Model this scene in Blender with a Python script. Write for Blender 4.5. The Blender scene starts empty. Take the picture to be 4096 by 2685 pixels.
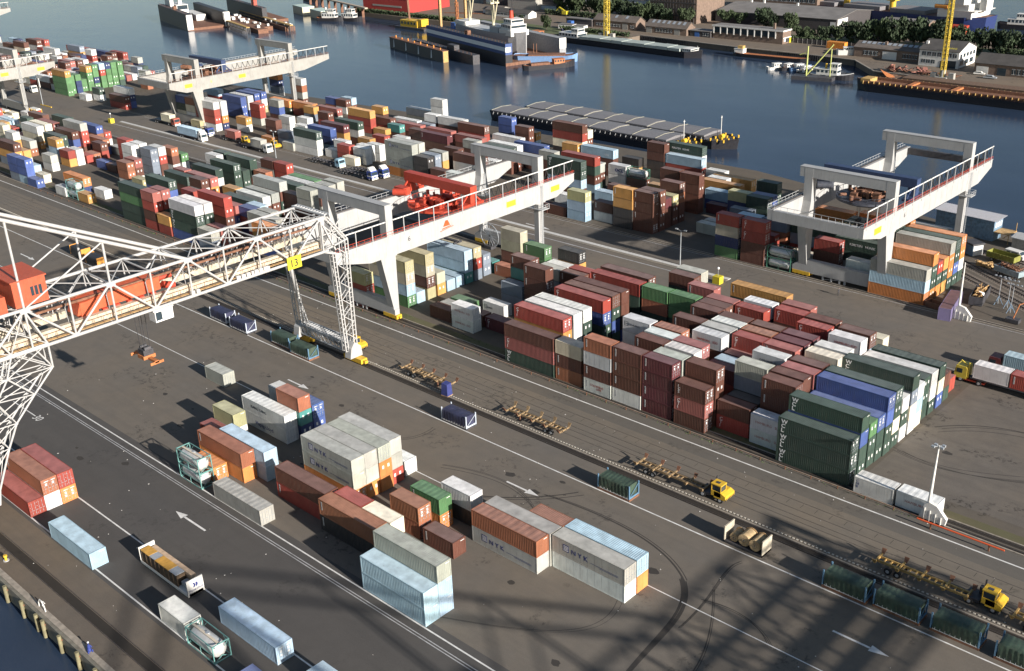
import bpy, math, random
from math import radians as rad, sin, cos, pi
from mathutils import Vector, Matrix
random.seed(11)
S = bpy.context.scene
# ---------------------------------------------------------------- camera
cam = bpy.data.cameras.new('camera'); cam_o = bpy.data.objects.new('camera', cam); S.collection.objects.link(cam_o)
yaw, pitch, roll = rad(133.7644), rad(-23.9915), rad(-2.0634)
_f = Vector((cos(pitch)*cos(yaw), cos(pitch)*sin(yaw), sin(pitch)))
_r = _f.cross(Vector((0, 0, 1))).normalized(); _u = _r.cross(_f)
_r2 = cos(roll)*_r + sin(roll)*_u; _u2 = -sin(roll)*_r + cos(roll)*_u
cam_o.matrix_world = Matrix.Translation((0, 0, 88.79)) @ Matrix((_r2, _u2, -_f)).transposed().to_4x4()
cam.sensor_fit = 'HORIZONTAL'; cam.sensor_width = 36.0; cam.lens = 4359.3/4096*36
cam.clip_start = 1.0; cam.clip_end = 6000
S.camera = cam_o
# ---------------------------------------------------------------- sky, sun, exposure
SUN_AZ, SUN_EL = rad(-4.8), rad(18.9)
w = bpy.data.worlds.new('World'); S.world = w; w.use_nodes = True
nt = w.node_tree; nt.nodes.clear()
sky = nt.nodes.new('ShaderNodeTexSky'); sky.sky_type = 'NISHITA'; sky.sun_disc = False
sky.sun_elevation = SUN_EL; sky.sun_rotation = pi/2 - SUN_AZ
sky.altitude = 0; sky.air_density = 1.0; sky.dust_density = 0.6; sky.ozone_density = 1.0
bg = nt.nodes.new('ShaderNodeBackground'); bg.inputs['Strength'].default_value = 0.055
wo = nt.nodes.new('ShaderNodeOutputWorld')
nt.links.new(sky.outputs[0], bg.inputs['Color']); nt.links.new(bg.outputs[0], wo.inputs['Surface'])
sl = bpy.data.lights.new('sun', 'SUN'); sl.energy = 4.8; sl.angle = rad(0.6); sl.color = (1.0, 0.93, 0.86)
so = bpy.data.objects.new('sun', sl); S.collection.objects.link(so)
_d = Vector((cos(SUN_EL)*cos(SUN_AZ), cos(SUN_EL)*sin(SUN_AZ), sin(SUN_EL)))
so.rotation_euler = _d.to_track_quat('Z', 'Y').to_euler()
S.view_settings.view_transform = 'Standard'; S.view_settings.look = 'None'
S.view_settings.exposure = 1.0; S.view_settings.gamma = 1.0
# ---------------------------------------------------------------- helpers
COL = S.collection
def tag(o, label=None, cat=None, group=None, kind=None):
    if label: o['label'] = label
    if cat: o['category'] = cat
    if group: o['group'] = group
    if kind: o['kind'] = kind
    return o
def empty(name, loc=(0, 0, 0), rz=0, label=None, cat=None, group=None):
    o = bpy.data.objects.new(name, None); COL.objects.link(o); o.location = loc; o.rotation_euler = (0, 0, rz)
    o.empty_display_size = .5
    return tag(o, label, cat, group)
def copy_tree(o, parent=None):
    c = o.copy(); COL.objects.link(c); c.parent = parent
    for ch in list(o.children): copy_tree(ch, c)
    return c
class MB:
    """collects shapes and links them as ONE mesh"""
    def __init__(s): s.v = []; s.f = []; s.m = []; s.cur = 0; s.sm = []
    def poly(s, pts, faces, smooth=False):
        n = len(s.v); s.v += [tuple(p) for p in pts]
        for f in faces: s.f.append(tuple(i+n for i in f)); s.m.append(s.cur); s.sm.append(smooth)
        return s
    def box(s, a, b, skip=''):
        x0, y0, z0 = a; x1, y1, z1 = b
        P = [(x0,y0,z0),(x1,y0,z0),(x1,y1,z0),(x0,y1,z0),(x0,y0,z1),(x1,y0,z1),(x1,y1,z1),(x0,y1,z1)]
        F = {'b':(0,3,2,1),'t':(4,5,6,7),'f':(0,1,5,4),'r':(1,2,6,5),'k':(2,3,7,6),'l':(3,0,4,7)}
        return s.poly(P, [F[k] for k in F if k not in skip])
    def bx(s, c, d):
        return s.box((c[0]-d[0]/2, c[1]-d[1]/2, c[2]-d[2]/2), (c[0]+d[0]/2, c[1]+d[1]/2, c[2]+d[2]/2))
    def prism(s, pts, z0, z1):
        n = len(pts); P = [(x, y, z0) for x, y in pts]+[(x, y, z1) for x, y in pts]
        a = sum(pts[i][0]*pts[(i+1) % n][1]-pts[(i+1) % n][0]*pts[i][1] for i in range(n))
        F = [tuple(range(n))[::-1], tuple(range(n, 2*n))]+[(i, (i+1) % n, n+(i+1) % n, n+i) for i in range(n)]
        if a < 0: F = [f[::-1] for f in F]
        return s.poly(P, F)
    def extr(s, pts, axis, a, b):
        """profile pts (u,v) extruded along axis 'x' (u=y,v=z) or 'y' (u=x,v=z)"""
        n = len(pts)
        if axis == 'x': P = [(a, u, v) for u, v in pts]+[(b, u, v) for u, v in pts]
        else: P = [(u, a, v) for u, v in pts]+[(u, b, v) for u, v in pts]
        ar = sum(pts[i][0]*pts[(i+1) % n][1]-pts[(i+1) % n][0]*pts[i][1] for i in range(n))
        F = [tuple(range(n))[::-1], tuple(range(n, 2*n))]+[(i, (i+1) % n, n+(i+1) % n, n+i) for i in range(n)]
        if (ar < 0) == (axis == 'x') : F = [f[::-1] for f in F]
        return s.poly(P, F)
    def tube(s, p, q, r, r2=None, n=8, caps=True, smooth=True):
        p = Vector(p); q = Vector(q); d = (q-p)
        if d.length < 1e-6: return s
        d.normalize(); r2 = r if r2 is None else r2
        a = d.orthogonal().normalized(); b = d.cross(a)
        P = []
        for c, rr in ((p, r), (q, r2)):
            for i in range(n):
                t = 2*pi*i/n; P.append(tuple(c+a*(rr*cos(t))+b*(rr*sin(t))))
        F = [(i, (i+1) % n, n+(i+1) % n, n+i) for i in range(n)]
        s.poly(P, F, smooth)
        if caps: s.poly(P, [tuple(range(n))[::-1], tuple(range(n, 2*n))])
        return s
    def bar(s, p, q, w, h=None, up=(0, 0, 1)):
        p = Vector(p); q = Vector(q); h = h or w; d = (q-p)
        if d.length < 1e-6: return s
        d.normalize(); upv = Vector(up)
        if abs(d.dot(upv)) > .98: upv = Vector((1, 0, 0))
        a = d.cross(upv).normalized()*(w/2); b = a.cross(d).normalized()*(h/2)
        P = [tuple(c+o) for c in (p, q) for o in (-a-b, a-b, a+b, -a+b)]
        return s.poly(P, [(0,3,2,1),(4,5,6,7),(0,1,5,4),(1,2,6,5),(2,3,7,6),(3,0,4,7)])
    def path(s, pts, r, n=6):
        for a, b in zip(pts, pts[1:]): s.tube(a, b, r, n=n)
        return s
    def ball(s, c, r, n=8, m=5, sz=1.0):
        P = [(c[0], c[1], c[2]-r*sz)]
        for j in range(1, m):
            t = pi*j/m-pi/2
            for i in range(n): P.append((c[0]+r*cos(t)*cos(2*pi*i/n), c[1]+r*cos(t)*sin(2*pi*i/n), c[2]+r*sz*sin(t)))
        P.append((c[0], c[1], c[2]+r*sz)); F = []
        for i in range(n): F.append((0, 1+(i+1) % n, 1+i)); F.append((len(P)-1, 1+(m-2)*n+i, 1+(m-2)*n+(i+1) % n))
        for j in range(m-2):
            for i in range(n): F.append((1+j*n+i, 1+j*n+(i+1) % n, 1+(j+1)*n+(i+1) % n, 1+(j+1)*n+i))
        return s.poly(P, F, True)
    def mesh(s, name, mats):
        me = bpy.data.meshes.new(name); me.from_pydata(s.v, [], s.f)
        for m in (mats if isinstance(mats, (list, tuple)) else [mats]): me.materials.append(m)
        me.polygons.foreach_set('material_index', s.m); me.polygons.foreach_set('use_smooth', s.sm)
        me.update(); return me
    def build(s, name, mats, parent=None, loc=(0, 0, 0), rz=0):
        return obj(name, s.mesh(name, mats), parent, loc, rz)
def obj(name, me, parent=None, loc=(0, 0, 0), rz=0, col=None):
    o = bpy.data.objects.new(name, me); COL.objects.link(o); o.location = loc; o.rotation_euler = (0, 0, rz)
    if parent: o.parent = parent
    if col: o.color = (*col, 1)
    return o
# ---------------------------------------------------------------- materials
def N(nt, t, **k):
    n = nt.nodes.new('ShaderNode'+t)
    for a, b in k.items():
        if a in n.inputs: n.inputs[a].default_value = b
        else: setattr(n, a, b)
    return n
def coords(nt, scale=None, kind='Object'):
    if kind == 'World': o = N(nt, 'NewGeometry').outputs['Position']
    else: o = N(nt, 'TexCoord').outputs[kind]
    if scale:
        m = N(nt, 'Mapping'); m.inputs['Scale'].default_value = scale; nt.links.new(o, m.inputs[0]); o = m.outputs[0]
    return o
def mixc(nt, fac, a, b, mode='MIX'):
    m = N(nt, 'MixRGB', blend_type=mode)
    for s_, x in ((0, fac), (1, a), (2, b)):
        if hasattr(x, 'links'): nt.links.new(x, m.inputs[s_])
        elif isinstance(x, (int, float)) and s_ == 0: m.inputs[0].default_value = x
        else: m.inputs[s_].default_value = (*x[:3], 1)
    return m.outputs[0]
def ramp(nt, src, p0, p1, c0=0., c1=1.):
    r = N(nt, 'MapRange'); nt.links.new(src, r.inputs[0])
    for i, x in enumerate((p0, p1, c0, c1)): r.inputs[i+1].default_value = x
    return r.outputs[0]
def noise(nt, co, scale, detail=3, rough=.55):
    n = N(nt, 'TexNoise'); n.inputs['Scale'].default_value = scale; n.inputs['Detail'].default_value = detail
    n.inputs['Roughness'].default_value = rough; nt.links.new(co, n.inputs[0]); return n.outputs[0]
MATS = {}
def mat(name, base=(.5,.5,.5), rough=.6, metal=0., var=.15, scale=1.5, rust=0., rustc=(.16,.055,.025), kind='World', src=None,
        streak=0., emit=None, bump=0., bscale=8., spec=.5, wave=None):
    """procedural paint / stone / metal: base colour, uneven dirt, rust patches, rain streaks"""
    if name in MATS: return MATS[name]
    m = bpy.data.materials.new(name); m.use_nodes = True; nt = m.node_tree; b = nt.nodes['Principled BSDF']
    L = nt.links
    if src == 'obj': c = N(nt, 'ObjectInfo').outputs['Color']
    elif src == 'att':
        a = N(nt, 'Attribute'); a.attribute_name = 'col'; c = a.outputs['Color']
    else:
        rg = N(nt, 'RGB'); rg.outputs[0].default_value = (*base, 1); c = rg.outputs[0]
    co = coords(nt, None, kind)
    n1 = noise(nt, co, scale, 4)
    f = ramp(nt, n1, .3, .7, 1-var, 1+var)
    hv = N(nt, 'HueSaturation'); L.new(c, hv.inputs['Color']); L.new(f, hv.inputs['Value']); c = hv.outputs[0]
    if streak:
        co2 = coords(nt, (3., 3., .25), kind); n2 = noise(nt, co2, 1.6, 4, .6)
        c = mixc(nt, ramp(nt, n2, .5, .72, 0, streak), c, (.16, .13, .10))
    if rust:
        n3 = noise(nt, co, 2.3, 6, .7)
        c = mixc(nt, ramp(nt, n3, .62-.12*rust, .68, 0, min(1, rust*1.2)), c, rustc)
    L.new(c, b.inputs['Base Color'])
    b.inputs['Roughness'].default_value = rough; b.inputs['Metallic'].default_value = metal
    b.inputs['Specular IOR Level'].default_value = spec
    if bump or wave:
        bp = N(nt, 'Bump'); bp.inputs['Strength'].default_value = bump or .5; bp.inputs['Distance'].default_value = .05
        if wave:
            wv = N(nt, 'TexWave'); wv.bands_direction = wave[0]; wv.inputs['Scale'].default_value = wave[1]
            wv.inputs['Distortion'].default_value = 0; L.new(co, wv.inputs[0]); L.new(wv.outputs[1], bp.inputs['Height'])
        else: L.new(noise(nt, co, bscale, 3), bp.inputs['Height'])
        L.new(bp.outputs[0], b.inputs['Normal'])
    if emit: b.inputs['Emission Color'].default_value = (*base, 1); b.inputs['Emission Strength'].default_value = emit
    MATS[name] = m; return m
def M_(n): return MATS[n]
mat('steel_white', (.62,.61,.57), .45, var=.06, rust=.12, streak=.15)
mat('steel_grey', (.40,.41,.41), .5, var=.1, rust=.25, streak=.3)
mat('gantry_paint', (.36,.36,.35), .5, var=.07, scale=.4, rust=.06, streak=.22)
mat('gantry_old', (.30,.295,.27), .55, var=.1, scale=.4, rust=.25, streak=.45)
mat('truss_paint', (.38,.375,.36), .5, var=.08, rust=.18)
mat('signal_red', (.40,.05,.025), .5, var=.12, rust=.1)
mat('yellow_paint', (.62,.38,.03), .5, var=.12, rust=.15)
mat('yellow_dirty', (.42,.27,.09), .7, var=.25, rust=.45)
mat('orange_paint', (.62,.24,.04), .5, var=.1, rust=.1)
mat('sign_yellow', (.55,.45,.03), .5, var=.03)
mat('ink', (.015,.015,.02), .6, var=.02)
mat('ink_navy', (.02,.03,.14), .6, var=.02)
mat('ink_red', (.30,.06,.03), .6, var=.02)
mat('white_mark', (.72,.72,.70), .6, var=.05)
mat('rubber', (.02,.02,.02), .85, var=.2)
mat('dark_metal', (.05,.05,.055), .55, var=.3, rust=.35)
mat('rusty_metal', (.17,.08,.045), .75, var=.35, rust=.5)
mat('rail_steel', (.10,.085,.075), .45, metal=.5, var=.3)
mat('glass', (.03,.045,.055), .12, var=.05)
mat('wood', (.36,.22,.10), .75, var=.25, scale=3)
mat('galv', (.42,.45,.47), .4, metal=.4, var=.1)
mat('walk_brown', (.42,.27,.12), .8, var=.3, rust=.4)

# ================================================================ ground, water
def ground_mat(name, base, var=.22, stain=.5, rough=.85, tint=None, fine=6., crack=False):
    m = bpy.data.materials.new(name); m.use_nodes = True; nt = m.node_tree; b = nt.nodes['Principled BSDF']; L = nt.links
    co = coords(nt, None, 'World')
    n1 = noise(nt, co, .035, 5, .6); n2 = noise(nt, co, .35, 6, .65); n3 = noise(nt, co, fine, 2, .7)
    cs = coords(nt, (.03, .5, 1), 'World'); n4 = noise(nt, cs, 1.3, 4, .6)      # wear running along the lanes
    t = tint or (base[0]*1.25, base[1]*1.13, base[2]*.97)
    c = mixc(nt, ramp(nt, n1, .35, .65), base, t)
    c = mixc(nt, ramp(nt, n2, .35, .75, 0, var), c, tuple(x*.55 for x in base))
    c = mixc(nt, ramp(nt, n4, .45, .7, 0, var*.8), c, tuple(x*.62 for x in base))
    c = mixc(nt, ramp(nt, n3, .3, .8, 0, .35), c, tuple(x*1.5 for x in base))
    cb = coords(nt, None, 'World'); n5 = noise(nt, cb, .11, 3, .5); n6 = noise(nt, cb, .9, 5, .75)
    mm = N(nt, 'Math', operation='MULTIPLY'); L.new(ramp(nt, n5, .55, .62), mm.inputs[0]); L.new(ramp(nt, n6, .52, .6), mm.inputs[1])
    sc = N(nt, 'Math', operation='MULTIPLY'); L.new(mm.outputs[0], sc.inputs[0]); sc.inputs[1].default_value = stain
    c = mixc(nt, sc.outputs[0], c, tuple(x*.35 for x in base))
    if crack:
        vo = N(nt, 'TexVoronoi', feature='DISTANCE_TO_EDGE'); vo.inputs['Scale'].default_value = .09
        dn = N(nt, 'TexNoise'); dn.inputs['Scale'].default_value = .5; dn.inputs['Detail'].default_value = 4; L.new(co, dn.inputs[0])
        vm = N(nt, 'VectorMath', operation='MULTIPLY_ADD'); L.new(dn.outputs[1], vm.inputs[0]); vm.inputs[1].default_value = (3, 3, 0); L.new(co, vm.inputs[2])
        L.new(vm.outputs[0], vo.inputs['Vector'])
        c = mixc(nt, ramp(nt, vo.outputs[0], .0, .006, .45, 0), c, tuple(x*.3 for x in base))
    L.new(c, b.inputs['Base Color']); b.inputs['Roughness'].default_value = rough; b.inputs['Specular IOR Level'].default_value = .25
    bp = N(nt, 'Bump'); bp.inputs['Strength'].default_value = .25; bp.inputs['Distance'].default_value = .03
    L.new(n3, bp.inputs['Height']); L.new(bp.outputs[0], b.inputs['Normal'])
    MATS[name] = m; return m
A_YARD = ground_mat('asphalt_yard', (.125, .113, .098), .35, .6)
A_ROAD = ground_mat('asphalt_road', (.072, .068, .064), .3, .3, tint=(.084, .077, .069))
A_MID = ground_mat('asphalt_lane', (.103, .096, .085), .3, .4)
A_BLOCK = ground_mat('asphalt_stacking', (.100, .088, .073), .4, .8)
A_FAR = ground_mat('asphalt_far', (.125, .114, .101), .35, .5, crack=True)
A_CONC = ground_mat('concrete_band', (.135, .120, .10), .35, .6)
A_QUAY = ground_mat('quay_deck', (.115, .098, .080), .4, .6)
A_SHORE = ground_mat('shore_ground', (.15, .125, .10), .4, .7)
A_VERGE = ground_mat('verge_soil', (.11, .095, .055), .5, .8, tint=(.085, .10, .045))
def sheet(name, x0, x1, y0, y1, z, m, t=.003):
    o = MB().poly([(x0, y0, z), (x1, y0, z), (x1, y1, z), (x0, y1, z)], [(0, 1, 2, 3)]).build(name, m)
    return tag(o, kind='structure')
# the terminal: a solid peninsula with vertical walls down into the water
edge = [(60, 40.4), (-900, 40.4), (-900, 228), (-620, 247), (-493, 258), (-400, 264.5), (-310, 271), (-230, 275), (-163, 277), (-128, 270), (-100, 263.5), (-62, 262), (60, 262)]
tag(MB().prism(edge, -6, 0).build('terminal_ground', A_BLOCK), kind='structure')
Z = .004
sheet('quay_apron', -800, 60, 40.42, 49.3, Z, A_QUAY)
sheet('near_road', -800, 60, 49.3, 72.4, Z, A_ROAD)
sheet('yard_pavement', -800, 60, 72.4, 117.3, Z, A_YARD)
sheet('concrete_strip', -800, 60, 117.3, 128.2, Z, A_CONC)
sheet('middle_road', -800, 60, 128.2, 133.9, Z, A_MID)
sheet('verge', -800, 60, 136.3, 138.2, Z, A_VERGE)
sheet('far_road', -800, 60, 182.6, 207.2, Z, A_FAR)
sheet('apron_by_stack', -60.2, 60, 140.5, 180.5, Z, ground_mat('asphalt_worn', (.125, .112, .098), .6, .9))
# water
m = bpy.data.materials.new('harbour_water'); m.use_nodes = True; nt = m.node_tree; b = nt.nodes['Principled BSDF']
co = coords(nt, (1, 1.6, 1), 'World')
n1 = noise(nt, co, 1.4, 4, .6); n2 = noise(nt, co, .03, 4, .6)
bp = N(nt, 'Bump'); bp.inputs['Strength'].default_value = .5; bp.inputs['Distance'].default_value = .06
nt.links.new(n1, bp.inputs['Height'])
bp2 = N(nt, 'Bump'); bp2.inputs['Strength'].default_value = .12; bp2.inputs['Distance'].default_value = .8
nt.links.new(n2, bp2.inputs['Height']); nt.links.new(bp.outputs[0], bp2.inputs['Normal']); nt.links.new(bp2.outputs[0], b.inputs['Normal'])
nt.links.new(mixc(nt, ramp(nt, n2, .3, .7), (.020, .034, .060), (.028, .045, .078)), b.inputs['Base Color'])
b.inputs['Roughness'].default_value = .12; b.inputs['IOR'].default_value = 1.25; b.inputs['Specular Tint'].default_value = (.72, .82, 1, 1)
MATS['water'] = m
tag(MB().poly([(-3500, -600, -2.5), (900, -600, -2.5), (900, 3200, -2.5), (-3500, 3200, -2.5)], [(0, 1, 2, 3)]).build('water', m), kind='structure')
# ---------------------------------------------------------------- painted lines and arrows
PM = mat('road_paint', (.60, .59, .56), .7, var=.2, scale=.8)
PM2 = mat('road_paint_worn', (.36, .36, .36), .75, var=.3, scale=.8)
def line(x0, x1, y, w, m=PM, z=.008, name='road_line'): return sheet(name, x0, x1, y-w/2, y+w/2, z, m)
line(-800, 60, 49.95, .22); line(-800, 60, 57.35, .22); line(-800, 60, 71.15, .22)
line(-800, 60, 69.45, .13, PM2); line(-800, 60, 69.85, .13, PM2)
line(-800, 60, 96.2, .17); line(-800, 60, 110.3, .22); line(-800, 60, 131.0, .25)
line(-389, -121, 193.3, .3, PM2); line(-389, 60, 206.6, .14, PM2); line(-800, 60, 183.4, .16, PM2)
tag(MB().box((-389, 196.3, .004), (-121, 197.4, .14)).build('median_kerb', mat('kerb_paint', (.50, .49, .46), .7, var=.15)), kind='structure')
def arrow(x0, x1, y, w=.16):
    s = 1 if x1 > x0 else -1; mb = MB(); z = .009; hx = x1-s*2.3
    mb.poly([(x0, y-w, z), (hx, y-w, z), (hx, y+w, z), (x0, y+w, z)], [(0, 1, 2, 3) if s > 0 else (3, 2, 1, 0)])
    mb.poly([(hx-s*.1, y-.62, z), (x1, y, z), (hx-s*.1, y+.62, z)], [(0, 1, 2) if s > 0 else (2, 1, 0)])
    tag(mb.build('lane_arrow', PM), kind='structure')
for a in ((-157, -150.7, 103.1), (-125.4, -133.4, 65.1), (-46.5, -39.2, 103.55), (-101, -94.4, 103.1), (-269.5, -261.8, 103.5),
          (-184, -175.7, 198.9), (-213, -221, 65.1)): arrow(*a)
sheet('road_line', -189, -180.2, 65.3, 65.5, .008, PM)
# ---------------------------------------------------------------- text meshes
_T = {}
def text_mesh(s, size, m, ext=.004, sx=1., sp=1., lsp=.85, bold=.0):
    k = (s, size, m.name, sx, sp)
    if k in _T: return _T[k]
    cu = bpy.data.curves.new('t', 'FONT'); cu.body = s; cu.size = size; cu.extrude = ext; cu.align_x = 'LEFT'; cu.align_y = 'TOP'
    cu.space_character = sp; cu.space_line = lsp; cu.offset = bold; cu.resolution_u = 2
    o = bpy.data.objects.new('t', cu); COL.objects.link(o)
    dg = bpy.context.evaluated_depsgraph_get(); me = bpy.data.meshes.new_from_object(o.evaluated_get(dg))
    bpy.data.objects.remove(o); bpy.data.curves.remove(cu)
    for v in me.vertices: v.co.x *= sx
    me.materials.clear(); me.materials.append(m); _T[k] = me; return me
def side_text(s, size, m, parent, x, y, z, name='lettering', **k):      # on a face looking towards -Y
    o = obj(name, text_mesh(s, size, m, **k), parent, (x, y, z)); o.rotation_euler = (pi/2, 0, 0); return o
def end_text(s, size, m, parent, x, y, z, name='lettering', **k):       # on a face looking towards +X
    o = obj(name, text_mesh(s, size, m, **k), parent, (x, y, z)); o.rotation_euler = (pi/2, 0, pi/2); return o
tag(MB().box((-389, 195.3, .003), (-121, 196.28, .1)).build('median_strip', ground_mat('median_grey', (.19, .175, .15), .4, .4)), kind='structure')
t = obj('road_number', text_mesh('30', 2.2, PM, .001, 1.0), None, (-180.2, 66.4, .009)); t.rotation_euler = (0, 0, rad(0)); tag(t, kind='structure')
# ---------------------------------------------------------------- tyre marks, cracks
TM = ground_mat('tyre_rubber_marks', (.042, .039, .036), .3, 0)
def ribbon(pts, w, z=.006, m=TM, name='tyre_mark'):
    mb = MB(); P = []
    for i, p in enumerate(pts):
        a = Vector(pts[max(0, i-1)]); b = Vector(pts[min(len(pts)-1, i+1)]); d = (b-a).normalized(); n = Vector((-d.y, d.x))*(w/2)
        P += [(p[0]-n.x, p[1]-n.y, z), (p[0]+n.x, p[1]+n.y, z)]
    mb.poly(P, [(2*i, 2*i+2, 2*i+3, 2*i+1) for i in range(len(pts)-1)])
    o = mb.build(name, m); tag(o, kind='structure'); return o
def bez(p0, p1, p2, p3, n=26):
    return [tuple((1-t)**3*Vector(p0)+3*(1-t)**2*t*Vector(p1)+3*(1-t)*t*t*Vector(p2)+t**3*Vector(p3)) for t in [i/n for i in range(n+1)]]
def marks(curve, n, spread, w=.16):
    for k in range(n):
        dx, dy = random.uniform(-spread, spread), random.uniform(-spread, spread)*.6
        ribbon([(x+dx*(.4+.6*i/len(curve)), y+dy) for i, (x, y) in enumerate(curve)], random.uniform(w*.5, w), .0055+.0004*k)
marks(bez((-60.5, 79), (-62.5, 90), (-61, 95), (-66, 100)), 9, .75, .3)
marks(bez((-66, 100), (-72, 105), (-82, 106), (-94, 104)), 4, .6)
marks(bez((-61, 92), (-61, 101), (-64, 106), (-62.5, 108.5)), 3, .5)
marks(bez((-62, 98), (-57, 100), (-53, 98), (-51, 96)), 3, .5)
marks(bez((-62, 101), (-56, 92), (-54, 86), (-55, 80)), 2, .3)
marks(bez((-90, 72), (-72, 80), (-66, 84), (-70, 92)), 2, .6, .1)
marks(bez((-112, 100), (-103, 104), (-96, 104), (-88, 97)), 3, 1.2)
marks(bez((-106, 96), (-100, 97), (-94, 102), (-90, 108)), 3, 1.0)
marks(bez((-130, 100), (-124, 100), (-121, 103), (-122, 108)), 2, .8, .12)
marks(bez((-60, 150), (-48, 146), (-42, 155), (-30, 158)), 4, 2.5, .2)
marks(bez((-58, 160), (-50, 170), (-38, 168), (-30, 165)), 3, 2, .25)
for k in range(26):
    x = random.uniform(-190, -40); y = random.choice([random.uniform(51, 69), random.uniform(74, 95), random.uniform(98, 109), random.uniform(141, 170) if x > -58 else 85])
    mb = MB(); n = 9; r = random.uniform(.25, .9); P = [(x+r*random.uniform(.5, 1)*1.5*cos(2*pi*i/n), y+r*random.uniform(.5, 1)*sin(2*pi*i/n), .0062) for i in range(n)]
    tag(mb.poly(P, [tuple(range(n))]).build('oil_stain', TM), kind='structure')
# ---------------------------------------------------------------- rails and grooves
DARK = ground_mat('groove_dirt', (.030, .026, .022), .4, .5)
RS = M_('rail_steel')
for (y, w_) in ((44.45, 1.3), (116.45, 1.35)): sheet('rail_groove', -800, 60, y-w_/2, y+w_/2, .007, DARK)
sheet('rail_groove', -800, 60, 134.0, 134.75, .007, DARK); sheet('rail_groove', -800, 60, 135.1, 136.0, .007, DARK)
sheet('rail_groove', -800, 60, 207.5, 208.25, .007, DARK); sheet('rail_groove', -800, 60, 181.2, 182.5, .007, DARK)
sheet('rail_groove', -800, 60, 247.6, 248.8, .007, DARK)
CB = mat('kerb_concrete', (.27, .235, .19), .85, var=.25)
for y0, y1, h in ((133.75, 134.0, .14), (136.0, 136.2, .12), (207.2, 207.5, .16), (208.25, 208.45, .1), (117.2, 117.4, .05), (40.42, 41.2, .16)):
    tag(MB().box((-800, y0, .001), (60, y1, h)).build('kerb', CB), kind='structure')
mb = MB()
for y in (43.75, 45.25, 115.95, 116.9, 134.4, 135.6, 207.85, 181.8, 248.2): mb.box((-800, y-.05, .01), (60, y+.05, .09))
for y in (120.4, 121.9, 123.0, 124.5, 126.6): mb.box((-800, y-.045, .006), (60, y+.045, .022))
tag(mb.build('crane_rails', RS), kind='structure')
mb = MB(); x = -800
while x < 50: mb.box((x, 117.72, .005), (x+.3, 117.95, .07)); x += .6
tag(mb.build('rail_stones', mat('pale_stones', (.42, .39, .33), .8)), kind='structure')
# concrete plank joints between the track rails
mb = MB(); x = -330
while x < 10: mb.box((x, 125.2, .0045), (x+.06, 126.3, .0065)); x += 2.3
tag(mb.build('plank_joints', DARK), kind='structure')
# low guard rail on posts beside the middle road
mb = MB(); pm = MB(); x = -330
mb.bar((-330, 133.35, .42), (-48.6, 133.35, .42), .07, .07)
g = empty('guard_rail', (-190, 133.35, 0), 0, 'long low rusty guard rail on short posts beside the middle road', 'railing')
o = mb.build('rail', M_('rusty_metal'), g, (190, -133.35, 0))
while x < -48: pm.box((x, 133.27, 0), (x+.12, 133.43, .5)); x += 4.4
o = pm.build('post', M_('rusty_metal'), g, (190, -133.35, 0)); tag(o, kind='stuff')
# grass along the verge and by the kerb
GM = mat('grass_blades', (.075, .115, .03), .8, var=.4, scale=.6)
mb = MB()
for i in range(6500):
    x = random.uniform(-300, -48); u = random.random()
    if noise_ok := (sin(x*.21)+sin(x*.067+1)+random.uniform(-1, 1) > .2):
        y = random.uniform(136.25, 138.3) if u < .75 else random.uniform(132.9, 133.7); h = random.uniform(.05, .16); a = random.uniform(0, 6.3); s_ = random.uniform(.05, .16)
        mb.poly([(x-s_*cos(a), y-s_*sin(a), 0), (x+s_*cos(a), y+s_*sin(a), 0), (x+random.uniform(-.1, .1), y+random.uniform(-.1, .1), h)], [(0, 1, 2)])
tag(mb.build('grass', GM), 'rough grass and weeds growing along the kerb of the middle road', 'grass', kind='stuff')
# quay wall and fenders
QW = mat('quay_wall', (.16, .15, .12), .85, var=.35, rust=.25, scale=.7)
tag(MB().box((-800, 40.0, -6), (60, 40.42, .05)).build('quay_wall', QW), kind='structure')
FW = mat('fender_timber', (.19, .17, .095), .85, var=.3)
proto = None
for i, fx in enumerate((-144, -139.6, -134.8, -129.8, -125.6, -123.7, -119.1, -114.4, -109.8, -105)):
    if proto is None:
        proto = empty('quay_fender', (fx, 39.72, 0), 0, None, 'fender', 'timber fenders along the quay wall')
        MB().tube((0, 0, -2.9), (0, 0, .15), .27, n=10).build('timber_pile', FW, proto); MB().bx((0, .14, -.5), (.5, .25, .18)).build('bracket', M_('rusty_metal'), proto)
        f = proto
    else: f = copy_tree(proto); f.location.x = fx
    f['label'] = 'timber fender pile hanging on the near quay wall above dark water'
# river quay wall edge strip and barrels
# bollard with post near the quay
def bollard(x, y, lab, col='steel_white'):
    g = empty('bollard', (x, y, 0), 0, lab, 'bollard')
    MB().tube((0, 0, 0), (0, 0, .12), .42, n=12).build('base', M_('steel_grey'), g)
    MB().tube((0, 0, .1), (0, 0, .75), .2, .16, n=10).tube((0, 0, .7), (0, 0, .9), .3, .26, n=10).build('post', M_(col), g)
bollard(-140.7, 42.6, 'yellow and white bollard at the left end of the near quay', 'yellow_paint')
g = empty('mooring_hook', (-126.0, 40.9, 0), 0, 'curved white pipe hook standing on the quay edge above a fender', 'hook')
MB().path([(-.9, 0, 0), (-.8, 0, .9), (-.3, 0, 1.5), (.3, 0, 1.5), (.8, 0, .9), (.95, 0, 0)], .09).build('pipe', M_('steel_white'), g)
MB().path([(-.6, .3, 0), (-.5, .3, .7), (-.1, .3, 1.1), (.4, .3, 1.0)], .07).build('inner_pipe', M_('steel_white'), g)
g = empty('person', (-113.3, 40.9, 0))
tag(g, 'person in blue overalls and white helmet crouching at the quay edge', 'person')
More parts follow.
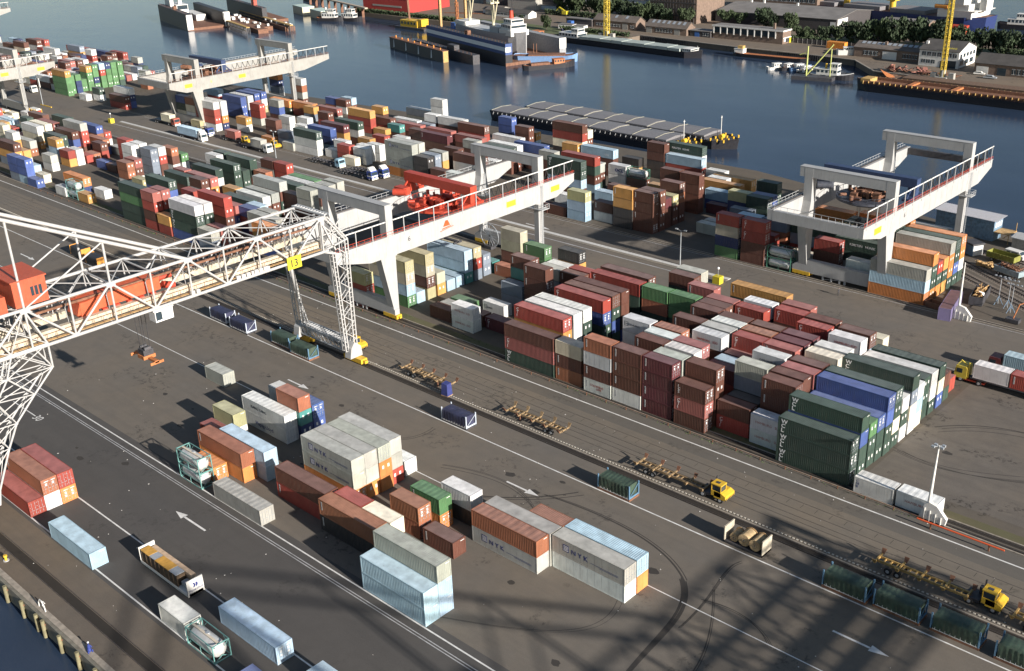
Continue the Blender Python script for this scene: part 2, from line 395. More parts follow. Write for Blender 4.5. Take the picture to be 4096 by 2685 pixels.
MB().ball((0, 0, .35), .3, sz=1.1).tube((0, 0, .45), (-.35, .15, .8), .22, .2).tube((-.35, .15, .8), (-.45, .18, .98), .08).ball((-.5, .2, 1.08), .12, sz=1.2)\
    .tube((0, .1, .3), (.45, .2, .45), .13, .1).tube((.45, .2, .45), (.35, .2, .05), .1, .07).tube((0, -.1, .3), (.4, -.3, .42), .13, .1).tube((.4, -.3, .42), (.3, -.3, .05), .1, .07)\
    .tube((-.3, .3, .75), (-.2, .45, .4), .07, .05).tube((-.3, 0, .75), (-.15, -.2, .4), .07, .05).build('body', mat('overalls', (.03, .05, .22), .8), g)
MB().ball((-.5, .2, 1.14), .14, sz=.8).build('helmet', M_('white_mark'), g)

# ================================================================ containers
LEN = {2: 12.19, 1: 6.06}; CW, CH = 2.44, 2.591
PAL = dict(b=(.100,.040,.027), r=(.27,.048,.034), p=(.27,.090,.075), m=(.095,.024,.028), o=(.27,.105,.055), O=(.50,.19,.055), y=(.43,.225,.065),
  w=(.55,.55,.52), c=(.60,.55,.41), g=(.33,.33,.29), G=(.075,.17,.07), d=(.030,.055,.042), k=(.030,.028,.028), u=(.050,.085,.235), U=(.30,.42,.50),
  n=(.018,.033,.10), t=(.06,.22,.20), s=(.16,.19,.23), l=(.36,.33,.18), h=(.33,.32,.24))
CNAME = dict(b='rust brown', r='red', p='faded pink', m='dark maroon', o='brownish orange', O='bright orange', y='ochre yellow', w='white', c='cream', g='light grey',
  G='bright green', d='dark green', k='black', u='blue', U='pale blue', n='navy blue', t='teal', s='steel grey', l='khaki', h='olive grey')
CP = mat('container_paint', rough=.5, var=.12, scale=.5, rust=.12, streak=.22, src='obj')
CR = mat('container_roof', rough=.62, var=.22, scale=.7, rust=.22, src='obj')
CF = mat('container_frame', rough=.55, var=.2, scale=.8, rust=.35, src='obj')
CW_ = mat('container_white', (.60,.60,.56), .5, var=.1, scale=.5, rust=.12, streak=.3)
PLAC = mat('placard_white', (.62, .62, .60), .6)
def corr(mb, fixed, a, b, lo, hi, axis, per=.30, dep=.045, sgn=1):
    """trapezoid corrugated sheet; axis 'x': wall at y=fixed running in x; 'y': wall at x=fixed; 'r': roof running in x at z=fixed"""
    n = max(2, round((b-a)/per)); s_ = (b-a)/n; P = []
    for i in range(n):
        for t_, d in ((0, 0), (.35, 0), (.5, 1), (.85, 1)): P.append((a+(i+t_)*s_, d*dep*sgn))
    P.append((b, 0)); V = []
    for u, d in P:
        if axis == 'x': V += [(u, fixed+d, lo), (u, fixed+d, hi)]
        elif axis == 'y': V += [(fixed+d, u, lo), (fixed+d, u, hi)]
        else: V += [(u, lo, fixed+d), (u, hi, fixed+d)]
    F = [(2*i, 2*i+2, 2*i+3, 2*i+1) for i in range(len(P)-1)]
    if axis == 'r': F = [(2*i, 2*i+2, 2*i+3, 2*i+1) for i in range(len(P)-1)]
    mb.poly(V, F)
_C = {}
def cmesh(kind, L, var=0):
    """container pieces; origin at the right near bottom corner: x from -len to 0, y from 0 to CW"""
    k = (kind, L, var)
    if k in _C: return _C[k]
    l = LEN[L]; H = CH; mb = MB()
    if kind == 'body':                                    # corner posts, rails, castings, side walls
        for x in (-l, -.16):
            for y in (0, CW-.16): mb.box((x, y, .0), (x+.16, y+.16, H-.004))
        for y in (0, CW-.1):
            mb.box((-l+.16, y, H-.12), (-.16, y+.1, H-.004)); mb.box((-l+.16, y, .01), (-.16, y+.1, .16))
        for x in (-l, -.1):
            mb.box((x, .16, H-.12), (x+.1, CW-.16, H-.004)); mb.box((x, .16, .01), (x+.1, CW-.16, .15))
        mb.box((-l+.1, .1, .1), (-.1, CW-.1, .14))
        mb.cur = 1
        if var == 0:
            corr(mb, .02, -l+.16, -.16, .16, H-.12, 'x', .32, .05); corr(mb, CW-.02, -l+.16, -.16, .16, H-.12, 'x', .32, -.05)
            corr(mb, -l+.02, .16, CW-.16, .15, H-.12, 'y', .3, .05)
        else:
            for y, s_ in ((.015, 1), (CW-.015, -1)):
                x = -l+.16; n = round((l-.32)/1.2); st = (l-.32)/n
                for i in range(n):
                    mb.poly([(x, y, .16), (x+st-.03, y, .16), (x+st-.03, y, H-.12), (x, y, H-.12)], [(0, 1, 2, 3)])
                    mb.poly([(x+st-.03, y+.015*s_, .16), (x+st, y+.015*s_, .16), (x+st, y+.015*s_, H-.12), (x+st-.03, y+.015*s_, H-.12)], [(0, 1, 2, 3)]); x += st
            mb.box((-l+.02, .16, .15), (-l+.05, CW-.16, H-.12))
        me = mb.mesh('container_body', [CF, CP])
    elif kind == 'roof':
        if var == 0: corr(mb, H-.035, -l+.1, -.1, .1, CW-.1, 'r', .32, .022)
        elif var == 1: mb.box((-l+.1, .1, H-.05), (-.1, CW-.1, H-.012))
        else:                                             # panelled roof with wide shallow swages
            corr(mb, H-.035, -l+.1, -.1, .1, CW-.1, 'r', 1.05, .018)
        mb.poly([(-l+.35, .35, H-.006), (-l+.75, .35, H-.006), (-l+.75, .95, H-.006), (-l+.35, .95, H-.006)], [(0, 1, 2, 3)]) if var == 0 else None
        me = mb.mesh('container_roof', [CR])
    elif kind == 'door':                                  # one leaf, local y from 0 to 1.05, on the +X end
        mb.box((-.055, 0, .16), (-.02, 1.05, H-.13)); mb.cur = 2
        for y in (.28, .78):
            mb.tube((.012, y, .18), (.012, y, H-.15), .022, n=5)
            for z in (.5, 1.3, 2.1): mb.box((-.02, y-.06, z), (.03, y+.06, z+.06))
            mb.box((-.01, y-.02, .95), (.04, y+.3, 1.0))
        for z in (.35, .9, 1.5, 2.1): mb.box((-.03, -.04, z), (0, .06, z+.1))
        mb.cur = 1
        if var:
            mb.poly([(-.017, .42, 1.45), (-.017, .68, 1.45), (-.017, .68, 1.85), (-.017, .42, 1.85)], [(0, 1, 2, 3)])
            mb.poly([(-.017, .36, 2.08), (-.017, .95, 2.08), (-.017, .95, 2.2), (-.017, .36, 2.2)], [(0, 1, 2, 3)])
            if var == 2: mb.poly([(-.017, .42, .95), (-.017, .68, .95), (-.017, .68, 1.3), (-.017, .42, 1.3)], [(0, 1, 2, 3)])
        me = mb.mesh('container_door', [CP, PLAC, M_('galv')])
    elif kind == 'end':
        if var == 0: corr(mb, -.03, .16, CW-.16, .15, H-.12, 'y', .3, -.04)
        else: mb.box((-.06, .16, .15), (-.03, CW-.16, H-.12))
        mb.cur = 1; mb.poly([(-.018, 1.5, 2.2), (-.018, 2.2, 2.2), (-.018, 2.2, 2.3), (-.018, 1.5, 2.3)], [(0, 1, 2, 3)])
        me = mb.mesh('container_end', [CP, PLAC])
    _C[k] = me; return me
SMOOTH = set('wcgsh')
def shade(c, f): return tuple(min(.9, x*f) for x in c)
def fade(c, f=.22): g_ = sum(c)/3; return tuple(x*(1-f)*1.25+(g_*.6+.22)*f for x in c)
def container(x, y, z, L, ch, rnd, nm, tier, top):
    g = empty('shipping_container', (x, y, z)); base = PAL[ch]; j = rnd.uniform(.86, 1.14); col = tuple(max(0, c*j*rnd.uniform(.96, 1.04)) for c in base)
    sm = 1 if (ch in SMOOTH and rnd.random() < .75) else 0
    if nm in SMK: sm = SMK[nm]
    obj('body', cmesh('body', L, sm), g, col=col)
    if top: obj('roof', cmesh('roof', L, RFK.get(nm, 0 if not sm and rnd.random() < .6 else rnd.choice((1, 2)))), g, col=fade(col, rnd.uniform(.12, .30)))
    else: obj('roof', cmesh('roof', L, 1), g, col=col)
    dr = DRK.get(nm, rnd.random() < .55)
    if dr:
        v = 0 if ch in 'wcg' else rnd.choice((0, 1, 2, 2))
        for yy in (.16, 1.23): obj('door', cmesh('door', L, v), g, (0, yy, 0), col=col)
    else: obj('end_wall', cmesh('end', L, 0 if not sm else 1), g, col=col)
    if nm in VSTRIP or (ch in 'brmpoyGk' and not sm and rnd.random() < .45 and not (nm, tier) in LET):     # printed code panel at the left end
        l = LEN[L]; m_ = MB(); x0 = -l+.55
        m_.box((x0, .008, .9), (x0+.22, .018, 2.25)); m_.cur = 1
        for q in range(5): m_.box((x0+.05, .003, 1.0+.24*q), (x0+.17, .0079, 1.14+.24*q))
        if ('strip', L) not in _C: _C[('strip', L)] = m_.mesh('code_panel', [PLAC, M_('ink')])
        obj('code_panel', _C[('strip', L)], g)
    return g
SMK = {'a52': 1, 'a15': 1, 'a34': 1, 'f2': 1, 'a13': 1, 'G7': 1, 'G9a': 1, 'G9b': 1, 'G9c': 1, 'G9d': 1, 'r15': 1, 'r16': 1, 'G20a': 1, 'G16': 0, 'F4': 0, 'a8': 0, 'a16': 0, 'a45': 0, 'f31': 0, 'f32': 0, 'G18b': 0,
       'q0': 0, 'q4': 0, 'aw1': 1, 'aw2': 1, 'a39': 1, 'a40': 1, 'a41': 1, 'a17': 1, 'a11': 1, 'f1': 1, 'n16': 1, 'r2': 1, 'o10': 1}
RFK = {'G16': 0, 'F4': 0, 'G20b': 0, 'F6': 0, 'G9a': 1, 'G9b': 1, 'G9c': 1, 'G9d': 1, 'a53': 0, 'a54': 0, 'a57': 0, 'a56': 0, 'G12': 0, 'G11': 0, 'G18a': 1, 'G18b': 0, 'G20a': 1, 'G19b': 1, 'G19a': 2, 'a8': 0, 'a16': 0, 'a45': 0, 'a63': 1}
DRK = {'G12': 0, 'G18a': 0, 'G18b': 0, 'F2': 0, 'F6': 1, 'F4': 0, 'G3': 0, 'G4': 0, 'G17': 0, 'G19a': 0, 'G6': 0, 'G13': 0, 'a5': 1, 'a6': 1, 'a6b': 1, 'G7': 1, 'F1a': 1, 'F1b': 1, 'F1c': 1, 'g2': 1, 'g4': 1, 'a53': 1}
VSTRIP = {'a5', 'a3', 'G12', 'f8', 'a48', 'a4'}
WH, NV, RDK, IK = M_('white_mark'), M_('ink_navy'), M_('ink_red'), M_('ink')
YI = mat('ink_yellow', (.6, .5, .03), .6)
# name -> {tier: (text, size, material, x from left end, z, options)}
def V_(s): return '\n'.join(s)
LET = {}
def let(nm, tiers, s, size, m, dx, z, **k):
    for t in tiers: LET[(nm, t)] = (s, size, m, dx, z, k)
for nm, tt in (('a53', (0, 1, 2)), ('a54', (3,)), ('a60', (3,)), ('a1', (0,)), ('n9', (3,)), ('k5', (2, 1))): let(nm, tt, V_('WCL'), .95, WH, .55, 2.45, bold=.02, lsp=.80, sx=1.05)
for nm, tt in (('a1', (1,)), ('a22', (3,)), ('a26', (3,)), ('a30', (3,)), ('a32', (3,)), ('a6', (1,)), ('a46', (0,)), ('f17', (3,)), ('f30', (3,)), ('f20', (3,)), ('fm', (0,)), ('o30', (2, 3)), ('o26', (0,))):
    let(nm, tt, V_('CTI'), .85, WH, .6, 2.35, lsp=.75)
let('a52', (0, 1), 'HAMBURG   SÜD', .62, RDK, .9, 1.65); let('a15', (3,), 'HAMBURG   SÜD', .58, RDK, 1.0, 1.6); let('f2', (0, 1), 'HAMBURG  SÜD', .6, RDK, 1.0, 1.6)
let('a34', (3,), 'HAMBURG-SÜD', .6, RDK, 1.2, 1.7); let('a39', (3,), 'COLUMBUS', .6, IK, 1.4, 1.6); let('a3', (0,), 'COLUMBUS\n         LINE', .58, RDK, 1.4, 1.75)
let('a13', (2,), 'COLUMBUS', .6, IK, 1.4, 1.5); let('a13', (3,), 'FGH-KANG', .55, IK, 1.1, 1.7); let('aw1', (0,), V_('CMB'), .6, NV, .35, 2.3, lsp=.8); let('aw2', (0,), 'HAMBURG', .62, RDK, 1.3, 1.65)
let('f1', (0,), 'KANG', .5, IK, 1.4, 1.6); let('v21', (0, 1), 'HAMBURG SÜD', .55, RDK, 1.0, 1.5); let('v22', (0,), 'HAMBURG', .5, RDK, 1.5, 1.5)
let('G7', (0,), 'Hapag-Lloyd', 1.0, NV, 3.4, 1.6, bold=.01); let('G7', (1,), 'KANG YANG', .75, IK, 2.6, 1.75)
for nm, tt in (('G9a', (1, 2)), ('G19a', (0,)), ('G20a', (1,)), ('r15', (1, 3))): let(nm, tt, 'N Y K', 1.0, NV, 3.3, 1.75, bold=.01, sx=1.1)
for nm, tt, m_ in (('n1', (1, 2), WH), ('o10', (1, 2), NV), ('r2', (2, 3), NV), ('n16', (0,), NV), ('v14', (1,), WH), ('v11', (1,), WH)): let(nm, tt, 'OCL', 1.15, m_, 2.3, 1.75, bold=.05, sx=1.3)
for nm, tt, m_ in (('w1', (3,), NV), ('w3', (1, 2), WH)): let(nm, tt, 'OCL', 1.15, m_, 8.3, 1.75, bold=.05, sx=1.3)
let('o12', (3,), 'KERSTEN   HUNIK', .75, WH, 1.8, 1.6); let('x2', (1, 2), 'KERSTEN   HUNIK', .75, WH, 3.5, 1.7)
let('f9', (2,), V_('COCO'), .5, YI, 1.0, 2.3, lsp=.7); let('n17', (2,), V_('COCO'), .5, YI, .3, 2.3, lsp=.7); let('a6', (2,), V_('ICS'), .7, WH, .65, 2.3, lsp=.75)
let('o13', (2,), V_('ICS'), .6, WH, .5, 2.3, lsp=.75); let('n7', (2,), 'OSU', .8, WH, 9.0, 1.4); let('w1', (2,), 'SEA', .1, WH, 3, 1)
LET.pop(('w1', 2))
BOXLOGO = {('G9a', 1), ('G9a', 2), ('G19a', 0), ('G20a', 1), ('r15', 1), ('r15', 3)}
def letter(g, nm, tier, L):
    k = LET.get((nm, tier))
    if not k: return
    s, size, m, dx, z, o = k; side_text(s, size, m, g, -LEN[L]+dx, .004, z, **o)
    if (nm, tier) in BOXLOGO:
        q = MB(); q.box((0, 0, 0), (1.0, .008, 1.05)); q.cur = 1
        for i in range(4): q.box((.1, -.004, .12+.22*i), (.9, 0, .24+.22*i))
        obj('emblem', q.mesh('emblem', [NV, PLAC]), g, (-LEN[L]+1.9, 0, .9))
        MB().box((0, 0, 0), (4.6, .006, .05)).box((1.5, 0, -.17), (4.6, .006, -.12)).build('stripe', NV, g, (-LEN[L]+6.6, 0, 1.0))
    if nm in ('a13', 'f1') and s in ('FGH-KANG', 'KANG'):
        q = MB(); [q.box(a_, b_) for a_, b_ in (((0, 0, 0), (.9, .006, .07)), ((0, 0, .73), (.9, .006, .8)), ((0, 0, .07), (.07, .006, .73)), ((.83, 0, .07), (.9, .006, .73)), ((.2, 0, .36), (.7, .006, .44)))]
        q.build('emblem', IK, g, (-LEN[L]+.35, .003, 1.05))
def hl_logo(parent, x, y, z, s=1., end=False):          # two slanted interlocking strokes
    q = MB()
    for dx in (0, .62):
        q.extr([(dx, 0), (dx+.42, 0), (dx+.7, .55), (dx+.42, 1.1), (dx, 1.1), (dx+.28, .55)], 'y', 0, .008)
    q.box((.3, -.001, .42), (1.1, .007, .66))
    o = obj('emblem', q.mesh('emblem', NV), parent, (x, y, z)); o.scale = (s, 1, s)
    if end: o.rotation_euler = (0, 0, pi/2)
    return o
# ---- tank container, covered flat rack
def tank_container(x, y, z, framecol):
    g = empty('tank_container', (x, y, z)); l = 6.06; f = MB(); fm = M_(framecol)
    for xx in (-l, -.12):
        for yy in (0, CW-.12): f.box((xx, yy, 0), (xx+.12, yy+.12, CH))
        for zz in (0, CH-.12): f.box((xx, .12, zz), (xx+.12, CW-.12, zz+.12))
        X = xx+.06
        f.bar((X, .1, .1), (X, CW/2, .75), .07).bar((X, CW-.1, .1), (X, CW/2, .75), .07).bar((X, .1, CH-.1), (X, .75, CH-.75), .07).bar((X, CW-.1, CH-.1), (X, CW-.75, CH-.75), .07)
    for yy in (0, CW-.1):
        for zz in (0, CH-.1): f.box((-l+.12, yy, zz), (-.12, yy+.1, zz+.1))
        Y = yy+.05; f.bar((-l+.1, Y, 1.2), (-.1, Y, 1.2), .06); f.bar((-l*.5, Y, .05), (-l*.5, Y, 1.2), .06); f.bar((-l+.1, Y, 1.2), (-l+.1+1.2, Y, CH-.1), .06); f.bar((-.1, Y, 1.2), (-1.3, Y, CH-.1), .06)
    f.build('frame', fm, g)
    t = MB(); cy, cz, R = CW/2, CH/2-.02, 1.08; n = 20; prof = [(-l+.22, .35), (-l+.32, .8), (-l+.55, 1.02), (-l+.8, R), (-.8, R), (-.55, 1.02), (-.32, .8), (-.22, .35)]
    P = []
    for px, r in prof:
        for i in range(n): P.append((px, cy+r*cos(2*pi*i/n), cz+r*sin(2*pi*i/n)))
    F = [(j*n+i, (j+1)*n+i, (j+1)*n+(i+1) % n, j*n+(i+1) % n) for j in range(len(prof)-1) for i in range(n)]
    t.poly(P, F, True); t.poly(P, [tuple(range(n)), tuple(range((len(prof)-1)*n, len(prof)*n))[::-1]])
    t.build('tank', mat('tank_steel', (.62, .62, .60), .32, metal=.35, var=.08, streak=.2), g)
    MB().box((-l+.15, cy-.3, CH-.16), (-.15, cy+.02, CH-.09)).build('walkway', mat('walkway_cream', (.55, .48, .38), .7), g)
    MB().tube((-l/2, cy+.1, CH-.3), (-l/2, cy+.1, CH-.06), .28, n=10).build('manhole', M_('galv'), g)
    return g
mat('frame_green', (.12, .27, .25), .5, rust=.15); mat('frame_orange', (.55, .2, .04), .5, rust=.15); mat('frame_green_dark', (.05, .16, .11), .5, rust=.15)
TARP = {}
for k, c in (('1', (.022, .024, .028)), ('2', (.028, .032, .070)), ('3', (.040, .066, .045))):
    TARP[k] = mat('tarpaulin'+k, c, .55, var=.3, scale=.9, streak=.25, bump=.8, bscale=1.6)
TP = {'1': mat('post_orange', (.60, .27, .05), .5, rust=.1), '2': mat('post_blue_white', (.45, .50, .56), .5, rust=.1), '3': mat('post_blue', (.10, .20, .30), .5, rust=.3)}
def tarp_rack(x, y, z, k, rnd, gap=.0):
    g = empty('tarpaulin_flat_rack', (x, y, z)); l = 6.06; b = MB()
    b.box((-l, 0, 0), (0, CW, .35)); b.build('base', M_('rusty_metal') if k == '3' else M_('dark_metal'), g)
    for xx in (-l, -.22):
        e = MB()
        if k == '1':
            e.box((xx, 0, .35), (xx+.22, .28, CH)).box((xx, CW-.28, .35), (xx+.22, CW, CH)).box((xx, .28, CH-.3), (xx+.22, CW-.28, CH)).box((xx+.04, .28, .35), (xx+.18, CW-.28, CH-.3))
        else:
            e.box((xx, 0, .35), (xx+.18, .17, CH)).box((xx, CW-.17, .35), (xx+.18, CW, CH)).box((xx, .17, .35), (xx+.14, CW-.17, .6)).bar((xx+.1, .1, .5), (xx+.1, CW-.1, CH*.85), .08)
        e.build('end_frame', TP[k], g)
    # draped cover with soft folds
    inset = .32 if k != '1' else .26; nx, ny = 26, 9; x0, x1, y0, y1 = -l+inset, -inset, .03, CW-.03; top = CH-.12-(.0 if k == '1' else rnd.uniform(0, .15))
    P = []; ring = [(y0, .42), (y0-.01, .9), (y0, 1.5), (y0+.01, top-.25), (y0+.12, top-.03), (CW*.35, top+.01), (CW*.65, top), (y1-.12, top-.04), (y1-.01, top-.25), (y1, 1.5), (y1+.01, .9), (y1, .42)]
    for i in range(nx+1):
        X = x0+(x1-x0)*i/nx
        for j, (yy, zz) in enumerate(ring):
            a = .035*sin(i*1.9+j*.7+x)+.02*sin(i*4.1+x*3); side = j < 4 or j > 7
            P.append((X, yy+(a if side and j not in (0, 11) else 0)-(.03 if j in (1, 2) else 0), zz+(a*.8 if not side else 0)-(.05*abs(sin(i*.75+1.1)) if j in (0, 11) else 0)))
    m_ = len(ring); F = [(i*m_+j, i*m_+j+1, (i+1)*m_+j+1, (i+1)*m_+j) for i in range(nx) for j in range(m_-1)]; F = [f[::-1] for f in F]
    t = MB(); t.poly(P, F, True); t.poly([P[j] for j in range(m_)], [tuple(range(m_))]); t.poly([P[nx*m_+j] for j in range(m_)], [tuple(range(m_))[::-1]])
    t.build('tarpaulin', TARP[k], g)
    if k != '1':
        s_ = MB()
        for i in range(9): s_.box((x0+.3+i*.62, -.005, .33), (x0+.34+i*.62, .02, .75))
        s_.box((x0, -.01, .36), (x1, .012, .44)); s_.build('lashing', M_('placard_white'), g)
    return g
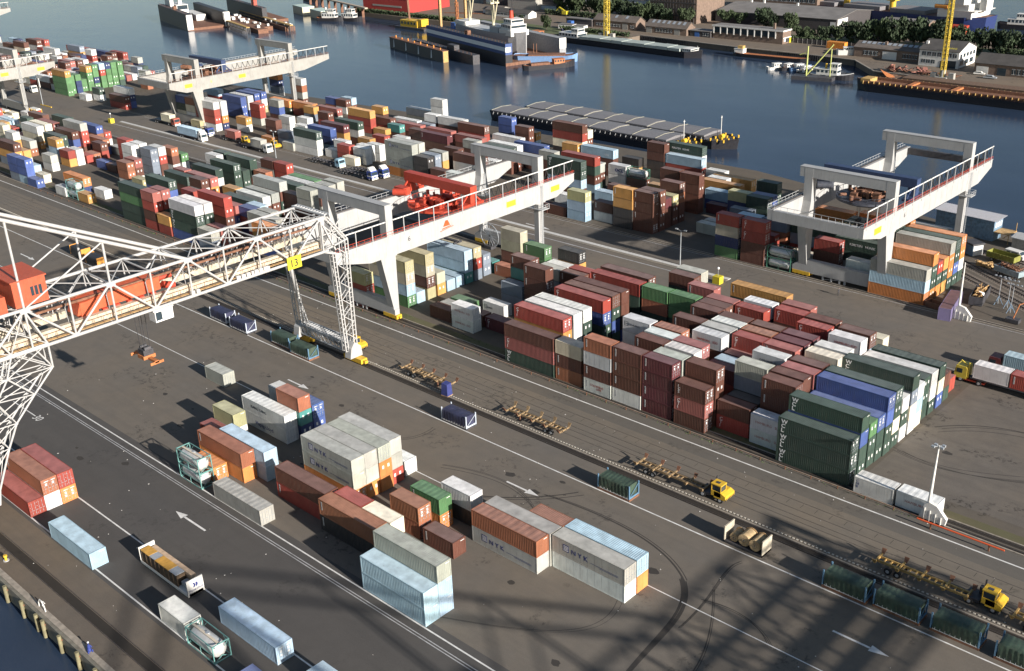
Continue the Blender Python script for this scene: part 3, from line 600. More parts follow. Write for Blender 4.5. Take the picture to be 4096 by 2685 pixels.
# ---- stacks: name, right end X, near side Y, length class, colours from the ground up, which tiers are separate things
DATA = """
F1a -148.6 52.4 2 7 4 | 1 1
F1b -148.5 54.9 2 5 1 | 1 1
F1c -148.6 49.9 2 1 | 1
F2 -129.1 49.5 2 14 | 1
F4 -106.0 50.0 1 7 | 1
F5 -99.4 49.8 1 20 | 1
F6 -93.5 54.8 2 14 | 1
F7 -75.3 54.8 2 14 | 0
F8 -87.3 49.0 1 13 | 0
G1 -135.6 71.0 1 20 20 | 1 1
G2 -135.8 73.6 1 5 | 1
G3 -132.0 76.4 2 5 4 | 1 1
G4 -129.6 79.0 2 14 14 | 1 1
G5 -144.5 80.5 1 1 | 0
G6 -143.9 83.0 1 7 18 | 0 1
G7 -136.9 88.2 2 7 7 | 1 1
G8a -136.1 90.7 1 15 16 4 | 0 0 1
G8b -136.4 93.5 1 13 13 | 0 1
G8w -142.7 93.5 1 14 7 | 0 0
G9a -113.6 83.5 2 5 9 9 | 1 1 1
G9b -113.6 86.0 2 5 9 9 | 0 0 1
G9c -113.4 88.5 2 5 5 9 | 0 0 1
G9d -113.7 90.9 2 1 9 9 | 0 0 1
G10 -114.1 94.0 1 7 | 1
G11 -112.8 77.7 2 1 0 | 1 1
G12 -100.5 76.4 2 12 4 | 1 1
G13 -99.9 78.9 1 0 8 | 0 1
G13r -106.2 78.9 1 15 1 | 0 1
G14 -99.7 83.8 1 4 4 | 1 1
G15 -99.0 87.2 1 5 10 | 1 1
G16 -96.3 90.8 1 12 7 | 1 1
G17 -92.7 83.6 1 0 | 1
G18a -85.1 71.3 2 14 14 | 1 1
G18b -85.1 73.8 2 14 14 9 | 1 1 1
G19a -81.7 88.5 2 9 4 | 1 1
G19b -81.5 91.0 2 9 9 | 0 1
G19c -81.4 93.5 1 4 4 | 0 1
G20a -69.1 91.2 2 7 9 | 1 1
G20b -69.1 93.8 2 5 14 | 0 1
GG -163.4 93.5 1 9 | 1
H1 -252.1 111.2 1 21 | 1
H2 -242.7 110.4 1 21 | 1
H3 -188.3 110.5 1 22 | 1
H4 -180.5 110.2 1 22 | 1
H5 -167.4 111.2 1 23 | 1
H6 -160.2 110.5 1 23 | 1
H7 -117.1 110.4 1 22 | 1
H8 -83.0 110.5 1 23 | 1
H10 -45.8 110.6 1 23 | 1
H12 -39.0 111.1 1 23 | 1
H13 -31.7 111.3 1 23 | 1
H14 -23.9 111.2 1 23 | 1
a1 -118.9 134.8 2 11 2 0 | 1 1 1
a2 -112.5 135.0 1 4 0 8 | 1 1 1
a3 -105.6 134.7 1 7 0 7 4 | 1 1 1 1
a4 -99.2 134.8 1 7 0 0 0 | 1 1 1 1
a5 -92.9 134.9 1 3 3 3 3 | 1 1 1 1
a6 -86.2 134.8 1 0 2 0 | 1 1 1
a6b -86.2 137.8 1 0 0 0 0 | 0 0 0 1
a7 -98.9 140.6 1 0 17 7 0 | 0 0 0 1
a8 -92.7 137.5 1 1 0 9 9 | 0 0 0 1
a9 -92.6 140.7 1 9 0 15 7 | 0 0 0 1
a10 -92.9 143.5 1 8 4 6 2 | 0 0 0 1
a11 -99.0 143.6 1 7 0 1 7 | 0 0 0 1
a12 -99.2 146.6 1 15 9 0 4 | 0 0 0 1
a13 -105.8 146.2 1 15 17 7 7 | 0 0 0 1
a14 -99.1 152.3 1 1 0 9 0 | 0 0 0 1
a15 -92.6 149.1 1 0 0 0 7 | 0 0 0 1
a16 -92.8 152.1 1 7 0 9 9 | 0 0 0 1
a17 -92.7 155.1 1 0 17 14 7 | 0 0 0 1
a18 -92.8 157.7 1 15 4 17 0 | 0 0 0 0
a19 -99.3 158.3 1 0 9 0 0 | 0 0 0 1
a20 -99.3 160.9 1 11 2 11 0 | 0 0 0 0
a21 -99.5 163.7 1 0 14 1 2 | 0 0 0 0
a22 -86.2 151.9 1 13 2 1 1 | 0 0 0 1
a23 -86.3 154.9 1 2 0 4 4 | 0 0 0 1
a24 -86.3 157.9 1 13 7 14 0 | 0 0 0 1
a26 -92.9 163.4 1 17 17 14 1 | 0 0 0 1
a27 -93.2 166.9 1 0 17 15 7 | 0 0 0 1
a28 -93.4 172.4 2 0 1 11 6 | 0 0 0 1
a29 -86.9 169.7 1 0 0 1 2 | 0 0 0 1
a30 -86.5 166.6 1 14 14 0 1 | 0 0 0 1
a31 -80.3 166.6 1 0 0 1 0 | 0 0 0 1
a32 -80.2 163.4 1 15 9 13 1 | 0 0 0 1
a34 -73.4 162.4 1 13 9 0 7 | 0 0 0 1
a33 -73.4 165.8 1 14 4 14 0 | 0 0 0 1
a35 -73.4 171.2 1 0 7 8 | 0 0 0
a36 -80.0 158.0 1 1 0 13 3 | 0 0 0 1
a37 -80.0 155.0 1 15 6 4 3 | 0 0 0 1
a38 -80.0 152.0 1 1 0 0 2 | 0 0 0 1
a39 -79.9 148.3 1 2 1 13 7 | 0 0 0 1
a40 -73.1 153.7 1 0 15 8 8 | 0 0 0 1
a41 -73.1 156.9 1 4 1 15 7 | 0 0 0 1
a42 -86.2 149.4 1 17 4 2 | 0 0 0
a43 -86.2 146.5 1 8 4 14 | 0 0 0
a44 -86.2 143.7 1 0 1 3 | 0 0 1
a45 -80.0 143.1 1 13 11 17 9 | 0 0 1 1
a46 -79.8 137.9 1 1 0 | 1 1
a47 -79.7 140.5 1 9 12 | 0 1
a48 -73.3 140.4 1 12 0 0 0 | 0 0 1 1
a49 -73.6 143.4 1 0 12 0 0 | 0 0 0 1
a50 -73.3 146.1 1 0 0 15 2 | 0 0 0 1
a51 -73.4 149.1 1 0 0 15 0 | 0 0 0 1
a52 -73.1 137.3 1 7 7 | 1 1
a53 -60.7 134.8 2 11 11 11 | 1 1 1
a54 -60.7 137.7 2 11 11 13 11 | 0 0 1 1
a55 -61.0 141.3 2 11 11 10 | 0 0 0
a56 -60.9 143.8 2 11 11 13 | 0 0 1
a57 -60.7 146.3 2 11 11 13 13 | 0 0 0 1
a58 -60.8 149.1 2 11 8 11 11 | 0 0 0 1
a59 -60.8 152.0 2 7 11 7 | 0 0 0
a60 -60.8 155.2 2 7 8 17 11 | 0 0 0 1
a61 -60.9 157.8 2 8 14 7 | 0 0 0
a62 -61.2 160.7 2 11 11 11 | 0 0 0
a63 -61.1 163.5 2 11 7 7 | 0 0 1
a64 -61.1 166.7 2 13 8 11 | 0 0 1
a65 -61.2 169.6 2 11 0 | 0 0
a66 -61.8 173.7 2 1 | 0
aw1 -53.4 134.2 1 7 | 1
aw2 -47.0 134.5 1 7 | 1
f1 -145.2 149.4 1 7 | 1
fm -138.6 143.4 1 3 | 1
f2 -144.7 139.8 1 7 7 | 1 1
f3 -152.2 140.7 1 0 | 1
f4 -151.7 143.2 1 9 | 0
f5 -151.8 146.4 1 10 | 0
f6 -145.3 143.4 1 0 | 0
f7 -145.2 155.1 1 17 17 | 0 1
f8 -138.7 155.3 1 0 0 0 0 | 0 0 1 1
f9 -144.9 157.9 1 17 0 16 0 | 0 0 0 1
f11 -152.5 170.6 1 11 10 10 | 0 0 1
f12 -144.4 172.8 1 0 6 12 | 0 0 1
f13 -145.3 169.9 1 17 7 | 0 0
f14 -145.5 167.3 1 17 9 | 0 0
f15 -139.2 170.3 1 0 1 | 0 0
f16 -139.1 167.3 1 15 0 | 0 1
f17 -119.1 149.5 2 11 11 13 1 | 0 0 1 1
f18 -119.2 152.5 2 11 13 11 0 | 0 0 0 1
f19 -119.1 155.2 2 13 12 0 0 | 0 0 0 1
f20 -118.9 160.6 2 12 11 11 1 | 0 0 0 1
f21 -119.3 164.2 2 0 0 17 0 | 0 0 0 1
f22 -112.3 160.7 1 11 11 4 10 | 0 0 1 1
f23 -106.0 160.9 1 11 11 10 10 | 0 0 0 1
f24 -112.5 170.0 1 0 0 11 0 | 0 0 0 1
f25 -112.9 173.1 1 0 11 10 9 | 0 0 0 1
f26 -106.0 167.1 1 0 11 0 2 | 0 0 0 1
f30 -119.2 138.0 2 0 0 6 1 | 0 0 0 1
f31 -119.2 141.0 2 0 7 7 7 | 0 0 0 1
f32 -119.2 143.8 2 11 17 11 7 | 0 0 0 1
g1 -171.9 134.9 1 1 1 18 | 1 1 1
g2 -165.2 140.7 2 10 14 19 18 | 1 1 1 1
g4 -165.2 146.5 2 18 0 19 18 | 0 1 1 1
g5 -165.4 143.5 1 14 | 0
g6 -165.3 149.6 1 6 19 | 0 0
g7 -165.4 152.6 1 14 | 0
g8 -165.4 155.4 2 14 | 0
g9 -165.3 158.2 2 16 14 14 | 0 1 1
g10 -165.1 160.9 2 17 1 18 | 0 0 1
g11 -165.6 164.3 1 17 17 | 0 0
g12 -165.6 167.2 1 16 | 0
g13 -158.6 166.9 1 4 | 1
g14 -159.0 169.8 1 0 0 19 19 | 0 0 1 1
G0 -120.0 71.1 2 9 | 1
k1 -263.1 135.2 2 11 11 10 11 | 0 0 0 1
k2 -257.0 135.0 1 1 0 1 2 | 0 0 0 1
k3 -257.3 137.8 1 0 11 1 2 | 0 0 0 0
k4 -250.1 134.9 1 1 6 | 0 0
k5 -237.4 135.2 2 13 11 11 7 | 1 1 1 1
k6 -237.2 137.8 2 0 0 11 7 | 0 0 0 1
k7 -230.9 134.9 1 17 9 | 0 1
k8 -237.7 143.9 2 0 0 1 1 | 0 0 0 1
k9 -257.5 147.0 1 0 13 1 | 0 0 0
k10 -263.4 143.5 2 0 0 13 11 | 0 0 0 1
k11 -288.6 149.3 1 0 18 | 0 0
k12 -300.7 151.5 1 7 4 4 | 0 0 0
k13 -302.4 155.0 1 7 0 2 | 0 0 0
k14 -308.9 158.1 1 7 7 7 7 | 0 0 0 0
k15 -309.1 161.0 1 7 7 7 7 | 0 0 0 0
k16 -299.8 159.2 1 17 17 17 17 | 0 0 0 0
k17 -300.0 162.0 1 0 0 1 7 | 0 0 0 0
k18 -305.7 169.3 1 7 0 4 | 0 0 0
k19 -306.1 172.7 1 7 10 | 0 0
k20 -271.9 163.3 2 0 7 11 | 0 0 1
k21 -265.3 157.4 2 0 5 2 | 0 0 0
k21a -278.9 157.5 1 0 0 2 | 0 0 0
k22 -266.0 154.8 1 0 7 0 | 0 0 0
k23 -272.1 154.1 2 12 0 11 | 0 0 1
k24 -272.1 169.5 2 11 11 11 | 0 0 1
k25 -285.9 172.7 1 0 7 7 | 0 0 0
k26 -286.7 176.1 1 0 7 11 | 0 0 0
k27 -273.0 175.8 2 0 11 11 | 0 0 1
k28 -272.9 172.9 1 11 11 | 0 0
k29 -265.6 175.8 1 4 4 | 0 0
k30 -259.7 179.2 1 7 1 1 | 0 0 0
k30a -266.4 179.2 1 13 9 0 | 0 0 0
k31 -237.9 161.3 2 0 11 0 9 | 0 0 0 1
k32 -238.1 158.6 2 11 0 9 | 0 0 1
k33 -237.4 155.3 2 0 0 7 | 0 0 1
k34 -250.3 155.4 1 11 4 6 | 0 0 0
k35 -237.6 151.2 2 9 0 11 | 0 0 0
k36 -231.1 150.1 1 13 8 14 | 0 0 0
k37 -236.8 146.4 1 4 13 2 | 0 0 0
k38 -230.7 147.4 1 15 1 13 | 0 0 0
k39 -218.5 145.8 2 1 7 9 | 0 0 1
k41 -238.4 170.6 2 0 11 7 | 0 0 0
k42 -238.8 173.4 2 0 0 10 | 0 0 0
k43 -232.3 170.1 1 9 0 9 | 0 0 0
k44 -232.0 172.8 1 7 9 9 | 0 0 0
k45 -232.7 176.3 1 7 9 9 | 0 0 0
k46 -224.5 161.3 1 0 0 9 9 | 0 0 0 1
k47 -231.8 162.1 1 2 0 0 | 0 0 0
k48 -211.5 161.7 1 17 1 0 | 0 0 1
k50 -210.7 141.7 2 13 6 5 | 1 1 1
k51 -231.0 137.9 1 2 2 | 0 0
l1 -354.0 141.3 2 17 6 0 | 0 0 0
l2 -364.8 151.1 2 4 9 | 0 0
l3 -353.3 143.8 1 7 6 | 0 0
l5 -330.7 134.3 1 14 13 13 | 0 0 0
l4 -337.1 134.3 1 17 13 13 | 0 0 0
l6 -342.1 141.3 1 14 | 0
l7 -328.3 138.0 1 8 | 0
l8 -339.7 146.2 1 7 9 | 0 0
l9 -340.3 152.4 1 6 1 | 0 0
l10 -339.8 154.9 1 7 7 | 0 0
l11 -347.9 152.6 1 7 14 6 | 0 0 0
l12 -350.9 155.6 2 14 11 11 | 0 0 0
l13 -354.0 161.1 2 4 13 0 | 0 0 0
l14 -352.2 163.6 2 0 1 1 9 | 0 0 0 1
l15 -355.1 170.3 2 0 4 13 | 0 0 0
l16 -355.6 173.2 1 7 1 | 0 0
l17 -341.1 164.1 1 1 0 | 0 0
l18 -345.4 167.2 2 13 4 | 0 0
l19 -341.2 170.1 1 9 | 0
l20 -327.7 166.4 1 1 1 1 | 0 0 0
l21 -340.0 158.1 1 1 | 0
l21b -340.0 160.6 1 4 | 0
l22 -327.1 157.8 1 13 | 0
l23 -320.3 157.7 1 0 | 0
l24 -304.9 139.3 2 15 5 | 0 1
l25 -302.3 135.6 1 20 20 | 0 0
l26 -308.8 135.2 1 7 | 0
l27 -296.2 135.8 1 6 | 0
l28 -296.5 141.0 1 7 | 0
l30 -372.3 157.7 2 6 8 7 | 0 0 0
l31 -372.9 160.9 2 6 4 8 | 0 0 0
l32 -372.6 163.6 2 0 0 2 | 0 0 0
l35 -370.4 148.4 1 11 6 7 | 0 0 0
l36 -384.7 151.4 1 10 8 8 | 0 0 0
l37 -423.4 177.0 1 7 | 0
o1 -152.8 211.5 1 0 0 0 0 | 1 1 1 1
o2 -152.6 214.1 1 0 0 0 0 | 0 0 0 0
o3 -152.7 216.8 1 0 0 3 | 0 0 0
o4 -152.8 220.0 1 0 0 18 | 0 0 0
o5 -152.8 222.8 1 0 0 4 0 | 0 0 0 1
o6 -153.0 231.8 1 0 0 0 0 | 0 0 0 1
o7 -159.6 232.2 1 0 0 0 0 | 0 0 0 1
o8 -158.9 211.1 1 12 12 6 6 | 0 0 0 1
o9 -172.5 234.7 1 0 0 20 | 0 0 1
o10 -179.3 235.0 1 0 7 7 | 0 0 1
o11 -158.9 225.7 1 7 6 6 | 0 0 0
o12 -168.4 256.1 2 7 7 7 11 | 0 0 0 1
o13 -166.6 253.2 2 1 1 14 | 0 0 1
o14 -179.2 253.0 1 12 12 0 0 | 0 0 0 1
o15 -187.0 251.3 1 6 12 | 0 0
o16 -148.9 245.0 2 0 6 | 0 1
o17 -149.0 251.0 2 6 6 | 0 1
o18 -155.1 248.1 1 4 7 | 0 0
o19 -159.5 254.0 1 11 7 | 0 0
o21 -142.8 237.8 2 13 14 | 0 1
o22 -138.8 232.9 1 15 15 18 | 0 0 1
o23 -132.7 234.2 1 6 15 13 | 0 0 0
o24 -132.7 231.7 1 11 11 11 | 0 0 1
o25 -137.6 244.7 1 10 11 11 | 0 0 1
o26 -146.3 234.6 1 3 | 0
o27 -135.0 227.9 1 1 17 | 0 0
o28 -126.5 217.8 1 0 1 14 | 0 0 0
o29 -126.4 208.3 1 10 15 19 1 | 1 1 1 1
o30 -119.4 208.3 1 0 0 1 1 | 1 1 1 1
o31 -139.3 219.7 1 9 | 1
o32 -139.0 222.6 1 9 | 0
o34 -112.7 208.6 1 20 20 | 1 1
o35 -120.8 215.1 1 0 1 | 0 0
o36 -119.8 218.6 1 0 4 17 | 0 0 1
o37 -103.6 213.0 1 0 0 1 | 1 1 1
o38 -110.5 215.2 1 8 | 1
q0 -81.8 208.3 2 5 14 9 | 1 1 1
q1 -81.8 211.1 2 5 11 11 5 | 0 0 0 1
q2 -81.8 213.9 2 5 11 1 | 0 0 0
q3 -81.8 216.8 2 6 11 5 | 0 0 0
q4 -81.8 219.6 2 11 5 5 9 | 0 0 0 1
q5 -81.8 222.4 2 11 13 11 11 | 0 0 0 1
q6 -81.8 225.2 2 11 7 5 5 | 0 0 0 1
q7 -94.4 220.0 2 0 11 11 11 | 0 0 0 1
q8 -94.5 227.9 2 0 0 11 5 | 0 0 0 1
n1 -246.1 260.4 1 15 13 13 | 0 0 0
n2 -232.7 254.1 1 0 0 0 | 0 0 0
n3 -233.3 258.1 1 14 6 | 0 0
n5 -213.1 257.2 2 12 8 1 0 | 0 0 1 1
n6 -214.4 261.5 1 15 0 8 | 0 0 0
n7a -205.8 246.0 1 0 0 6 | 0 0 0
n7 -192.9 246.8 2 0 0 14 | 0 0 1
n8 -186.1 229.9 2 14 0 11 1 | 0 0 0 1
n9 -186.3 224.1 2 0 14 11 11 | 0 1 1 1
n10 -205.4 235.0 1 4 0 9 | 0 0 0
n11 -186.7 233.1 1 11 0 9 | 0 0 0
n12 -212.5 238.6 2 0 0 13 | 0 0 1
n13 -219.3 234.2 2 0 2 7 | 0 0 0
n14 -218.7 230.7 2 0 0 11 | 0 0 1
n15 -185.4 208.8 1 0 | 1
n15b -179.0 209.0 1 0 | 1
n16 -184.4 217.8 1 7 | 0
n17 -172.3 208.9 1 14 14 18 | 1 1 1
n18 -171.7 219.5 1 6 14 | 0 0
n19 -165.8 211.9 1 7 0 | 0 1
n20 -172.5 226.0 1 8 0 | 0 0
r1 -286.3 260.5 2 8 7 | 0 0
r2 -277.3 258.8 1 0 7 7 7 | 0 0 0 0
r3 -270.2 249.0 1 0 0 7 | 0 0 0
r3b -257.2 248.9 2 0 0 7 | 0 0 0
r4 -245.1 246.4 2 0 1 0 | 0 0 1
r5 -277.7 246.8 2 0 7 | 0 0
r6 -271.8 242.9 2 0 2 | 0 0
r7 -288.0 243.8 2 1 0 | 0 0
r8 -278.1 239.1 1 0 16 | 0 0
r9 -277.3 232.1 1 17 6 | 0 0
r10 -270.1 245.9 1 8 17 | 0 0
r11 -257.0 242.9 2 0 2 | 0 0
r12 -245.9 230.6 2 0 0 3 | 0 0 1
r12b -258.4 231.2 1 12 0 0 | 0 0 0
r13 -242.3 242.3 2 0 2 | 0 0
r14 -263.4 228.4 1 8 7 | 0 0
r15 -238.6 209.3 2 5 9 9 9 | 1 1 1 1
r16 -238.4 211.9 2 0 0 9 9 | 0 0 0 0
r17 -231.3 208.7 1 9 12 12 | 0 0 0
r18 -231.8 212.1 1 9 17 17 | 0 0 0
r19 -232.3 215.6 1 0 6 9 | 0 0 0
r20 -223.9 208.3 1 9 0 | 0 0
r20b -217.8 208.6 1 9 7 | 0 1
r21 -218.3 218.1 2 7 7 0 | 0 1 1
r22 -231.3 221.1 1 0 0 0 | 0 0 0
r23 -233.4 231.1 1 0 0 9 | 0 0 0
r25 -219.2 224.8 1 13 7 | 0 0
r29 -232.0 249.1 2 1 7 | 0 0
v1 -284.6 209.2 2 7 7 11 | 0 1 1
v2 -284.4 214.9 2 14 15 13 | 0 0 1
v3 -284.9 220.8 2 0 6 3 | 0 0 0
v4 -284.3 226.4 2 0 7 11 | 0 0 0
v5 -294.1 239.9 2 1 1 6 | 0 0 1
v6 -295.3 246.9 1 0 0 6 | 0 0 0
v7 -314.1 237.1 1 1 0 | 0 0
v8 -316.7 243.2 2 9 2 | 0 0
v9 -330.7 242.9 2 1 5 | 0 0
v9b -343.8 241.9 2 11 5 | 0 0
v10 -326.3 240.0 1 17 6 | 0 0
v11 -336.7 232.3 1 0 13 9 | 0 0 0
v12 -337.3 224.3 1 9 1 1 | 0 0 0
v14 -332.4 255.0 1 4 13 | 0 0
v14b -326.0 254.9 1 7 0 | 0 0
v14c -327.1 258.5 1 0 14 | 0 0
v15 -310.6 217.9 1 15 7 7 | 0 0 0
v16 -310.3 212.0 1 0 0 0 | 0 0 0
v17 -302.2 210.9 1 14 17 | 0 0
v18 -313.3 227.3 1 4 7 | 0 0
v19 -304.5 219.8 1 17 7 | 0 0
v20 -270.1 210.7 1 1 1 | 0 0
v21 -262.9 211.4 1 7 7 | 0 0
v22 -264.6 208.2 1 8 | 0
v23 -264.6 214.2 1 7 7 | 0 0
v23b -262.9 217.1 1 7 7 | 0 0
v24 -276.8 211.0 1 7 | 0
v25 -296.8 208.5 1 9 | 0
v26 -275.4 213.7 1 7 7 | 0 0
v27 -271.4 220.4 1 0 6 | 0 0
v29 -270.2 225.6 1 7 1 | 0 0
w1 -343.4 209.3 2 7 1 1 7 | 0 0 0 0
w2 -342.6 211.9 2 15 5 7 7 | 0 0 0 0
w3 -353.8 227.5 2 13 13 13 | 0 0 0
w4 -353.6 230.5 2 15 7 7 | 0 0 0
w5 -355.1 234.6 2 0 1 13 | 0 0 0
w6 -355.1 237.6 2 18 7 13 | 0 0 0
w7 -374.1 231.0 2 6 1 14 | 0 0 0
w8 -332.6 214.9 1 7 6 | 0 0
w12 -362.2 209.2 1 7 8 11 13 | 0 0 0 0
w12b -355.9 209.2 1 9 7 8 4 | 0 0 0 0
w13 -375.0 224.3 1 0 7 7 | 0 0 0
w16 -370.0 256.4 1 7 17 15 5 | 0 0 0 0
w17 -352.3 254.7 1 0 9 4 7 | 0 0 0 0
z1 -551.7 242.7 2 13 4 7 0 | 0 0 0 0
z2 -548.8 245.2 2 17 13 4 1 | 0 0 0 0
z3 -550.0 235.4 2 7 1 8 0 | 0 0 0 0
z8 -511.9 244.9 2 0 15 6 17 | 0 0 0 0
z12 -497.0 243.1 1 2 8 1 7 | 0 0 0 0
z14 -491.8 255.8 2 7 2 1 | 0 0 0
z15 -472.1 252.3 1 13 15 9 | 0 0 0
z17 -455.5 233.5 1 11 10 10 10 | 0 0 0 0
z18 -456.4 231.0 1 10 10 10 10 | 0 0 0 0
z20 -457.9 226.3 1 10 10 1 14 | 0 0 0 0
z22 -456.6 219.6 1 10 10 10 6 | 0 0 0 0
z24 -456.2 214.0 1 15 15 10 | 0 0 0
z25 -456.6 211.2 1 10 10 10 | 0 0 0
z26 -453.3 208.4 2 10 10 10 6 | 0 0 0 0
z27 -437.0 208.0 1 7 | 0
z28 -431.2 211.2 1 7 11 | 0 0
z30 -407.3 211.6 2 13 15 7 | 0 0 0
z31 -406.5 208.8 2 1 0 | 0 0
z37 -491.0 229.3 2 15 17 2 | 0 0 0
z39 -516.0 234.7 2 0 6 7 7 | 0 0 0 0
z44 -436.9 236.1 1 4 0 9 | 0 0 0
k40 -224.6 148.7 1 17 8 9 | 0 0 0
k41b -239.1 167.6 2 7 17 11 | 0 0 0
l5b -324.6 134.0 1 13 | 0
z21 -457.4 222.8 1 10 15 10 10 | 0 0 0 0
z19 -457.2 228.8 1 10 10 10 15 | 0 0 0 0
z23 -457.8 217.1 1 10 10 | 0 0
x1 -94.5 222.8 2 17 0 0 11 | 0 0 0 1
x2 -94.5 217.0 2 7 11 11 | 0 0 1
x4 -94.9 211.4 1 7 7 | 1 1
x5 -107.3 220.0 2 1 17 11 | 0 1 1
x6 -107.3 226.0 2 14 14 8 5 | 0 0 0 1
x7 -107.5 223.0 2 15 0 0 | 0 0 0
x8 -94.5 225.4 2 1 11 6 | 0 0 0
- -463.0 211.4 2 7 0 | 0 0
- -463.0 237.8 2 15 | 0
- -463.0 240.7 2 2 | 0
- -463.0 243.6 2 7 | 0
- -463.0 246.6 1 14 17 | 0 0
- -469.4 246.6 1 1 9 | 0 0
- -463.0 249.5 1 15 11 | 0 0
- -463.0 252.4 1 1 | 0
- -476.2 211.4 2 0 7 | 0 0
- -476.2 223.1 1 1 7 | 0 0
- -482.6 223.1 1 13 7 | 0 0
- -476.2 226.1 1 0 0 | 0 0
- -476.2 229.0 2 2 15 | 0 0
- -476.2 246.6 2 4 0 | 0 0
- -476.2 249.5 2 1 0 | 0 0
- -482.6 252.4 1 2 9 | 0 0
- -489.4 211.4 1 1 14 | 0 0
- -495.8 211.4 1 9 8 | 0 0
- -489.4 217.3 2 14 4 | 0 0
- -489.4 220.2 2 8 17 0 | 0 0 0
- -489.4 223.1 2 17 0 | 0 0
- -489.4 226.1 1 11 2 0 | 0 0 0
- -489.4 231.9 1 14 6 0 | 0 0 0
- -495.8 231.9 1 6 4 7 | 0 0 0
- -489.4 234.8 2 1 7 7 | 0 0 0
- -489.4 240.6 2 0 1 | 0 0
- -489.4 246.6 1 17 7 0 | 0 0 0
- -489.4 249.5 1 7 2 | 0 0
- -495.8 252.4 1 17 9 0 | 0 0 0
- -502.6 211.4 2 8 0 | 0 0
- -502.6 214.3 2 4 7 | 0 0
- -502.6 217.3 2 7 9 4 | 0 0 0
- -502.6 220.2 2 17 9 13 | 0 0 0
- -509.0 229.0 1 11 11 | 0 0
- -509.0 231.9 1 0 14 7 | 0 0 0
- -509.0 234.8 1 13 0 4 | 0 0 0
- -502.6 237.8 1 1 0 0 | 0 0 0
- -502.6 240.6 1 1 4 15 | 0 0 0
- -509.0 240.7 1 1 0 0 | 0 0 0
- -502.6 246.6 1 0 1 | 0 0
- -502.6 249.5 2 0 0 | 0 0
- -502.6 252.4 2 0 0 15 | 0 0 0
- -515.8 211.4 1 9 2 | 0 0
- -522.2 211.4 1 0 | 0
- -522.2 214.3 1 13 1 | 0 0
- -515.8 217.3 2 7 9 | 0 0
- -515.8 220.2 2 9 1 0 | 0 0 0
- -515.8 229.0 1 11 1 | 0 0
- -522.2 229.0 1 1 1 9 | 0 0 0
- -515.8 231.9 1 17 17 | 0 0
- -522.2 231.9 1 17 14 7 | 0 0 0
- -515.8 237.8 1 0 15 7 | 0 0 0
- -515.8 240.7 2 15 17 | 0 0
- -515.8 252.4 1 0 14 0 | 0 0 0
- -522.2 252.4 1 14 8 1 | 0 0 0
- -529.0 211.4 2 15 11 0 | 0 0 0
- -529.0 214.3 2 2 9 | 0 0
- -529.0 217.3 1 0 17 | 0 0
- -535.4 217.3 1 4 14 0 | 0 0 0
- -535.4 220.2 1 9 17 0 | 0 0 0
- -535.4 229.0 1 11 4 11 | 0 0 0
- -535.4 231.9 1 7 4 17 | 0 0 0
- -529.0 234.8 1 9 7 11 | 0 0 0
- -535.4 234.8 1 4 1 0 | 0 0 0
- -529.0 249.5 1 14 0 | 0 0
- -535.4 249.5 1 15 9 | 0 0
- -535.4 252.4 1 7 14 2 | 0 0 0
- -542.2 226.1 2 17 8 | 0 0
- -548.6 229.0 1 1 6 | 0 0
- -542.2 240.7 1 7 7 1 | 0 0 0
- -555.4 226.1 2 17 9 | 0 0
- -555.4 229.0 1 7 1 4 | 0 0 0
- -561.8 229.0 1 1 9 | 0 0
- -555.4 231.9 2 13 1 | 0 0
- -568.6 229.0 2 8 17 6 | 0 0 0
- -568.6 234.8 1 0 1 | 0 0
- -568.6 237.8 2 7 13 0 | 0 0 0
- -568.6 243.6 1 14 14 7 | 0 0 0
- -581.8 234.8 1 9 8 | 0 0
- -581.8 246.6 1 8 0 15 | 0 0 0
- -588.2 246.6 1 8 17 14 | 0 0 0
- -595.0 243.6 1 8 7 | 0 0
- -601.4 243.6 1 13 6 9 | 0 0 0
- -608.2 246.6 1 14 0 15 | 0 0 0
- -388.0 158.3 2 1 | 0
- -388.0 161.3 1 7 | 0
- -388.0 175.9 2 11 11 | 0 0
- -401.2 158.3 1 11 6 | 0 0
- -401.2 161.3 2 1 | 0
- -401.2 164.2 1 11 | 0
- -401.2 167.1 1 7 11 | 0 0
- -401.2 173.0 2 2 0 | 0 0
- -401.2 175.9 1 4 | 0
- -414.4 164.2 2 14 | 0
- -414.4 167.1 2 14 | 0
- -427.6 167.1 1 17 1 | 0 0
- -427.6 173.0 1 8 | 0
"""
CODE = 'b r p m o O y w c g G d k u U n t s l h T 1 2 3'.split()
stacks = []
for ln in DATA.strip().split('\n'):
    a, b_ = ln.split('|'); a = a.split(); stacks.append([a[0], float(a[1]), float(a[2]), int(a[3]), [CODE[int(q)] for q in a[4:]], b_.split()])
ORD = 'first second third fourth fifth sixth seventh eighth ninth tenth eleventh twelfth thirteenth fourteenth fifteenth sixteenth seventeenth eighteenth nineteenth twentieth'.split()
def ordn(i):
    i += 1
    if i <= 20: return ORD[i-1]
    t, u_ = divmod(i, 10); T_ = {2: 'twenty', 3: 'thirty', 4: 'forty'}[t]
    return T_+('th' if u_ == 0 and False else '')+('-'+ORD[u_-1] if u_ else 'th')
def zone(y, x=0):
    if y < 60: return 'beside the near quay'
    if y < 100: return 'in the foreground yard'
    if y < 116: return 'beside the rail tracks'
    if y < 140 and x > -54: return 'by the white lamp mast'
    if y < 190: return 'middle block'
    return 'riverside block'
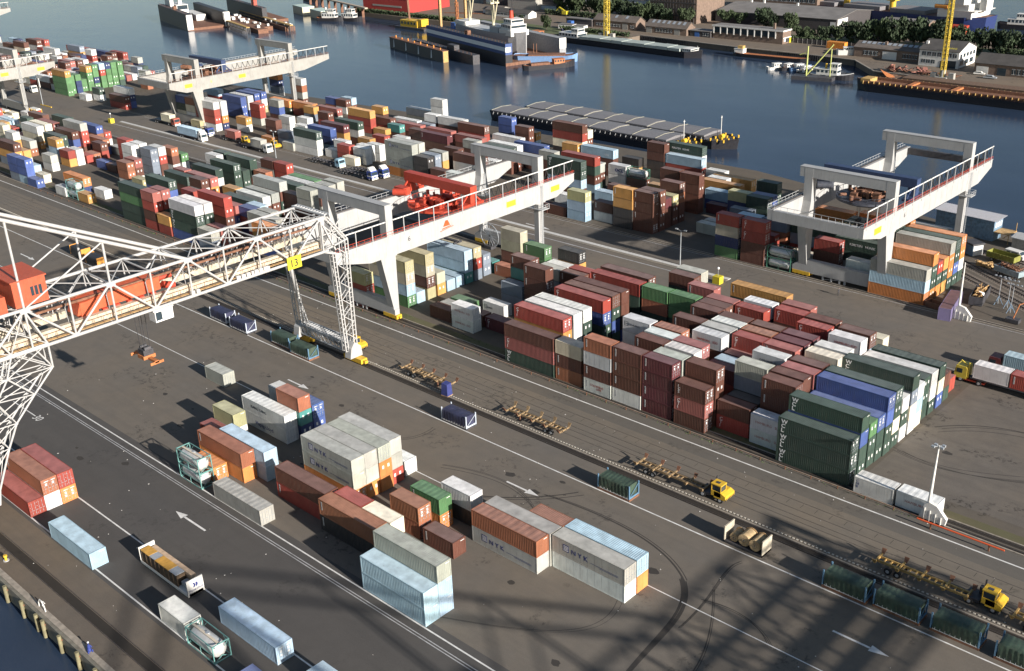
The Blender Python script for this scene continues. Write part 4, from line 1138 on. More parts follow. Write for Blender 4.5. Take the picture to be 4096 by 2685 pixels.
# rows: cluster Y inside each zone; position counted among stacks that carry a separate thing
rows = {}
for s in stacks:
    if '1' in s[5]: rows.setdefault(zone(s[2], s[1]), []).append(s)
info = {}
for z_, ss in rows.items():
    big = z_ in ('middle block', 'riverside block', 'in the foreground yard'); y0 = min(q[2] for q in ss)
    cl = {}
    for q in sorted(ss, key=lambda q: q[2]): cl.setdefault(int(round((q[2]-y0)/(2.93 if z_ != 'in the foreground yard' else 2.5))) if big else 0, []).append(q)
    for ri, kx in enumerate(sorted(cl)):
        for pi_, q in enumerate(sorted(cl[kx], key=lambda q: -q[1])): info[id(q)] = (z_, big, ri, pi_)
def nlen(L): return 'long' if L == 2 else 'short'
used = {}
rest = []
STK = {}
for s in stacks:
    nm, x, y, L, cols, mask = s; rnd = random.Random(hash((round(x*10), round(y*10))) & 0xffff); n = len(cols); STK[nm] = s
    for t, ch in enumerate(cols):
        z = t*CH+.01; top = t == n-1
        if mask[t] == '0' and ch not in 'T123': rest.append((x, y, z, L, ch, nm, t, top)); continue
        if ch == 'T': g = tank_container(x, y, z, 'frame_green_dark' if y > 200 else 'frame_green'); kind_, cat, gr = 'white tank container', 'tank container', 'tank containers'
        elif ch in '123':
            g = tarp_rack(x, y, z, ch, rnd); cat, gr = 'flat rack', 'covered flat racks in line beside the rail tracks'
            kind_ = {'1': 'black covered flat rack with orange ends', '2': 'navy tarpaulin covered flat rack', '3': 'green tarpaulin covered flat rack'}[ch]
        else:
            g = container(x, y, z, L, ch, rnd, nm, t, top); letter(g, nm, t, L); cat, gr = 'container', 'stacked shipping containers'
            kind_ = CNAME[ch]+' '+nlen(L)+' container'
        iz = info.get(id(s)) or (zone(y, x), False, 0, 0)
        z_, big, ri, pi_ = iz
        tier = 'alone' if n == 1 else ('on top' if top else ('at the bottom' if t == 0 else ('second up' if t == 1 else 'third up')))
        if big and 'block' in z_: lab = '%s %s, %s row of %s, %s from right' % (kind_, tier, ordn(ri), z_, ordn(pi_))
        elif big: lab = '%s %s %s, %s row, %s from right' % (kind_, tier, z_, ordn(ri), ordn(pi_))
        else: lab = '%s %s, %s from right %s' % (kind_, tier, ordn(pi_), z_)
        if ch == 'T': lab = '%s %s, %s' % (kind_, tier, {'in the foreground yard': 'foreground yard beside orange container', 'beside the near quay': 'in pale green frame near the quay', 'middle block': 'middle block', 'riverside block': 'riverside block, '+ordn(ri)+' row'}[z_])
        if (nm, t) in LET:
            w_ = LET[(nm, t)][0].replace('\n', '').replace('  ', ' ').strip()
            if big: lab = '%s container lettered %s, %s, row %s of %s, %s from right' % (CNAME.get(ch, ''), w_.split()[0], tier, ordn(ri), z_.replace('in the ', ''), ordn(pi_))
        while lab in used: lab += ' again' if False else ' there'; 
        used[lab] = 1
        tag(g, lab, cat, gr)
# the smaller, more distant or mostly hidden ones: one object
mb = MB(); cl_ = []; rnd = random.Random(5)
def qd(P, c): mb.poly(P, [(0, 1, 2, 3)]); cl_.append(c)
for (x, y, z, L, ch, nm, t, top) in rest:
    l = LEN[L]; H = CH-.02; j = rnd.uniform(.82, 1.18); c = tuple(v*j for v in PAL[ch]); a, b_, c0, c1 = x-l, x, y, y+CW
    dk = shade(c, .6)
    qd([(a, c0, z), (b_, c0, z), (b_, c0, z+H), (a, c0, z+H)], c); qd([(b_, c0, z), (b_, c1, z), (b_, c1, z+H), (b_, c0, z+H)], c)
    qd([(b_, c1, z), (a, c1, z), (a, c1, z+H), (b_, c1, z+H)], c); qd([(a, c1, z), (a, c0, z), (a, c0, z+H), (a, c1, z+H)], c)
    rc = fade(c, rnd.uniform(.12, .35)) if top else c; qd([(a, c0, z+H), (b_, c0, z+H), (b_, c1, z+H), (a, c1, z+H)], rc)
    # framed ends and side panels, two centimetres proud
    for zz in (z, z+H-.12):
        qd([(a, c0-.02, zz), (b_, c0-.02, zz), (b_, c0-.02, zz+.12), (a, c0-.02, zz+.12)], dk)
    for k in range(2): qd([(b_+.02, c0+.14+k*1.12, z+.14), (b_+.02, c0+1.17+k*1.12, z+.14), (b_+.02, c0+1.17+k*1.12, z+H-.12), (b_+.02, c0+.14+k*1.12, z+H-.12)], shade(c, 1.06))
    if ch not in 'wcg' and rnd.random() < .6:
        for k in range(2): qd([(b_+.03, c0+.5+k*1.05, z+1.3), (b_+.03, c0+.85+k*1.05, z+1.3), (b_+.03, c0+.85+k*1.05, z+1.85), (b_+.03, c0+.5+k*1.05, z+1.85)], (.6, .6, .58))
me = mb.mesh('container_rows', mat('container_paint_rows', rough=.55, var=.15, scale=.5, rust=.14, streak=.22, src='att', wave=('X', 3.0)))
at = me.color_attributes.new('col', 'FLOAT_COLOR', 'CORNER'); buf = []
for c in cl_: buf += [*c, 1]*4
at.data.foreach_set('color', buf)
o = obj('container_rows', me)
tag(o, 'remaining smaller and partly hidden containers filling the stacks of the terminal', 'containers', kind='stuff')

# ================================================================ gantry cranes over the stacks
def gantry(label, xr, yn, yf, tipn, tipf, style='fresh', numeral='6', trolley=None, ytr=0, farbeam=False, nearbeam=True, plate=None, emblem=False):
    """xr: outer right face of the right girder; legs on rails at yn and yf; girders from tipn to tipf"""
    g = empty('gantry_crane', (xr-11, (yn+yf)/2, 0), 0, label, 'gantry crane'); ox, oy = -(xr-11), -(yn+yf)/2
    PA = M_('gantry_paint' if style == 'fresh' else 'gantry_old'); xl = xr-21.6; off = (ox, oy, 0); zt, zb = 18.2, 14.0
    def add(mb, name, m, par=g): return mb.build(name, m, par, off if par is g else (0, 0, 0))
    for gi, x in enumerate((xr-1.2, xl)):
        mb = MB(); pr = [(tipn, 16.1), (yn-5.5, zb), (yf+5.5, zb), (tipf, 16.4), (tipf, zt), (tipn, zt)]
        mb.extr(pr, 'x', x, x+1.2); mb.box((x-.15, tipn, zt), (x+1.35, tipf, zt+.12))
        y = tipn+2
        while y < tipf-1: mb.box((x-.025, y, zb+.4), (x+1.225, y+.05, zt-.1)) if y > yn-5 and y < yf+5 else None; y += 2.9
        gd = add(mb, 'girder', PA)
        # walkway railing
        mb = MB(); xx = x+1.25 if gi == 0 else x-.05; rm = M_('signal_red') if style == 'fresh' else M_('rusty_metal')
        mb.tube((xx, tipn, zt+1.1), (xx, tipf, zt+1.1) if gi else (xx, tipf, zt+.75), .05, n=5)
        mb.bar((xx, tipn, zt+.45), (xx, tipf, zt+.45), .06)
        y = tipn
        while y <= tipf: mb.bar((xx, y, zt), (xx, y, zt+1.1), .06); y += 1.45
        mb.build('railing', rm if gi == 0 else M_('steel_grey'), gd)
        MB().box((x+.45, tipn+.5, zt+.12), (x+.75, tipf-.5, zt+.3)).build('trolley_rail', M_('rail_steel'), gd)
    # conductor pipe carried on posts over the right girder, cable loops hanging from it
    mb = MB(); xx = xr-.1; mb.tube((xx, tipn+1, zt+3.2), (xx, yn-1, zt+3.2), .14, n=6); mb.tube((xx, yn+1, zt+3.2), (xx, tipf-.3, zt+3.2), .14, n=6)
    pipe = add(mb, 'cable_track', M_('steel_white')); y = tipn+1
    while y < tipf: MB().bar((xx+.12, y, zt-.6), (xx+.12, y, zt+3.4), .16).build('track_post', M_('steel_grey'), pipe); y += 4.2
    mb = MB(); y = (ytr if ytr else yn)+3.5
    while y < tipf-2:
        pts = [(xx-.35, y+2.3*i/6, zt+3.0-2.2*sin(pi*i/6)**.8) for i in range(7)]; mb.path(pts, .09, 4); y += 2.3
    mb.build('festoon_cable', M_('rubber'), pipe)
    # portal frames, legs
    for yi, y in enumerate((yn, yf)):
        for x in (xr, xl+1.2):
            s = 1 if x == xr else -1; xo = x; xi = x-1.9*s; a, b = min(xo, xi), max(xo, xi); mb = MB()
            mb.box((a-.02, y-.9, 17.2), (b+.02, y+.9, 24.6))                                     # upper post
            mb.extr([(y-1.7, zb-.2), (y+1.4, zb-.2), (y+.92, 17.3), (y-.92, 17.3)], 'x', a-.03, b+.03) # splayed collar at the girder
            if yi == 0: mb.extr([(y-2.9, zb), (y-.4, 1.6), (y+.85, 1.6), (y+1.0, zb)], 'x', a, b)
            else: mb.box((a+.25, y-.75, 3.4), (b-.25, y+.75, zb))
            lg = add(mb, 'leg', PA)
            if yi == 1:
                q = MB(); q.box((a-1.3, y-1.3, 12.4), (b+1.3, y+1.3, 12.55))
                for (px, py) in ((a-1.3, y-1.3), (b+1.3, y-1.3), (b+1.3, y+1.3), (a-1.3, y+1.3), (b+1.3, y), (a-1.3, y)): q.bar((px, py, 12.5), (px, py, 13.6), .07)
                for z in (13.1, 13.6):
                    for p0, p1 in (((a-1.3, y-1.3), (b+1.3, y-1.3)), ((b+1.3, y-1.3), (b+1.3, y+1.3)), ((b+1.3, y+1.3), (a-1.3, y+1.3)), ((a-1.3, y+1.3), (a-1.3, y-1.3))): q.bar((*p0, z), (*p1, z), .06)
                q.build('platform', M_('steel_grey'), lg)
                q = MB(); [q.bar((b+.35, y+k*.25, 3), (b+.35, y+k*.25, 18), .07) for k in (-1, 1)]
                z = 3.2
                while z < 18: q.bar((b+.35, y-.25, z), (b+.35, y+.25, z), .04); z += .45
                q.build('ladder', M_('galv'), lg)
        mb = MB(); mb.box((xl, y-.88, 22.6), (xr, y+.88, 24.75)); mb.box((xl-.03, y-.93, 24.75), (xr+.03, y+.93, 24.82)); add(mb, 'portal_beam', PA)
        mb = MB(); mb.extr([(xl-.3, .95), (xr+.3, .95), (xr+.3, 2.2), (xr-2.4, 3.9), (xl+2.4, 3.9), (xl-.3, 2.2)], 'y', y-.62, y+.62)
        sb = add(mb, 'sill_beam', PA)
        for x in (xl-.2, xr-3.4):
            q = MB(); q.box((x, y-.72, .35), (x+4.2, y+.72, 1.1)); q.box((x+.6, y-.6, 1.1), (x+3.4, y+.6, 1.75)); q.box((x+4.2, y-.25, .5), (x+4.7, y+.25, .9))
            for k in range(4): q.tube((x+.6+k*1.0, y-.5, .4), (x+.6+k*1.0, y+.5, .4), .38, n=10)
            q.build('bogie', M_('yellow_paint' if style == 'fresh' else 'dark_metal'), sb)
        if yi == 0:
            q = MB()
            for x in (xl+7, xl+9, xl+11, xl+12.2): q.box((x, y-.55, .05), (x+.35, y-.2, 1.0))
            q.bar((xl+7, y-.4, .2), (xl+12, y-.4, .9), .1); q.build('cable_guide', M_('steel_grey'), sb)
    if nearbeam:
        mb = MB(); mb.box((xl+1.2, tipn-.02, 16.0), (xr-1.2, tipn+1.1, zt-.02)); eb = add(mb, 'end_beam', PA)
        q = MB(); q.tube((xl, tipn, zt+1.1), (xr, tipn, zt+1.1), .05, n=5)
        for k in range(15): q.bar((xl+k*1.54, tipn, zt), (xl+k*1.54, tipn, zt+1.1), .06)
        q.build('railing', M_('steel_grey'), eb)
    if farbeam: mb = MB(); mb.box((xl+1.2, tipf-1.2, 16.6), (xr-1.2, tipf-.2, zt-.02)); add(mb, 'end_beam', M_('dark_metal'))
    o = side_x(numeral, 1.5, IK if style == 'fresh' else YI, g, xr+.02+ox, yn+4.6+oy, 17.1)
    for (py, txt) in (plate or []):
        pl = MB().box((0, 0, 0), (.05, 3.0, 1.3)).build('number_plate', M_('sign_yellow'), g, (xr+.02+ox, py+oy, 15.6)); end_text(txt, .7, IK, pl, .056, .35, 1.0) if txt else None
    if emblem:
        q = MB(); Y, Z = 150.9+oy, 15.55; x0 = xr+.03+ox
        q.poly([(x0, Y-1.05, Z+.75), (x0, Y+1.0, Z+.75), (x0, Y+.35, Z+2.0), (x0, Y-.35, Z+2.0)], [(0, 1, 2, 3)]); q.poly([(x0, Y-1.35, Z+.2), (x0, Y+1.2, Z+.42), (x0, Y+1.2, Z+.62), (x0, Y-1.35, Z+.45)], [(0, 1, 2, 3)])
        q.poly([(x0, Y-2.0, Z-.15), (x0, Y+2.0, Z+.3), (x0, Y+2.0, Z+.42), (x0, Y-2.0, Z+.0)], [(0, 1, 2, 3)]); q.build('emblem', mat('emblem_red', (.55, .08, .02), .5), g)
    if trolley: make_trolley(g, trolley, xr, xl, ytr, zt, off)
    return g
def side_x(s, size, m, par, x, y, z): return end_text(s, size, m, par, x, y, z, name='numeral')
def make_trolley(g, colour, xr, xl, y, zt, off):
    cm = M_(colour); fm = cm if colour == 'signal_red' else mat('trolley_blue', (.03, .05, .11), .5, var=.2)
    root = MB().box((xl+.1, y-.95, zt+2.7), (xr-.1, y+.95, zt+4.7)).build('trolley_frame', fm, g, off)
    for x in (xl+.3, xr-2.0):
        q = MB(); q.box((x, y-.85, zt+.6), (x+1.7, y+.85, zt+2.7)); q.box((x-.1, y-3.2, zt+.25), (x+1.5, y+3.4, zt+.85))
        for s_ in (-1, 1): q.bar((x+.8, y+s_*.8, zt+2.7), (x+.8, y+s_*3, zt+.7), .35)
        q.build('trolley_leg', fm, root)
    cx = (xl+xr)/2; q = MB(); n = 28
    q.tube((cx, y-1.0, zt-1.2), (cx, y-1.0, zt-.7), 6.6, n=n); q.tube((cx, y-1, zt-1.8), (cx, y-1, zt-1.2), 5.2, n=n); q.build('turntable', cm, root)
    q = MB(); r_ = random.Random(3)
    for i in range(46):
        a, r = r_.uniform(0, 6.28), r_.uniform(.5, 5.6); px, py = cx+r*cos(a), y-1+r*sin(a); h = r_.uniform(.5, 1.9)
        if i % 3 == 0: q.tube((px, py, zt-.7), (px, py, zt-.7+h), r_.uniform(.2, .55), n=8)
        elif i % 3 == 1: q.bx((px, py, zt-.7+h/2), (r_.uniform(.4, 1.6), r_.uniform(.4, 1.4), h))
        else: q.tube((px, py, zt+.1), (px+r_.uniform(-1.5, 1.5), py+r_.uniform(-1.5, 1.5), zt+.2), r_.uniform(.2, .5), n=8)
    q.tube((cx-2, y-2, zt), (cx+1.6, y-2, zt), .75, n=12).tube((cx-1, y+2, zt), (cx+2.5, y+2, zt), .75, n=12)
    q.build('winch_machinery', cm if colour == 'signal_red' else M_('rusty_metal'), root)
    q = MB()
    for i in range(n):
        a, b = 2*pi*i/n, 2*pi*(i+1)/n; p0, p1 = (cx+6.6*cos(a), y-1+6.6*sin(a)), (cx+6.6*cos(b), y-1+6.6*sin(b)); q.bar((*p0, zt+.4), (*p1, zt+.4), .08); q.bar((*p0, zt-.7), (*p0, zt+.4), .07)
    q.build('railing', cm, root)
    MB().box((xl+.2, y-4.2, zt+.3), (xl+3.4, y-2.2, zt+2.0)).tube((xl+1, y-5.2, zt+1.1), (xl+3.6, y-3.6, zt+1.1), .8, n=12).build('drive_unit', cm, root)
    return root
def spreader(label, x, y, z, ztop, colour, stripes=False, rz=0):
    s = empty('spreader', (x, y, z), rz, label, 'spreader'); q = MB()
    q.box((-6, -.35, .2), (6, .35, .6)); [q.box((sx, -1.2, 0), (sx+.35, 1.2, .45)) for sx in (-6, 5.65)]; q.box((-1.8, -1.1, .3), (1.8, 1.1, .9)); q.build('spreader_beam', M_(colour), s)
    q = MB(); q.box((-1.6, -.9, .9), (1.6, .9, 1.9)).tube((-1.2, -.6, 1.9), (-1.2, .6, 1.9), .5, n=10).tube((1.2, -.6, 1.9), (1.2, .6, 1.9), .5, n=10); q.build('head_block', M_('dark_metal'), s)
    q = MB(); [q.tube((sx, sy, 1.9), (sx*1.2, sy*1.2, ztop-z), .03, n=4) for sx in (-1.3, -1.1, 1.1, 1.3) for sy in (-.5, .5)]; q.build('hoist_rope', M_('dark_metal'), s)
    if stripes:
        q = MB(); [q.box((-5.8+k*.8, -.37, .25), (-5.4+k*.8, .37, .62)) for k in range(15)]; q.build('warning_stripes', M_('yellow_paint'), s)
    return s
gantry('white portal crane with a bright red trolley straddling the middle block', -162.6, 135.2, 181.2, 121.2, 193.0, 'fresh', '6', 'signal_red', 159.5, plate=((169.5, ''), (184.6, '1')), emblem=True)
gantry('grey portal crane with dark blue trolley over the right end of the riverside block', -90.4, 209.4, 248.2, 195.8, 261, 'old', '6', 'trolley_blue_key', 221.5, farbeam=True, plate=((201, ''), )) if False else None
mat('trolley_dark', (.05, .055, .07), .55, var=.3, rust=.3)
gantry('grey portal crane with dark trolley at the right end of the riverside block', -90.4, 209.4, 248.2, 195.8, 261, 'fresh', '6', 'trolley_dark', 220.0, farbeam=True, plate=((200.6, ''), ))
gantry('weathered pale portal crane over the left part of the riverside block', -350.6, 209.4, 250.2, 197.5, 268, 'old', '6', 'rusty_metal', 220.5, plate=((203.5, ''), (226, '')))
gantry('weathered portal crane at the far left edge over the middle block', -434.2, 135.2, 181.8, 121.2, 196.5, 'old', '4', 'rusty_metal', 160, plate=((189, ''), (174.5, '')))
gantry('most distant portal crane at the top left corner above the riverside stacks', -630, 209.4, 250, 197, 266.3, 'old', '2', None, 0)
spreader('black spreader with yellow stripes hanging under the right riverside crane', -101.5, 219, 9.8, 16.6, 'ink', True)
spreader('dark spreader hanging inside the white crane with the red trolley', -173.5, 158.6, 9.2, 17, 'dark_metal')
# cable reel under the white gantry
g = empty('cable_reel', (-178, 179.2, 0), 0, 'big spoked cable reel under the far leg of the white portal crane', 'cable reel')
q = MB()
for k in range(16): a = 2*pi*k/16; q.bar((0, 0, 3.2), (3.0*cos(a), 0, 3.2+3.0*sin(a)), .1); q.bar((3*cos(a), 0, 3.2+3*sin(a)), (3*cos(a+.3927), 0, 3.2+3*sin(a+.3927)), .14)
q.build('spoked_wheel', M_('galv'), g); MB().box((-1.2, -.9, 0), (1.2, .9, .8)).bar((-1, .5, .6), (0, .3, 3.2), .25).bar((1, .5, .6), (0, .3, 3.2), .25).build('stand', M_('dark_metal'), g)
# ================================================================ lattice ship-to-rail crane number 13
TP_ = M_('truss_paint')
def lattice_crane(label, dx, detail=True):
    g = empty('lattice_crane', (-161.5+dx, 80, 0), 0, label, 'lattice crane'); off = (161.5-dx, -80, 0) if False else (161.5, -80, 0)
    XN, XF = -153.0, -161.6; zt, zb = 30.1, 23.7; Y = [37.2+6.75*i for i in range(12)]      # 37.2 .. 111.45
    def B(mb, name, m=TP_, par=None): return mb.build(name, m, par or g, off if par is None else (0, 0, 0))
    tr = []
    for x in (XN, XF):
        mb = MB(); mb.tube((x, Y[0], zt), (x, Y[-1], zt), .27, n=8); mb.tube((x, Y[0], zb), (x, Y[-1]+1, zb), .27, n=8)
        for i, y in enumerate(Y):
            mb.tube((x, y, zb), (x, y, zt), .17, n=6)
            if i % 2 == 1:
                mb.tube((x, y, zt), (x, y-6.75, zb), .2, n=6)
                if i < 11: mb.tube((x, y, zt), (x, y+6.75, zb), .2, n=6)
            if i % 2 == 1: mb.bx((x, y, zt-.15), (.5, 1.5, .8))
        tr.append(B(mb, 'side_truss'))
        # stay running up to the tower head, with its hangers
        mb = MB(); mb.tube((x, Y[7], zt), (x, 42.5, 51.2), .3, n=8)
        for i in (5, 3): mb.tube((x, Y[i], zt), (x, Y[i], zt+(Y[7]-Y[i])*.5), .2, n=6)
        mb.tube((x, Y[5], zt+6.7), (x, Y[3], zt), .14, n=6); mb.tube((x, 42.5, 51.2), (x, 10, 36), .3, n=8)
        B(mb, 'stay')
    mb = MB()
    for i, y in enumerate(Y):
        mb.tube((XN, y, zt), (XF, y, zt), .15, n=6)
        if i < 11: mb.tube((XN, y, zt), (XF, y+6.75, zt), .11, n=5); mb.tube((XF, y, zt), (XN, y+6.75, zt), .11, n=5)
        mb.tube((XN, y, zt), (XN-2.2, y, zt-2.6), .1, n=5); mb.tube((XF, y, zt), (XF+2.2, y, zt-2.6), .1, n=5)
        for x, s_ in ((XN, -1), (XF, 1)):          # hangers carrying the runway beams
            mb.bar((x+s_*2.0, y, zt-2.4), (x+s_*1.6, y, zb+1.4), .14)
    B(mb, 'top_bracing')
    for x, s_ in ((XN, -1), (XF, 1)):
        mb = MB(); a, b = sorted((x+s_*1.1, x+s_*2.0)); mb.box((a, 34, zb+.6), (b, 112.6, zb+1.7)); y = 34
        while y < 112: mb.box((a-.03, y, zb+.55), (b+.03, y+.15, zb+1.72)); y += 2.25
        rb = B(mb, 'runway_beam', mat('runway_cream', (.46, .40, .30), .65, var=.3, rust=.45, streak=.4))
        a2, b2 = sorted((x+s_*.35, x+s_*1.0)); mb = MB(); mb.box((a2, 36, zb+.35), (b2, 112, zb+.42)); mb.build('walkway', M_('walk_brown'), rb)
        mb = MB(); y = 36
        while y < 111: mb.bar((x+s_*.3, y, zb+.4), (x+s_*.3, y, zb+1.5), .05); y += 1.5
        mb.bar((x+s_*.3, 36, zb+1.5), (x+s_*.3, 111, zb+1.5), .06); mb.build('railing', M_('rusty_metal'), rb)
    mb = MB(); mb.box((XN-3.2, 60, zt-2.5), (XN-2.9, 111.5, zt-2.15)); mb.box((XF+2.9, 60, zt-2.5), (XF+3.2, 111.5, zt-2.15)); B(mb, 'conduit', M_('rusty_metal'))
    if detail:
        mb = MB(); rr = random.Random(9)            # cable loops and small gear inside the bridge
        for i in range(22):
            y = 86+i*1.15; mb.path([(XF+3.3, y+1.1*k/5, zt-2.5-1.9*sin(pi*k/5)) for k in range(6)], .06, 4)
        for i in range(30): mb.bar((XF+2.4, 62+i*1.6, zb+1.6), (XF+2.4, 62+i*1.6, zb+3.6), .07)
        mb.bar((XF+2.4, 62, zb+3.6), (XF+2.4, 110, zb+3.6), .08)
        B(mb, 'festoon_cable', M_('dark_metal'))
    # landside legs: ladder-like lattice posts, arched head, lattice sill
    def ladder(mb, p, q, w_, axis, step=.95, r=.12, th=.22):
        p, q = Vector(p), Vector(q); o = Vector(axis)*w_; n = max(1, int((q-p).length/step))
        mb.bar(p, q, th, th); mb.bar(p+o, q+o, th, th)
        for i in range(n+1): c = p+(q-p)*i/n; mb.bar(c, c+o, .16, .1)
    for x, xs in ((-153.4, 1), (-169.7, -1)):
        mb = MB(); xt = XN if xs == 1 else XF-.2
        if xs == 1:
            for xx in (x, x-.9):
                ladder(mb, (xx, 117.1, 2.6), (xx, 117.3, 24.6), .7, (0, -1, 0)); ladder(mb, (xx, 117.3, 24.6), (xx, 113.2, 29.8), .6, (0, -1, 0)); ladder(mb, (xx, 115.0, 2.6), (xx, 114.2, 22.8), .6, (0, -1, 0))
            z = 3.
            while z < 22: mb.bar((x, 114.8, z), (x, 116.9, z+1.7), .14); mb.bar((x, 116.9, z+1.7), (x, 114.8, z+3.4), .14); mb.bar((x-.9, 114.8, z), (x-.9, 116.9, z+1.7), .12); z += 3.4
            mb.bar((x, 117.2, 24.6), (x, 111.4, zb), .3); mb.bar((x, 114.4, 23.2), (x, 111.4, zt), .3); mb.bar((x, 111.4, zb), (x, 111.4, zt), .35)
            for k in range(8): mb.bar((x-.2, 114, 26.6), (x-.2, 114+2.9*cos(k*.785), 26.6+2.9*sin(k*.785)), .2)
        else:
            mb.tube((x+1.2, 115.6, 9.5), (x+1.2, 113.5, 24), .42, n=10)
            ladder(mb, (x+1.0, 116.4, 2.6), (x+1.2, 115.9, 9.8), .6, (0, -1, 0)); ladder(mb, (x+3.6, 115.6, 4.2), (x+1.4, 115.6, 9.8), .5, (0, -1, 0), .9)
            for z0, z1 in ((2.8, 5.4), (5.4, 8), (8, 11), (11, 14), (14, 17), (17, 20), (20, 23.4)):
                t0, t1 = .2+z0*.09, .2+z1*.09; mb.bar((x-t0, 115.4, z0), (x-t1, 115.4, z1), .2); mb.bar((x-t0+.9, 115.4, z0), (x-t1+.9, 115.4, z1), .2); mb.bar((x-t0, 115.4, z0), (x-t1+.9, 115.4, z1), .12); mb.bar((x-t0, 115.4, z1), (x-t1+.9, 115.4, z1), .12)
        mb.bar((xt, 111.4, zb), (x, 115.6, 22), .35)
        B(mb, 'landside_leg')
        mb = MB(); mb.extr([(114.6, 1.2), (117.6, 1.2), (117.3, 3.2), (115.9, 4.4), (115.0, 3.2)], 'x', x-.8, x+.9); B(mb, 'leg_foot')
        mb = MB(); mb.box((x-2.6, 115.7, .25), (x+2.6, 117.2, 1.15)); [mb.tube((x-2+k*1.3, 115.9, .4), (x-2+k*1.3, 117, .4), .35, n=10) for k in range(4)]; mb.box((x+2.6, 116.1, .4), (x+3.3, 116.8, .95)); B(mb, 'bogie', M_('yellow_paint'))
    mb = MB()
    for yy in (115.3, 117.2):
        for z in (2.1, 4.0):
            mb.bar((-168.6, yy, z), (-154.4, yy, z), .26)
        for i in range(9):
            xa = -168.6+i*1.58; mb.bar((xa, yy, 2.1), (xa+1.58, yy, 4.0) if i % 2 else (xa, yy, 4.0), .14); mb.bar((xa, yy, 4.0), (xa+1.58, yy, 2.1), .14)
    i = -168.6
    while i < -154.4: mb.bar((i, 115.3, 4.0), (i, 117.2, 4.0), .14); mb.bar((i, 115.3, 4.0), (i+.8, 117.2, 4.0), .1); i += .8
    B(mb, 'sill_truss', M_('steel_grey'))
    # head frame above the landside end
    mb = MB()
    for k in range(12): x0 = XF-.5+k*.8; mb.bar((x0, 112.2, zt+.3), (x0, 113.3, zt+.3), .2)
    mb.bar((XF-.6, 112.2, zt+.3), (XN+.4, 112.2, zt+.3), .3); mb.bar((XF-.6, 113.3, zt+.3), (XN+.4, 113.3, zt+.3), .3)
    for x0, x1 in ((XF, XN), (XN, XF)): mb.tube((x0, 111.6, zb), (x1, 111.6, zt), .14, n=5)
    B(mb, 'head_frame', M_('steel_grey'))
    # quayside tower legs, curved on the inside
    curve = [(47.6, 1.5), (48.1, 3.9), (50.8, 9.8), (52.7, 13.3), (56.2, 16.8), (59.7, 20.1), (59.7, 24.0), (57.3, 30.1)]
    inner = [(45.4, 1.5), (45.6, 4.5), (47.2, 9.5), (49.0, 13.5), (50.6, 17.5), (52.8, 20.5), (54.2, 24.0), (51.0, 30.1)]
    outer = [(44.4, 1.5), (43.6, 4.5), (42.6, 9.5), (42.0, 13.5), (41.6, 17.5), (41.2, 20.5), (41.0, 24.0), (41.0, 30.1)]
    for x, xs in ((-153.2, 1), (-169.6, -1)):
        mb = MB(); xt = XN if xs == 1 else XF; zz = lambda z: x+(xt-x)*max(0, min(1, (z-9)/14))
        for sh in (0, 1.9*(-xs)):
            C = [(zz(z)+sh, y, z) for y, z in curve]; I = [(zz(z)+sh, y, z) for y, z in inner]; O = [(zz(z)+sh, y, z) for y, z in outer]
            mb.path(C, .17, 6); mb.path(I, .15, 6); mb.path(O, .2, 6)
            for i in range(8): mb.tube(C[i], I[i], .1, n=5); mb.tube(I[i], O[i], .1, n=5)
            for i in range(7): mb.tube(C[i], I[i+1], .1, n=5); mb.tube(I[i], O[i+1], .1, n=5); mb.tube(O[i], I[i+1], .1, n=5); mb.tube(I[i], C[i+1], .1, n=5)
        for P_ in (curve, inner, outer):
            for i in range(8):
                y, z = P_[i]; mb.tube((zz(z), y, z), (zz(z)+1.9*(-xs), y, z), .1, n=5)
                if i < 7: y2, z2 = P_[i+1]; mb.tube((zz(z), y, z), (zz(z2)+1.9*(-xs), y2, z2), .08, n=5)
        B(mb, 'tower_leg')
        mb = MB(); mb.box((x-3, 43.7, .25), (x+3, 45.2, 1.4)); [mb.tube((x-2.2+k*1.4, 43.8, .4), (x-2.2+k*1.4, 45.1, .4), .35, n=10) for k in range(4)]; B(mb, 'bogie', M_('yellow_paint'))
    mb = MB(); mb.tube((-154.5, 44.5, 4.2), (-168.4, 44.5, 4.2), .3); mb.tube((-154.5, 46.5, 5.5), (-168.4, 46.5, 5.5), .2)
    for k in range(6): mb.tube((-154.5-k*2.4, 44.5, 4.2), (-156.9-k*2.4, 46.5, 5.5), .12)
    for (y, z) in ((52.7, 13.3), (59.7, 20.1), (41.6, 17.5)): mb.tube((XN, y, z), (XF, y, z), .18)
    mb.tube((XN, 59.7, 20.1), (XF, 56, 29), .14); mb.tube((XF, 59.7, 20.1), (XN, 56, 29), .14)
    for x in (XN, XF): mb.path([(x, 41, 30.1), (x, 42.5, 51.2), (x, 51, 30.1)], .28, 8); mb.tube((x, 41.6, 38), (x, 48.2, 38), .15)
    mb.tube((XN, 42.5, 51.2), (XF, 42.5, 51.2), .25); B(mb, 'tower_head')
    # boom out over the water
    mb = MB()
    for x in (XN, XF): mb.tube((x, 10, zt), (x, 37.2, zt), .24); mb.tube((x, 10, zb), (x, 37.2, zb), .24); [mb.tube((x, 10+k*6.8, zb), (x, 10+k*6.8, zt), .14) for k in range(4)]; [mb.tube((x, 10+k*6.8, zb if k % 2 else zt), (x, 16.8+k*6.8, zt if k % 2 else zb), .16) for k in range(4)]
    B(mb, 'boom')
    # machine house, trolley, driver's cab
    RM = mat('house_red', (.42, .075, .03), .55, var=.12, streak=.25)
    mh = B(MB().box((-160.6, 56.4, 30.5), (-153.05, 61.4, 34.4)).box((-160.8, 56.2, 34.4), (-152.8, 61.6, 34.6)), 'machine_house', RM)
    mb = MB()
